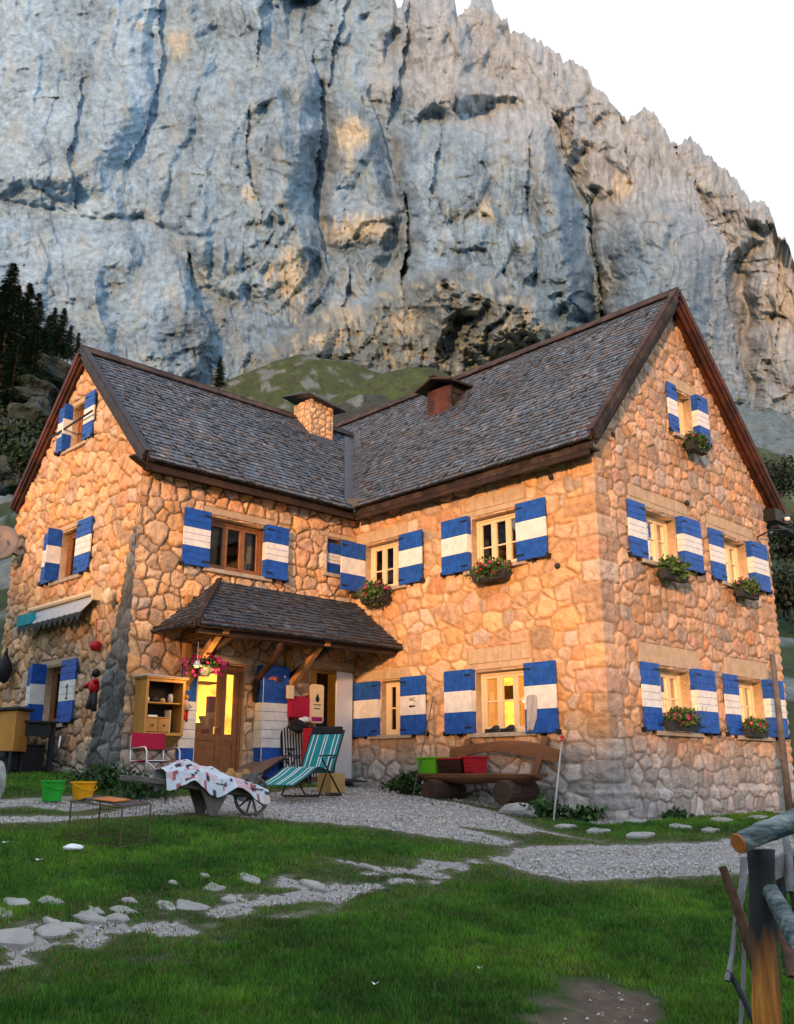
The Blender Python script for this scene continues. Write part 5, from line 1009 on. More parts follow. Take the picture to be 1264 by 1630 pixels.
for i, (px, py, d, r_, lab) in enumerate([(1240, 760, 80, 3.0, 'dark shrub under the right eave on the far slope'), (1262, 860, 60, 2.2, 'dark shrub on the slope at the right edge'), (1262, 940, 50, 2.2, 'lower dark shrub on the slope at the right edge')]):
    p = dep(px, py, d); t = thing('shrub', lab, 'shrub', p, 'dark shrubs on the right slope'); leaves('foliage', 2200, p, (r_, r_, r_ * .6), .30, t, 80 + i, ((.004, .012, .008), (.012, .028, .013)))
    MB().tube([p - np.array([0, 0, 1.8]), p], [.1, .05], 6).obj('stem', M['bark'], t)
rockobj('boulder', gp(826, 1297) + np.array([0, 0, .03]), (.20, .36, .15), 'pale boulder lying at the right end of the log bench', 12, None, 'greyrock', .12, 12)
# flat stones: along the track and the paving at the corner
def flat_stone(px, py, w_, l_, h_, rot, sd, lab, g, m='slab', sink=.6):
    p = gp(px, py); rg = random.Random(sd); n = 11; mb = MB(); top = []; bot = []
    for i in range(n):
        a = 6.283 * i / n; q = rg.uniform(.62, 1.15); x = w_ * q * math.cos(a); y = l_ * q * math.sin(a); c_, s_ = math.cos(rot), math.sin(rot)
        X = p[0] + x * c_ - y * s_; Y = p[1] + x * s_ + y * c_; z = float(gz(X, Y)); top.append((X, Y, z + h_ * (1 - sink) + rg.uniform(-.006, .006))); bot.append((X, Y, z - h_))
    inn = [(p[0] + (t_[0] - p[0]) * .8, p[1] + (t_[1] - p[1]) * .8, t_[2] + h_ * .25) for t_ in top]
    mb.add(bot + top + inn, [(i, (i + 1) % n, n + (i + 1) % n, n + i) for i in range(n)] + [(n + i, n + (i + 1) % n, 2 * n + (i + 1) % n, 2 * n + i) for i in range(n)] + [tuple(range(2 * n, 3 * n))])
    return tag(mb.obj('flat_stone', M[m]), lab, 'stone', g)
SL = [(24, 1440, .28, .17, 'at the left edge, furthest back in the track'), (77, 1436, .22, .12, 'second from the left in the back row of the track'), (85, 1474, .30, .10, 'long thin one in the middle of the left track'), (142, 1464, .26, .12, 'rounded one right of the long thin one'), (20, 1495, .42, .26, 'largest one, at the left edge of the track'), (82, 1484, .30, .20, 'next to the largest one at the left edge'), (110, 1478, .16, .12, 'small one between the rounded and the largest'), (196, 1452, .18, .10, 'in the middle of the track, behind the paler pair'), (152, 1453, .15, .09, 'small one left of the middle of the track'), (188, 1464, .16, .10, 'in front of the middle one'), (264, 1444, .16, .10, 'first of the right hand pair'), (302, 1444, .25, .14, 'wide one at the right end of the stony track'), (340, 1415, .16, .12, 'round one standing alone near the worn grass'), (205, 1436, .14, .06, 'thin one at the back of the track'), (4, 1458, .20, .09, 'cut by the left photo edge'), (365, 1434, .12, .06, 'small one under the lone round one'), (395, 1400, .24, .12, 'in the stony patch in the centre of the lawn'), (275, 1408, .10, .06, 'tiny one in the grass left of the stony patch'), (500, 1412, .4, .12, 'where the track narrows in the centre of the lawn'), (590, 1384, .30, .08, 'in the short upper strip of the track'), (325, 1396, .08, .05, 'smallest white one in the grass above the track')]
for i, (px, py, w_, l_, lab) in enumerate(SL): flat_stone(px, py, w_ * (.72 if w_ < .27 else .52), l_ * (.8 if w_ < .27 else .6), .045 + .015 * (w_ > .25), -YAW + .2 * math.sin(i * 3) + .0 - math.pi / 2 + YAW * 2 - R(44), 100 + i, 'pale flat stone, ' + lab, 'flat stones along the lawn track', 'slab', .72)
FS = [(1010, 1310, .55, .30, 'wide slab at the foot of the front house corner'), (1085, 1318, .6, .28, 'slab in the middle of the corner paving'), (950, 1326, .5, .2, 'narrow slab nearest the red topped stick'), (1150, 1308, .55, .25, 'slab under the middle of the tall gable'), (1210, 1303, .6, .22, 'slab near the leaning wooden pole'), (1020, 1332, .7, .2, 'long slab at the edge of the gravel'), (1130, 1324, .5, .16, 'thin slab in the outer row of the paving'), (900, 1318, .4, .18, 'slab between the boulder and the outer row'), (1245, 1296, .5, .2, 'slab furthest right by the fence rail')]
for i, (px, py, w_, l_, lab) in enumerate(FS): flat_stone(px, py, w_ * (.72 if w_ < .27 else .52), l_ * (.8 if w_ < .27 else .6), .05, .12 * math.sin(i * 2.3), 200 + i, 'grey paving stone, ' + lab, 'paving stones round the house corner', 'slab', .35)
rockobj('stone_block', gp(-4, 1272) + np.array([0, 0, .22]), (.09, .09, .26), 'pale stone block standing at the left edge beyond the buckets', 9, None, 'greyrock', .12)

# ------------------------------------------------------------------ things in the yard
def bucket(px, py, r0, r1, h_, label, m, rim=True):
    p = gp(px, py); mb = MB(); mb.lathe(p, [(0, .004), (r0, .0), (r1, h_), (r1 + .012, h_), (r1 + .012, h_ - .025), (r1 - .0, h_ - .03), (r1 - .008, h_ - .01), (r0 - .01, .02), (0, .02)], 26)
    t = thing('bucket', label, 'bucket', p); mb.obj('tub', M[m], t, smooth=False); mb = MB()
    a = np.array([r1 + .012, 0, h_ - .05]); v = [p + np.array([math.cos(k) * (r1 + .015), math.sin(k) * (r1 + .015), h_ - .03 - .09 * math.sin(k - 3.4)]) for k in np.linspace(3.4, 3.4 + 3.14, 12)]
    mb.tube(v, .006, 6); mb.obj('handle', M[m], t, smooth=True); return t
bucket(82, 1275, .125, .150, .27, 'bright green plastic bucket on the gravel left of the yellow one', 'green_plastic'); bucket(131, 1273, .125, .165, .245, 'yellow plastic bucket on the gravel right of the green one', 'yellow_plastic')
# red folding chair
def red_chair():
    p = gp(243, 1262); p[0] += .0; t = thing('folding_chair', 'red canvas folding chair with steel arms against the wall under the wooden cabinet', 'chair', p)
    W, D_ = .28, .24; x0, y0, z0 = p[0], p[1] + .0, p[2]
    mb = MB()
    for s_ in (-1, 1):
        mb.tube([(x0 + s_ * W, y0 - D_, z0 + .02), (x0 + s_ * W, y0 - D_, z0 + .60), (x0 + s_ * W, y0 - D_ + .06, z0 + .66), (x0 + s_ * W, y0 + D_, z0 + .64)], .013, 8)
        mb.tube([(x0 + s_ * W, y0 + D_, z0 + .02), (x0 + s_ * W, y0 + D_, z0 + .86)], .012, 8)
    for y in (y0 - D_, y0 + D_): mb.tube([(x0 - W, y, z0 + .03), (x0 + W, y, z0 + .46)], .011, 8); mb.tube([(x0 + W, y, z0 + .03), (x0 - W, y, z0 + .46)], .011, 8)
    mb.tube([(x0 - W, y0 - D_, z0 + .46), (x0 + W, y0 - D_, z0 + .46)], .01, 8); mb.tube([(x0 - W, y0 + D_, z0 + .46), (x0 + W, y0 + D_, z0 + .46)], .01, 8)
    mb.obj('frame', M['steel'], t, smooth=True)
    MB().hexa([(x0 - W, y0 - D_, z0 + .46), (x0 + W, y0 - D_, z0 + .46), (x0 + W, y0 + D_, z0 + .44), (x0 - W, y0 + D_, z0 + .44), (x0 - W, y0 - D_, z0 + .475), (x0 + W, y0 - D_, z0 + .475), (x0 + W, y0 + D_, z0 + .455), (x0 - W, y0 + D_, z0 + .455)]).obj('seat', M['red_cloth'], t)
    MB().box(x0 - W - .01, x0 + W + .01, y0 + D_ - .012, y0 + D_ + .012, z0 + .64, z0 + .88).obj('backrest', M['red_cloth'], t, bevel=.006)
red_chair()
# wheelbarrow and the cloth over it
def barrow():
    p = gp(310, 1299); t = thing('wheelbarrow', 'old wooden wheelbarrow with a large spoked wheel standing on the gravel', 'wheelbarrow', p)
    u = np.array([.98, -.20, 0]); u /= np.linalg.norm(u); v = np.array([.20, .98, 0]); z = p[2]
    KS = .80; P = lambda a, b, c: tuple(p + u * a * .92 + v * b * KS + UP * c * KS)
    mb = MB()
    for s_ in (-1, 1): mb.beam(P(-1.02, s_ * .30, .60), P(.98, s_ * .13, .30), .06, .07)
    mb.obj('shaft', M['oldwood'], t, bevel=.01)
    mb = MB(); mb.hexa([P(-.45, -.33, .55), P(.75, -.26, .38), P(.75, .26, .38), P(-.45, .33, .55), P(-.45, -.33, .58), P(.75, -.26, .41), P(.75, .26, .41), P(-.45, .33, .58)])
    mb.hexa([P(.74, -.26, .40), P(.78, -.26, .40), P(.78, .26, .40), P(.74, .26, .40), P(.80, -.30, .66), P(.84, -.30, .66), P(.84, .30, .66), P(.80, .30, .66)])
    for i in range(7): a = -.4 + i * .19; mb.hexa([P(a, -.34, .585 - .14 * (a + .45)), P(a + .17, -.34, .56 - .14 * (a + .45)), P(a + .17, .34, .56 - .14 * (a + .45)), P(a, .34, .585 - .14 * (a + .45)), P(a, -.34, .605 - .14 * (a + .45)), P(a + .17, -.34, .58 - .14 * (a + .45)), P(a + .17, .34, .58 - .14 * (a + .45)), P(a, .34, .605 - .14 * (a + .45))])
    mb.obj('tray', M['oldwood'], t, bevel=.006)
    for s_ in (-1, 1):
        mb = MB(); mb.hexa([P(.12, s_ * .30, 0), P(.22, s_ * .30, 0), P(.22, s_ * .26, 0), P(.12, s_ * .26, 0), P(-.05, s_ * .30, .50), P(.42, s_ * .30, .44), P(.42, s_ * .26, .44), P(-.05, s_ * .26, .50)]); mb.obj('leg', M['oldwood'], t, bevel=.008)
    c = np.array(P(.86, 0, .30)); mb = MB(); R_ = .24; ring = [tuple(c + u * R_ * math.cos(a) + UP * R_ * math.sin(a)) for a in np.linspace(0, 6.2832, 29)]
    mb.tube(ring, .022, 8, cap=False)
    wh = mb.obj('wheel', M['oldwood'], t, smooth=True); mb = MB()
    for k in range(5): a = k * math.pi / 5; mb.beam(c - (u * math.cos(a) + UP * math.sin(a)) * R_, c + (u * math.cos(a) + UP * math.sin(a)) * R_, .022, .025, up=v)
    mb.tube([c - v * .14, c + v * .14], .035, 10)
    mb.obj('spokes', M['oldwood'], wh)
    # printed cloth heaped over the tray
    n, m_ = 120, 66; S_, T_ = np.meshgrid(np.linspace(0, 1, n), np.linspace(0, 1, m_), indexing='ij')
    A = -.55 + 1.55 * S_ ; B = (T_ - .5) * .95
    H = .64 - .14 * (A + .45) + .20 * np.exp(-((A - .05) / .55) ** 2) * np.exp(-(B / .30) ** 2) + .10 * np.exp(-((A + .25) / .2) ** 2 - ((B) / .25) ** 2) + .05 * fbm(S_ * 7, T_ * 4, 3, 9) + .03 * rdg(S_ * 4 + T_ * 2, T_ * 2, 2, 19)
    edge = np.clip(np.abs(B) - .30, 0, 1); H -= edge * (1.05 + .55 * np.sin(A * 9)); B = np.where(np.abs(B) > .30, np.sign(B) * (.30 + (np.abs(B) - .30) * .55), B); H -= .30 * np.clip(A - .86, 0, 1)
    Pt = p + u * A[..., None] * .92 + v * B[..., None] * KS + UP * H[..., None] * KS
    us, vs_ = S_ * 15, T_ * 9; cell = hsh(np.floor(us), np.floor(vs_), 5); c2 = hsh(np.floor(us * 2.3), np.floor(vs_ * 2.3), 8)
    col = np.ones(S_.shape + (3,)) * np.array([.52, .60, .68]); col[cell > .80] = (.52, .38, .42); col[(cell < .22) & (c2 > .7)] = (.35, .09, .12); col[(cell < .55) & (cell > .42)] = (.48, .55, .60); col[c2 > .93] = (.05, .04, .06); col[(cell > .3) & (cell < .42) & (c2 < .5)] = (.6, .48, .47)
    ii, jj = np.meshgrid(np.arange(n - 1), np.arange(m_ - 1), indexing='ij'); a = (ii * m_ + jj).ravel()
    M['print'] = mat('printed_cloth', (.6, .6, .6), .85, attr=True, var=.08)
    o = bigmesh('cloth', Pt.reshape(-1, 3), np.stack([a, a + m_, a + m_ + 1, a + 1], -1), M['print'], None, True, col.reshape(-1, 3)); md = o.modifiers.new('s', 'SOLIDIFY'); md.thickness = .006
    sb = o.modifiers.new('ss', 'SUBSURF'); sb.levels = 1; sb.render_levels = 1
    tag(o, 'white and pink printed cloth heaped over the wooden wheelbarrow', 'cloth')
barrow()
# wall cabinet
def cabinet():
    u0, u1, z0, z1 = 7.86, 8.60, 2.22, 3.14; D_ = .40; p = np.array(FB((u0 + u1) / 2, z0, .2)); t = thing('wall_cabinet', 'open honey coloured wooden cabinet hung on the wall above the red folding chair', 'cabinet', p)
    mb = MB(); mb.fbox(FB, u0, u0 + .03, z0, z1, .06, D_); mb.fbox(FB, u1 - .03, u1, z0, z1, .06, D_); mb.fbox(FB, u0 + .03, u1 - .03, z0, z0 + .03, .06, D_); mb.fbox(FB, u0 + .03, u1 - .03, z0 + .03, z1, .06, .08, 1)
    mb.fbox(FB, u0 - .03, u1 + .03, z1, z1 + .03, .04, D_ + .05); fr(mb, FB, u0, u1, z0, z1, .05, D_ + .001, D_ + .02)
    mb.hexa([FB(u0 + .05, z0 - .22, .06), FB(u1 - .05, z0 - .22, .06), FB(u1 - .05, z0 - .22, .12), FB(u0 + .05, z0 - .22, .12), FB(u0, z0 - .004, .06), FB(u1, z0 - .004, .06), FB(u1, z0 - .004, D_), FB(u0, z0 - .004, D_)])
    mb.obj('body', [M['honeywood'], M['dark']], t, bevel=.005)
    mb = MB(); mb.fbox(FB, u0 + .04, u1 - .04, z0 + .52, z0 + .54, .08, D_ - .02); mb.obj('shelf', M['honeywood'], t); mb = MB(); mb.fbox(FB, u0 + .04, u0 + .5, z0 + .28, z0 + .30, .08, D_ - .02); mb.obj('shelf', M['honeywood'], t)
    for i in range(2):
        a = u0 + .06 + i * .22; MB().fbox(FB, a, a + .21, z0 + .06, z0 + .27, .1, D_ - .01).obj('drawer', M['honeywood'], t, bevel=.006); dd = [o for o in t.children if o.name.startswith('drawer')][-1]
        mb = MB(); mb.lathe(FB(a + .105, z0 + .165, D_ + .0), [(0, -.02), (.016, -.015), (.014, 0), (0, .012)], 10, axis='y'); mb.obj('knob', M['tablewood'], dd, smooth=True)
    MB().hexa([FB(u0 - .05, z1 + .032, .03), FB(u1 + .05, z1 + .032, .03), FB(u1 + .05, z1 + .032, D_ + .07), FB(u0 - .05, z1 + .032, D_ + .07), FB(u0 - .04, z1 + .06, .03), FB(u1 + .04, z1 + .05, .03), FB(u1 + .05, z1 + .045, D_ + .06), FB(u0 - .03, z1 + .055, D_ + .06)]).obj('cover_sheet', M['canvas'], t, bevel=.01)
    rg = random.Random(3)
    names = [('jar', 'pale jar on the upper cabinet shelf at the left', .10, 'white_enamel', .05, .09), ('jar', 'dark jar in the middle of the upper cabinet shelf', .26, 'tablewood', .06, .10), ('jar', 'grey tin near the right end of the upper cabinet shelf', .55, 'grey_cloth', .045, .15), ('jar', 'small brown pot on the upper cabinet shelf', .40, 'parcel', .05, .07)]
    for nm, lab, dx, m, r_, h_ in names:
        mb = MB(); mb.lathe(FB(u0 + dx, z0 + .542, .26), [(0, 0), (r_, 0), (r_ * 1.05, h_ * .7), (r_ * .7, h_), (0, h_)], 12); tag(mb.obj(nm, M[m], smooth=True), lab, 'jar', 'jars and tins in the wall cabinet')
    MB().fbox(FB, u0 + .10, u0 + .27, z0 + .302, z0 + .33, .2, .36).obj('book', M['paper'])
    tag(bpy.data.objects['book'], 'white booklet lying on the short lower shelf of the cabinet', 'booklet')
    mb = MB(); mb.lathe(FB(u0 + .58, z0 + .03, .26), [(0, 0), (.035, 0), (.035, .2), (.012, .27), (.012, .32), (0, .32)], 12); tag(mb.obj('bottle', M['iron'], smooth=True), 'dark bottle standing in the right compartment of the wall cabinet', 'bottle')
    mb = MB(); mb.fbox(FB, u0 + .495, u0 + .51, z0 + .03, z0 + .42, .2, D_ - .02); mb.obj('divider', M['cream'], t)
cabinet()
# horseshoe
mb = MB(); c = FB(8.20, 3.42, .07); mb.tube([(c[0] + .085 * math.cos(a), c[1], c[2] + .12 * math.sin(a)) for a in np.linspace(-.9, 4.04, 18)], .016, 6); tag(mb.obj('horseshoe', M['oldwood'], smooth=True), 'rusty horseshoe nailed to the wall above the wooden cabinet', 'horseshoe')
# hanging doll on the left door shutter
p = onp(297, 1115, 1, 14.3); t = thing('hanging_doll', 'small string doll in pale and red clothes hanging on the left door shutter', 'doll', p); mb = MB()
mb.tube([p + np.array([0, 0, .55]), p + np.array([0, 0, .10])], .003, 4); mb.obj('string', M['oldwood'], t)
mb = MB(); mb.lathe(p, [(0, .10), (.035, .08), (.04, .04), (.0, .01)], 12); mb.obj('head', M['lightwood'], t, smooth=True)
mb = MB(); mb.lathe(p, [(0, .02), (.03, .0), (.055, -.16), (0, -.17)], 12); mb.tube([p + np.array([-.02, 0, -.01]), p + np.array([-.09, -.01, -.12])], .014, 6); mb.tube([p + np.array([.02, 0, -.01]), p + np.array([.09, -.01, -.12])], .014, 6); mb.obj('body', M['grey_cloth'], t, smooth=True)
mb = MB(); mb.tube([p + np.array([-.02, 0, -.16]), p + np.array([-.03, 0, -.33])], .02, 6); mb.tube([p + np.array([.025, 0, -.16]), p + np.array([.02, 0, -.36])], .02, 6); mb.obj('trousers', M['crimson'], t, smooth=True)
# hanging red ornaments on gable
p = onp(152, 1028, 0, XB - .12); mb = MB(); mb.lathe(p, [(0, -.10), (.07, -.08), (.10, .0), (.085, .06), (.02, .09), (0, .09)], 16); mb.tube([p + np.array([0, 0, .12]), p + np.array([0, .05, .5])], .006, 5)
tag(mb.obj('red_lantern', M['red_plastic'], smooth=True), 'round red lantern hanging under the awning beside the buttress', 'lantern')
p = onp(150, 1092, 0, XB - .30); t = thing('hanging_puppet', 'red clothed puppet with dark legs hanging beside the lower left window', 'puppet', p); mb = MB(); mb.lathe(p, [(0, .12), (.07, .09), (.09, 0), (.075, -.10), (0, -.12)], 12); mb.tube([p + np.array([0, .02, .08]), p + np.array([-.05, .22, .0])], .045, 7); mb.tube([p + np.array([0, -.02, .08]), p + np.array([-.05, -.16, .08])], .04, 7); mb.obj('body', M['crimson'], t, smooth=True)
mb = MB(); mb.lathe(p + np.array([0, -.02, .2]), [(0, -.07), (.07, -.03), (.07, .05), (0, .09)], 12); mb.obj('head', M['iron'], t, smooth=True); mb = MB(); mb.tube([p + np.array([0, .04, -.1]), p + np.array([-.04, .08, -.38])], .05, 7); mb.tube([p + np.array([0, -.04, -.1]), p + np.array([0, -.06, -.42])], .045, 7); mb.obj('trousers', M['tablewood'], t, smooth=True)
p = onp(6, 1066, 0, XB - .25); t = thing('hanging_bag', 'dark round bag hanging low at the left edge of the gable', 'bag', p); mb = MB(); mb.blob(p, (.15, .24, .26), 5, .1, 10); mb.obj('sack', M['black_cloth'], t, smooth=True); mb = MB(); mb.tube([p + np.array([0, .1, .2]), p + np.array([.05, .08, .42]), p + np.array([.0, -.05, .42]), p + np.array([0, -.1, .2])], .02, 6); mb.obj('strap', M['black_cloth'], t, smooth=True)
mb = MB(); p = onp(172, 950, 0, XB - .22); mb.blob(p, (.09, .12, .12), 6, .25, 10); mb.tube([p, p + np.array([-.02, -.10, .12])], [.03, .01], 6); mb.tube([p, p + np.array([-.02, .12, .12])], [.03, .01], 6); tag(mb.obj('animal_skull', M['cream'], smooth=True), 'pale horned skull fixed at the right end of the awning', 'skull')
# satellite dish
p = dep(2, 866, 19.0); t = thing('satellite_dish', 'grey satellite dish cut off by the left edge beyond the gable', 'satellite dish', p); mb = MB(); ax = Vector((-.55, -.8, .25)).normalized(); sx = ax.cross(Vector((0, 0, 1))).normalized(); sy = sx.cross(ax); vs_ = []; n = 28
for r_ in (0, .12, .24, .36): vs_ += [Vector(p) + ax * (r_ * r_ * .7) + sx * r_ * math.cos(6.283 * j / n) + sy * r_ * 1.08 * math.sin(6.283 * j / n) for j in range(n)]
mb.add(vs_, [(i * n + j, i * n + (j + 1) % n, (i + 1) * n + (j + 1) % n, (i + 1) * n + j) for i in range(3) for j in range(n)]); mb.obj('dish', M['dishgrey'], t, smooth=True, solid=.01)
mb = MB(); q = Vector(p) + ax * .35; mb.tube([Vector(p) - sy * .38, q - sy * .05], .012, 6); mb.tube([q - sy * .05, q + sy * .05 - ax * .1], .03, 8); mb.tube([Vector(p), Vector(p) - ax * .2, (XB + .1, YN - .25, p[2] - .2)], .02, 6); mb.obj('arm', M['iron'], t, smooth=True)
# dark table/bench at left and the ochre box
p = gp(70, 1258); t = thing('wooden_table', 'dark wooden table standing under the lower left window', 'table', p); X0, Y0, Z0 = XB - .95, 16.0, 1.5
x0, x1, y0, y1 = 6.6, 7.5, 16.4, 18.3; zg = float(gz(7, 17)); mb = MB()
for i in range(5): mb.box(x0 + i * .18, x0 + i * .18 + .17, y0, y1, zg + .82, zg + .86)
mb.obj('tabletop', M['tablewood'], t, bevel=.006)
for x in (x0 + .08, x1 - .08):
    for y in (y0 + .1, y1 - .1): MB().box(x - .04, x + .04, y - .04, y + .04, zg - .05, zg + .818).obj('leg', M['tablewood'], t)
mb = MB(); mb.box(x0 + .04, x0 + .08, y0 + .15, y1 - .15, zg + .60, zg + .80); mb.box(x0 + .1, x1 - .1, y0 + .06, y0 + .10, zg + .60, zg + .80); mb.box(x0 + .1, x0 + .16, y0 + .15, y1 - .15, zg + .2, zg + .26); mb.obj('apron', M['tablewood'], t)
for i, (y, lab) in enumerate(((16.9, 'black crate under the dark table, nearest the buttress'), (17.7, 'black crate under the dark table, further from the buttress'))):
    mb = MB(); mb.box(6.75, 7.35, y - .3, y + .3, zg + .0, zg + .42); mb.box(6.73, 7.37, y - .32, y + .32, zg + .421, zg + .46); tag(mb.obj('storage_crate', M['iron'], bevel=.02), lab, 'crate', 'black crates under the dark table')
p = onp(93, 1188, 1, 16.3); mb = MB(); mb.tube([p + np.array([-.02, 0, -.2]), p + np.array([.03, 0, .18])], [.02, .035], 7); tag(mb.obj('gas_lighter', M['steel'], smooth=True), 'small shiny metal torch leaning against the front of the dark table', 'torch')
mb = MB(); q0 = dep(-30, 1195, 16.2); q1 = dep(20, 1196, 16.2); mb.hexa([tuple(q0), tuple(q1), tuple(q1 + HD * .6), tuple(q0 + HD * .6), tuple(q0 + UP * .62), tuple(q1 + UP * .68), tuple(q1 + HD * .6 + UP * .68), tuple(q0 + HD * .6 + UP * .62)]); t = thing('ochre_cupboard', 'low ochre wooden cupboard with a dark top at the left edge', 'cupboard', q0); mb.obj('body', M['honeywood'], t, bevel=.01)
mb = MB(); mb.hexa([tuple(q0 + UP * .63 - RT * .05 - HD * .05), tuple(q1 + UP * .69 + RT * .06 - HD * .05), tuple(q1 + HD * .65 + UP * .69 + RT * .06), tuple(q0 + HD * .65 + UP * .63), tuple(q0 + UP * .69 - HD * .05), tuple(q1 + UP * .74 + RT * .06 - HD * .05), tuple(q1 + HD * .65 + UP * .74 + RT * .06), tuple(q0 + HD * .65 + UP * .69)]); mb.obj('lid', M['tablewood'], t, bevel=.01)
mb = MB(); 
for s_ in (.05, .6):
    for k in (0, .5): q = q0 + (q1 - q0) * (s_ + .2 * 0 + (.3 if s_ > .1 else 0)) + HD * (.05 + k); mb = MB(); mb.tube([q, q - UP * .62], .03, 6); mb.obj('leg', M['tablewood'], t)

# loungers in front of the side door
def lounger(p, ang, label, cloth, stripes, name='sun_lounger', leg=True, back=R(58), w_=.56, rest=.62):
    """reclining folding lounger: leg rest, seat and tilted back of cloth on a black tube frame"""
    t = thing(name, label, 'lounger', p); u = np.array([math.cos(ang), math.sin(ang), 0]); v = np.array([-u[1], u[0], 0])
    prof = [(-rest - .42, .20), (-rest, .33), (-.35, .44), (-.25, .46), (.0, .42), (.22, .38), (.22 + .35 * math.cos(back), .38 + .35 * math.sin(back)), (.22 + .80 * math.cos(back), .38 + .80 * math.sin(back))]
    P = lambda a, b, c: tuple(p + u * a + v * b + UP * c)
    def strip(b0, b1, mname, off, nm, i0=0, i1=None):
        mb = MB(); pr = prof[i0:i1]; vs_ = []
        for k, (a, z) in enumerate(pr): vs_ += [P(a, b0, z + off), P(a, b1, z + off)]
        mb.add(vs_, [(2 * i, 2 * i + 1, 2 * i + 3, 2 * i + 2) for i in range(len(pr) - 1)]); return mb
    o = strip(-w_ / 2, w_ / 2, cloth, 0, 'fabric').obj('fabric', M[cloth], t, solid=.012)
    if stripes:
        for b in stripes: strip(b * w_, b * w_ + .016, 'white_cloth', .010, 's').obj('stripe', M['white_cloth'], o, solid=.003)
    mb = MB()
    for s_ in (-1, 1):
        b = s_ * (w_ / 2 + .02); mb.tube([P(a, b, z) for a, z in prof], .014, 7); mb.tube([P(-.30, b * 1.08, .03), P(.10, b * 1.08, .60), P(.22, b * 1.08, .62)], .014, 7); mb.tube([P(.50, b * 1.08, .03), P(-.22, b * 1.08, .60)], .014, 7)
    mb.tube([P(-.30, -w_ / 2 - .04, .03), P(-.30, w_ / 2 + .04, .03)], .014, 7); mb.tube([P(.50, -w_ / 2 - .04, .03), P(.50, w_ / 2 + .04, .03)], .014, 7); mb.tube([P(prof[-1][0], -w_ / 2, prof[-1][1]), P(prof[-1][0], w_ / 2, prof[-1][1])], .014, 7)
    mb.obj('frame', M['iron'], t, smooth=True)
    for s_ in (-1, 1): b = s_ * (w_ / 2 + .045); MB().beam(P(-.28, b, .635), P(.30, b, .65), .05, .025).obj('armrest', M['tablewood'], t, bevel=.006)
    mb = MB(); a, z = prof[-1]; mb.beam(P(a - .03, -w_ / 2, z), P(a - .03, w_ / 2, z), .05, .13); mb.obj('headrest', M['black_cloth'], t, bevel=.02)
    return t, P, prof
p = gp(498, 1270); lounger(p + np.array([-.0, .1, 0]), R(24), 'teal and white striped reclining lounger nearest the gravel', 'teal_cloth', [-.42, -.30, -.06, .02, .26, .40])
p2 = gp(462, 1250) + np.array([.15, .55, 0]); t2, P2, pr2 = lounger(p2, R(20), 'lounger with dark teal fabric behind the striped one, under a brown blanket', 'teal_cloth', [-.3, .1])
def drape(P, path, b0, b1, m, name, label, cat, seed, amp=.02, n=26, k=30):
    path = np.array(path); L = np.linspace(0, 1, len(path)); s_ = np.linspace(0, 1, k); A = np.interp(s_, L, path[:, 0]); Z = np.interp(s_, L, path[:, 1]); mb = MB(); vs_ = []
    for i in range(k):
        for j in range(n):
            f = j / (n - 1); b = b0 + (b1 - b0) * f + .02 * math.sin(s_[i] * 9 + seed); sag = -.10 * max(0, abs(f - .5) * 2 - .82) * 4
            vs_.append(P(A[i] + .01 * math.sin(f * 11), b, Z[i] + amp * float(fbm(np.array(f * 4 + seed), np.array(s_[i] * 5), 2, seed)) + sag * .4))
    mb.add(vs_, [(i * n + j, i * n + j + 1, (i + 1) * n + j + 1, (i + 1) * n + j) for i in range(k - 1) for j in range(n - 1)]); return tag(mb.obj(name, M[m], smooth=True, solid=.012), label, cat)
drape(P2, [(-1.08, .05), (-1.0, .26), (-.62, .40), (-.30, .50), (-.1, .50), (.1, .46)], -.30, .30, 'taupe_cloth', 'blanket', 'brown blanket spread over the leg rest of the rear lounger', 'blanket', 3)
drape(P2, [(.18, .42), (.36, .72), (.60, 1.12), (.68, 1.10)], -.31, .31, 'taupe_cloth', 'blanket', 'grey brown blanket hanging over the upright back of the rear lounger', 'blanket', 4, .03)
# folded striped chairs leaning behind, red cloth with a face motif left plain
def folded_chair(px, py, label, ang, m_, h_=1.25, w_=.5, yy=14.1):
    p = onp(px, py, 1, yy); p[2] = 1.46; t = thing('folded_deck_chair', label, 'deck chair', p, 'folded deck chairs leaning by the side door'); u = np.array([math.cos(ang), math.sin(ang), 0]); v = np.array([-u[1], u[0], 0]); P = lambda a, b, c: tuple(p + u * a + v * (b + .16 * c) + UP * c)
    mb = MB()
    for s_ in (-1, 1): mb.tube([P(s_ * w_ / 2, 0, 0), P(s_ * w_ / 2, 0, h_)], .013, 7)
    mb.tube([P(-w_ / 2, 0, h_), P(w_ / 2, 0, h_)], .013, 7); mb.obj('frame', M['iron'], t, smooth=True)
    o = MB().add([P(-w_ / 2, -.01, .1), P(w_ / 2, -.01, .1), P(w_ / 2, -.01, h_ - .02), P(-w_ / 2, -.01, h_ - .02)], [(0, 1, 2, 3)]).obj('fabric', M['black_cloth'], t, solid=.008)
    mb = MB()
    for i in range(8): a = -w_ / 2 + .03 + i * (w_ - .06) / 7.6; mb = MB(); mb.add([P(a, -.022, .1), P(a + .026, -.022, .1), P(a + .026, -.022, h_ - .02), P(a, -.022, h_ - .02)], [(0, 1, 2, 3)]); mb.obj('stripe', M[m_], o, solid=.004)
folded_chair(470, 1230, 'folded black and white striped deck chair nearest the door shutter', R(-8), 'white_cloth', 1.02); folded_chair(512, 1230, 'folded black and white striped deck chair nearest the pale side door', R(4), 'white_cloth', .95, .55, 14.0)
p = onp(500, 1185, 1, 13.82); mb = MB(); mb.box(p[0] - .26, p[0] + .20, p[1], p[1] + .015, 1.75, 2.42); tag(mb.obj('red_towel', M['crimson'], bevel=.006), 'bright red towel hung over the folded deck chairs', 'towel')
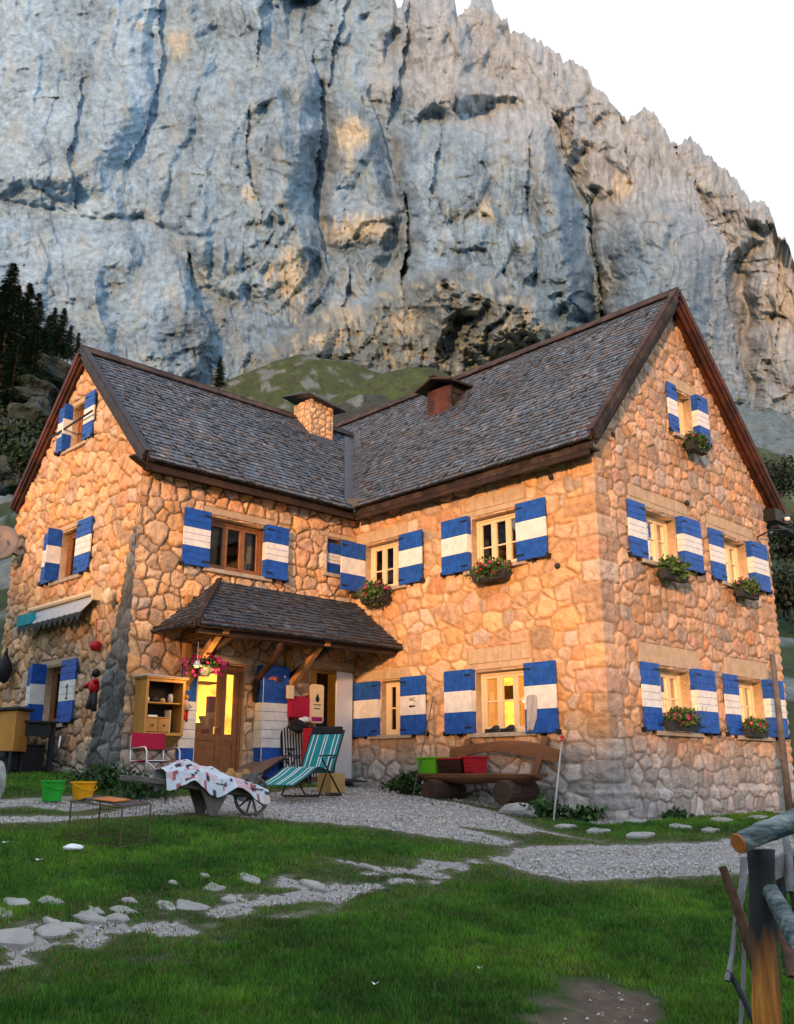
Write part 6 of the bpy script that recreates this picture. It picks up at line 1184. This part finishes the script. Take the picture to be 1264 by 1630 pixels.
mb = MB(); mb.lathe((p[0] + .08, p[1] - .012, 2.08), [(0, 0), (.09, 0), (.10, .01)], 16, axis='y'); mb.lathe((p[0] + .04, p[1] - .014, 2.20), [(0, 0), (.04, 0), (.045, .01)], 12, axis='y'); o = mb.obj('towel_print', M['salmon'], bpy.data.objects['red_towel'])
p = onp(476, 1112, 1, 14.2); mb = MB(); mb.box(p[0] - .22, p[0] + .24, 14.16, 14.3, 2.62, 3.02); tag(mb.obj('red_jacket', M['red_cloth'], bevel=.03), 'dark red cloth hanging on the wall left of the white sign', 'cloth')
mb = MB(); mb.blob((p[0] - .12, 14.0, 2.46), (.24, .10, .10), 9, .3, 12); tag(mb.obj('dark_jacket', M['black_cloth'], smooth=True), 'black jacket heaped beside the dark red cloth', 'jacket')
mb = MB(); mb.box(p[0] - .36, p[0] - .20, 14.1, 14.13, 2.96, 3.2); tag(mb.obj('paper_notice', M['cream']), 'small cream notice pinned above the dark red cloth', 'notice')
mb = MB(); mb.blob((p[0] - .02, 13.98, 2.58), (.12, .06, .05), 3, .2, 8); tag(mb.obj('white_rag', M['paper'], smooth=True), 'crumpled white rag lying on the black jacket', 'rag')
# white notice board
p = onp(505, 1120, 1, 14.15); t = thing('notice_board', 'white rounded notice board with a dark drop emblem beside the side door', 'sign', p); mb = MB(); n = 8; W_, H_, r_ = .16, .36, .06; pts = []
for cx_, cz_, a0 in ((W_ - r_, H_ - r_, 0), (-W_ + r_, H_ - r_, 1.57), (-W_ + r_, -H_ + r_, 3.14), (W_ - r_, -H_ + r_, 4.71)):
    for i in range(n + 1): a = a0 + 1.5708 * i / n; pts.append((cx_ + r_ * math.cos(a), cz_ + r_ * math.sin(a)))
k = len(pts); mb.add([(p[0] + x, 14.15, p[2] + z) for x, z in pts] + [(p[0] + x, 14.19, p[2] + z) for x, z in pts], [tuple(range(k)), tuple(range(k, 2 * k))[::-1]] + [(i, (i + 1) % k, k + (i + 1) % k, k + i) for i in range(k)]); mb.obj('board', M['cream'], t)
mb = MB(); dp = [(0, .13), (.035, .06), (.05, .02), (.035, -.02), (0, -.035), (-.035, -.02), (-.05, .02), (-.035, .06)]; mb.add([(p[0] + x, 14.143, p[2] + .06 + z) for x, z in dp], [tuple(range(8))[::-1]]); mb.obj('emblem', M['iron'], t)
mb = MB(); mb.box(p[0] - .09, p[0] + .09, 14.141, 14.146, p[2] - .03, p[2] - .015); mb.obj('rule_line', M['greywood'], t)
mb = MB(); mb.box(p[0] - .075, p[0] + .075, 14.141, 14.146, p[2] - .10, p[2] - .085); mb.obj('rule_line', M['greywood'], t)
MB().box(p[0] - .13, p[0] + .13, 14.142, 14.147, p[2] - .33, p[2] - .25).obj('band', M['magenta'], t)
# boxes, mat, shoes, basket on the ground by the door
mb = MB(); q = gp(548, 1262); mb.box(q[0] - .3, q[0] + .02, q[1], q[1] + .35, q[2], q[2] + .32); tag(mb.obj('cardboard_box', M['parcel'], bevel=.008), 'brown cardboard box standing behind the teal lounger', 'box')
mb = MB(); q = onp(556, 1236, 1, 13.85); q[2] = 1.50; mb.hexa([(q[0] - .32, q[1] - .18, 1.465), (q[0] + .3, q[1] - .18, 1.465), (q[0] + .22, q[1] + .2, 1.465), (q[0] - .22, q[1] + .2, 1.465), (q[0] - .32, q[1] - .18, 1.485), (q[0] + .3, q[1] - .18, 1.485), (q[0] + .2, q[1] + .2, 1.53), (q[0] - .2, q[1] + .2, 1.53)]); tag(mb.obj('door_mat', M['iron'], bevel=.006), 'black rubber mat on the step of the pale side door', 'mat')
mb = MB(); q = gp(403, 1258); 
for i in range(5): mb.blob(q + np.array([.1 * i - .2, .55 + .05 * math.sin(i * 3), .16 + .05 * math.sin(i * 2)]), (.13, .11, .13), 30 + i, .25, 8)
tag(mb.obj('firewood_heap', M['parcel']), 'small heap of split firewood between the door and the loungers', 'firewood')
# log bench
def bench():
    xb = 12.28; y0, y1 = 9.45, 12.1; zg = float(gz(xb, 10.8)); t = thing('log_bench', 'rustic bench of half logs with a curved plank back standing against the wall', 'bench', (xb, 10.8, zg))
    for y, sd in ((11.55, 1), (9.95, 2)):
        mb = MB(); n = 5; mb.tube([(xb - .42, y, zg + .18), (xb - .35, y, zg + .18), (xb + .30, y, zg + .18)], [.185, .20, .20], 18); mb.obj('foot_log', M['logwood'], t, smooth=False)
    mb = MB(); k = 26; vs_ = []; m_ = 9
    for i in range(k):
        f = i / (k - 1); y = y0 + (y1 - y0) * f; w_ = .21 + .02 * math.sin(f * 9); e = min(1, (.02 + min(f, 1 - f)) * 7) ** .5; zt = zg + .46; dpt = .15 * e
        for j in range(m_): a = math.pi + math.pi * j / (m_ - 1); vs_.append((xb - .05 + w_ * math.cos(a) * (.85 + .15 * e), y, zt + dpt * math.sin(a) * (1 + .1 * math.sin(f * 14))))
        vs_.append((xb - .05 + w_ * .85, y, zt + .012)); vs_.append((xb - .05 - w_ * .85, y, zt + .012))
    M_ = m_ + 2; mb.add(vs_, [(i * M_ + j, i * M_ + (j + 1) % M_, (i + 1) * M_ + (j + 1) % M_, (i + 1) * M_ + j) for i in range(k - 1) for j in range(M_)] + [tuple(range(M_))[::-1], tuple(range((k - 1) * M_, k * M_))]); mb.obj('seat', M['benchwood'], t, smooth=False)
    mb = MB(); vs_ = []; k = 24
    for i in range(k):
        f = i / (k - 1); y = 9.30 + 2.35 * f; c = zg + .78 + .16 * math.sin(math.pi * (f * .92 + .04)) ** 1.1 - .06 * (1 - f); hh = .10 + .02 * math.sin(f * 7); 
        for dx, dz in ((-.035, -hh), (.035, -hh), (.035, hh), (-.035, hh)): vs_.append((xb + .24 + dx + dz * .15, y, c + dz))
    mb.add(vs_, [(i * 4 + j, i * 4 + (j + 1) % 4, (i + 1) * 4 + (j + 1) % 4, (i + 1) * 4 + j) for i in range(k - 1) for j in range(4)] + [(3, 2, 1, 0), tuple(range((k - 1) * 4, k * 4))]); mb.obj('backrest', M['benchwood'], t, bevel=.01)
    for y in (9.72, 11.4): MB().beam((xb + .12, y + .0, zg + .42), (xb + .32, y - .12, zg + 1.05), .13, .07, up=(1, 0, 0)).obj('back_post', M['benchwood'], t, bevel=.01)
    return zg, xb
zg, xb = bench()
def crate(x0, x1, y0, y1, z0, h_, label, m, m2=None, ribs=0, g='plastic crates on the log bench'):
    t = thing('plastic_crate', label, 'crate', ((x0 + x1) / 2, (y0 + y1) / 2, z0), g); mb = MB(); e = .03
    mb.hexa([(x0 + e, y0 + e, z0), (x1 - e, y0 + e, z0), (x1 - e, y1 - e, z0), (x0 + e, y1 - e, z0), (x0 + .01, y0 + .01, z0 + h_), (x1 - .01, y0 + .01, z0 + h_), (x1 - .01, y1 - .01, z0 + h_), (x0 + .01, y1 - .01, z0 + h_)])
    for k in range(ribs): z = z0 + .03 + k * (h_ - .05) / ribs; mb.box(x0 + .004, x0 + .02, y0 + .04, y1 - .04, z, z + .012)
    mb.obj('bin', M[m], t, bevel=.01); mb = MB(); zz = z0 + h_; mb.box(x0 - .01, x1 + .01, y0 - .01, y0 + .02, zz, zz + .028); mb.box(x0 - .01, x1 + .01, y1 - .02, y1 + .01, zz, zz + .028); mb.box(x0 - .01, x0 + .02, y0 + .021, y1 - .021, zz, zz + .028); mb.box(x1 - .02, x1 + .01, y0 + .021, y1 - .021, zz, zz + .028); mb.obj('rim', M[m2 or m], t, bevel=.006)
crate(12.06, 12.46, 11.58, 12.06, zg + .475, .25, 'lime green plastic crate at the left end of the log bench', 'lime_plastic'); crate(12.06, 12.46, 11.02, 11.55, zg + .475, .23, 'dark brown crate with a red rim in the middle of the three', 'brown_crate', 'red_plastic', 5); crate(12.10, 12.46, 10.72, 11.00, zg + .475, .25, 'narrow dark red crate at the right of the three', 'red_plastic', None, 3)
# sticks
a = onp(690, 1108, 0, XA - .10); b = gp(657, 1268); b2 = b; mb = MB(); mb.tube([b, a], .011, 7); tag(mb.obj('walking_stick', M['oldwood'], smooth=True), 'thin grey stick leaning on the wall between the two ground floor windows', 'stick')
a = onp(895, 1172, 0, XA - .22); b = gp(881, 1308); mb = MB(); mb.tube([b, b + (a - b) * .93], .014, 8); t = thing('tall_stick', 'pale stick with a red top leaning on the wall right of the log bench', 'stick', b); mb.obj('shaft', M['grey_cloth'], t, smooth=True); mb = MB(); mb.tube([b + (a - b) * .93, a], [.02, .022], 8); mb.tube([b + (a - b) * .985 + np.array([0, .04, 0]), b + (a - b) * .985 - np.array([0, .04, 0])], .014, 6); mb.obj('grip', M['crimson'], t, smooth=True)
a = onp(1229, 1042, 1, 7.95); b = gp(1258, 1300); mb = MB(); mb.tube([b - UP * .1, b + (a - b) * .5 + np.array([.01, 0, 0]), a], [.065, .06, .05], 10); tag(mb.obj('wooden_pole', M['oldwood'], smooth=True), 'tall grey wooden pole leaning against the right end of the gable', 'pole')
# shoes and towel
for i, (y, lab) in enumerate(((10.86, 'left shoe of the dark pair on the window sill above the bench'), (10.52, 'right shoe of the dark pair on the window sill above the bench'))):
    t = thing('shoe', lab, 'shoe', (XA - .05, y, 2.31), 'pair of dark shoes on the sill'); mb = MB(); k = 12; vs_ = []; m_ = 10
    for q in range(k):
        f = q / (k - 1); yy = y + .15 - .30 * f; w_ = .048 * (math.sin(math.pi * min(.97, f * .86 + .12)) ** .45); hh = .045 + .06 * sstep(np.array(f), .35, .75) * (1 - .25 * sstep(np.array(f), .85, 1))
        for j in range(m_): a = 2 * math.pi * j / m_; vs_.append((XA - .04 + w_ * math.cos(a), yy, 2.322 + float(hh) * (.5 + .5 * math.sin(a))))
    mb.add(vs_, [(i_ * m_ + j, i_ * m_ + (j + 1) % m_, (i_ + 1) * m_ + (j + 1) % m_, (i_ + 1) * m_ + j) for i_ in range(k - 1) for j in range(m_)] + [tuple(range(m_)), tuple(range((k - 1) * m_, k * m_))]); mb.obj('upper', M['tablewood'], t, smooth=True)
    MB().box(XA - .085, XA + .005, y - .15, y + .15, 2.300, 2.320).obj('sole', M['rubber'], t, bevel=.006)
FT = lambda u, z, o=0.0: (XA - .155 - o, u, z)
mb = MB(); n = 10; vs_ = []
for i in range(16):
    f = i / 15; z = 2.86 - .58 * f
    for j in range(n + 1): g = j / n; w_ = .20 * (1 - .45 * max(0, f - .6) / .4); vs_.append(FT(9.98 - w_ * g + .03 * f, z + .03 * math.sin(g * 3), .012 * math.sin(g * 9 + f * 3)))
mb.add(vs_, [(i * (n + 1) + j, i * (n + 1) + j + 1, (i + 1) * (n + 1) + j + 1, (i + 1) * (n + 1) + j) for i in range(15) for j in range(n)]); tag(mb.obj('grey_towel', M['grey_cloth'], smooth=True, solid=.01), 'pale grey towel hanging on the shutter right of the lit window above the bench', 'towel')
# wire cage on the lawn
def cage():
    a = gp(108, 1340); b = gp(190, 1352); c = gp(236, 1344); t = thing('wire_cage', 'low rabbit cage of wire and thin boards standing on the lawn', 'cage', b)
    d = a + c - b; H = .42; cs = [a, b, c, d]
    mb = MB()
    for q in cs: mb.tube([q, q + UP * H], .010, 5)
    for i in range(4):
        for z in (.02, H): mb.tube([cs[i] + UP * z, cs[(i + 1) % 4] + UP * z], .009, 5)
    M['lastwire'] = mat('rusty_wire', (.11, .085, .045), .7); mb.obj('frame', M['lastwire'], t)
    mb = MB()
    for i in range(4):
        p_, q_ = cs[i], cs[(i + 1) % 4]; L = np.linalg.norm(q_ - p_)
        for k in range(1, int(L / .045)): r_ = p_ + (q_ - p_) * k * .045 / L; mb.tube([r_, r_ + UP * H], .0016, 3, cap=False)
        for z in np.arange(.05, H, .05): mb.tube([p_ + UP * z, q_ + UP * z], .0016, 3, cap=False)
    tag(mb.obj('wire_mesh', M['lastwire'], t), kind='stuff')
    mb = MB(); e = (c - b); mb.add([b + UP * (H + .012), b + e * .98 + UP * (H + .012), d + UP * (H + .012), d - e * .62 + UP * (H + .012)], [(0, 1, 2, 3)]); mb.obj('lid', M['flash'], t, solid=.008)
    mb = MB(); q = (a + c) / 2 + UP * (H + .03); u1 = (c - b) * .28; u2 = (a - b) * .22; mb.add([q - u1 - u2, q + u1 - u2, q + u1 + u2, q - u1 + u2], [(0, 1, 2, 3)]); mb.obj('cover_board', M['orangewood'], t, solid=.012)
    return a, b, c
cage()
q = gp(138, 1344) + np.array([-.3, -.3, 0]); q[2] = float(gz(q[0], q[1])); mb = MB(); mb.blob(q + UP * .035, (.11, .085, .035), 4, .12, 10); tag(mb.obj('white_bowl', M['paper'], smooth=True), 'small white bowl lying in front of the wire cage', 'bowl')
for i, (px, py, s_, lab) in enumerate(((62, 1374, .035, 'white paper scrap in the grass under the wire cage'), (8, 1346, .03, 'white paper scrap at the left edge of the lawn'), (764, 1549, .018, 'white paper scrap in the near lawn in front of the house'), (597, 1575, .02, 'pale leaf scrap in the middle of the near lawn'))):
    q = gp(px, py) + UP * .03; mb = MB(); mb.add([q + np.array([-s_, -s_ * .6, 0]), q + np.array([s_, -s_ * .5, .01]), q + np.array([s_ * .9, s_ * .7, -.004]), q + np.array([-s_ * .8, s_ * .6, .012])], [(0, 1, 2, 3)]); tag(mb.obj('paper_scrap', M['paper'], solid=.003), lab, 'paper scrap', 'paper scraps in the grass')

def log(mb, pts, rad, n=18, segs=30, seed=0, amp=.09, flat=1.0):
    pts = np.array(pts, float); k = len(pts); ts = np.linspace(0, k - 1, segs); C3 = np.stack([np.interp(ts, np.arange(k), pts[:, i]) for i in range(3)], -1); rr = np.interp(ts, np.arange(k), rad)
    d = pts[-1] - pts[0]; L = np.linalg.norm(d); d /= L; a_ = np.cross(d, [0.3, .2, .93]); a_ /= np.linalg.norm(a_); b_ = np.cross(d, a_); vs_ = []
    for i in range(segs):
        for j in range(n):
            t = 6.28318 * j / n; q = 1 + amp * float(perl(np.array(j * 1.1 + seed * 7.3), np.array(i * .25), seed)) + amp * .8 * float(perl(np.array(math.cos(t) * 1.5 + seed), np.array(i * .3 + math.sin(t) * 1.5), seed + 3)) - amp * 1.6 * (1 if (j * 7 + seed) % n == 3 and i % 11 > 3 else 0)
            vs_.append(C3[i] + (a_ * math.cos(t) + b_ * math.sin(t) * flat) * rr[i] * q)
    return mb.add(vs_, [(i * n + j, i * n + (j + 1) % n, (i + 1) * n + (j + 1) % n, (i + 1) * n + j) for i in range(segs - 1) for j in range(n)] + [tuple(range(n))[::-1], tuple(range((segs - 1) * n, segs * n))])
# ------------------------------------------------------------------ rail fence at the right
def fence():
    B = dep(1222, 1630, 4.6); g0 = float(gz(B[0], B[1])); t = thing('rail_fence', 'round log rail on a dark post at the right edge of the photo', 'fence', (B[0], B[1], g0))
    top = dep(1212, 1352, 4.6); post = [np.array([B[0] + .02, B[1] - .02, g0 - .2]), np.array([B[0], B[1], g0 + .35]), (np.array([B[0], B[1], g0 + .35]) + top) / 2, top]
    mb = MB(); n = 14; vs_ = []; ks = np.linspace(0, 1, 26); pp = np.array(post)
    M['post_low'] = mat('lamplit_post', (.60, .24, .045), .75, var=.6, vs_=22, bump=.7, bs=26, bd=.012, stretch=(1, 1, .10), col2=(.20, .075, .02))  # orange lower part is lamp light painted into the wood colour
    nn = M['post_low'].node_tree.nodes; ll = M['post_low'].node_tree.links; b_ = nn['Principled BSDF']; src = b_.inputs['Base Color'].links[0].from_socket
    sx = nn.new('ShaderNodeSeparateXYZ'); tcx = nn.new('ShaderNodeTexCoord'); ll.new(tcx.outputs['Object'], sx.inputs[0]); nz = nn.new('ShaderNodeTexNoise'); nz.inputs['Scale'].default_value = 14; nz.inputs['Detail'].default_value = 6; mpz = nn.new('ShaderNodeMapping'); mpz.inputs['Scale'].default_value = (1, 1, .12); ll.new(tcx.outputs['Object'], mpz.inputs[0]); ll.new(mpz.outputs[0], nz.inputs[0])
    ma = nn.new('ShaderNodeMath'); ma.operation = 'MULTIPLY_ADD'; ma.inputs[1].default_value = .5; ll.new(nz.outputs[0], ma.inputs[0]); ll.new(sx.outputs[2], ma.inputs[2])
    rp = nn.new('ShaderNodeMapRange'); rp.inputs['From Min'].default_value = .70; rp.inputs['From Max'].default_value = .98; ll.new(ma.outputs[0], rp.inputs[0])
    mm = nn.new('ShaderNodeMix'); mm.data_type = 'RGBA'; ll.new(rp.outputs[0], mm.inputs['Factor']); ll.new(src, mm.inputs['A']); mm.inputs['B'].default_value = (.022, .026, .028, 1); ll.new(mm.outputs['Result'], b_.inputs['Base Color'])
    for k in ks: c = np.array([np.interp(k, [0, .33, .66, 1], pp[:, i]) for i in range(3)]); vs_ += [c + .060 * (1 + .05 * math.sin(k * 20)) * (RT * math.cos(a) + HD * math.sin(a)) * (1 + .05 * math.sin(3 * a)) for a in np.linspace(0, 6.2832, n, endpoint=False)]
    zs = [v[2] for v in vs_]
    for i in range(25):
        for j in range(n):
            a = 6.2832 * j / n; cut = .28 + .14 * math.cos(a - .6) + .05 * math.sin(i * 1.3); f = ks[i]; mb.add([], [], 0) if False else None
    mb.v = [tuple(v) for v in vs_]; mb.f = [(i * n + j, i * n + (j + 1) % n, (i + 1) * n + (j + 1) % n, (i + 1) * n + j) for i in range(25) for j in range(n)] + [tuple(range(25 * n, 26 * n))]
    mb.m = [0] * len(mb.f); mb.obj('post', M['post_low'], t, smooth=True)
    e0 = dep(1176, 1343, 4.5); e1 = dep(1330, 1282, 4.75); mid = dep(1250, 1312, 4.62); mb = MB(); log(mb, [e0, e0 + (mid - e0) * .5 + UP * .004, mid, e1], [.045, .047, .049, .052], 22, 40, 3); mb.obj('top_rail', M['wetrail'], t, smooth=True)
    ax = (e0 - mid) / np.linalg.norm(e0 - mid); mb = MB(); mb.tube([e0 - ax * .001, e0 + ax * .006], [.0455, .0435], 16); mb.obj('rail_end', M['orangewood'], t)
    mb = MB(); log(mb, [dep(1226, 1418, 4.55), dep(1262, 1482, 4.3), dep(1330, 1600, 4.0)], [.038, .042, .045], 18, 30, 5); mb.obj('brace', M['wetrail'], t, smooth=True)
    mb = MB(); mb.beam(dep(1228, 1384, 5.2), dep(1330, 1340, 5.6), .03, .11); mb.obj('flat_rail', M['greyboard'], t, bevel=.006)
    return g0
M['greyboard'] = mat('grey_fence_board', (.20, .21, .22), .85, var=.35, vs_=8, bump=.6, bs=24, bd=.01)
fence()
PK = [(1150, 1380, 1204, 1545, 5.0, .030, 'post_brown', 'dark brown picket leaning left, furthest out from the post'), (1184, 1366, 1176, 1450, 5.1, .026, 'greyboard', 'short grey picket just left of the fence post'), (1172, 1450, 1158, 1562, 5.0, .020, 'greyboard', 'thin pale picket slanting down to the left'), (1160, 1545, 1206, 1640, 4.9, .024, 'tablewood', 'dark lower picket leaning right to the foot of the post'), (1184, 1500, 1178, 1640, 5.1, .018, 'greyboard', 'thin upright grey picket behind the leaning ones'), (1196, 1440, 1212, 1600, 5.0, .018, 'greyboard', 'thin grey picket close behind the fence post'), (1240, 1372, 1252, 1540, 5.3, .026, 'tablewood', 'dark picket just right of the fence post'), (1258, 1362, 1276, 1560, 5.3, .026, 'tablewood', 'dark picket at the right edge of the photo'), (1250, 1330, 1258, 1420, 5.3, .024, 'greyboard', 'weathered picket above the flat fence board'), (1242, 1480, 1262, 1555, 4.9, .026, 'post_brown', 'splintered brown picket under the slanting brace')]
M['post_brown'] = mat('brown_picket', (.10, .055, .035), .85, var=.45, vs_=9, bump=.6, bs=24, bd=.008)
for (a, b, c, d, dd, r_, m, lab) in PK:
    p0 = dep(a, b, dd); p1 = dep(c, d, dd - .12); mb = MB(); mid = (p0 + p1) / 2 + RT * .008; log(mb, [p0, mid, p1], [r_ * .85, r_, r_ * .95], 12, 26, int(a) % 17, .18, .6); tag(mb.obj('picket', M[m]), lab, 'picket', 'loose pickets leaning at the rail fence')
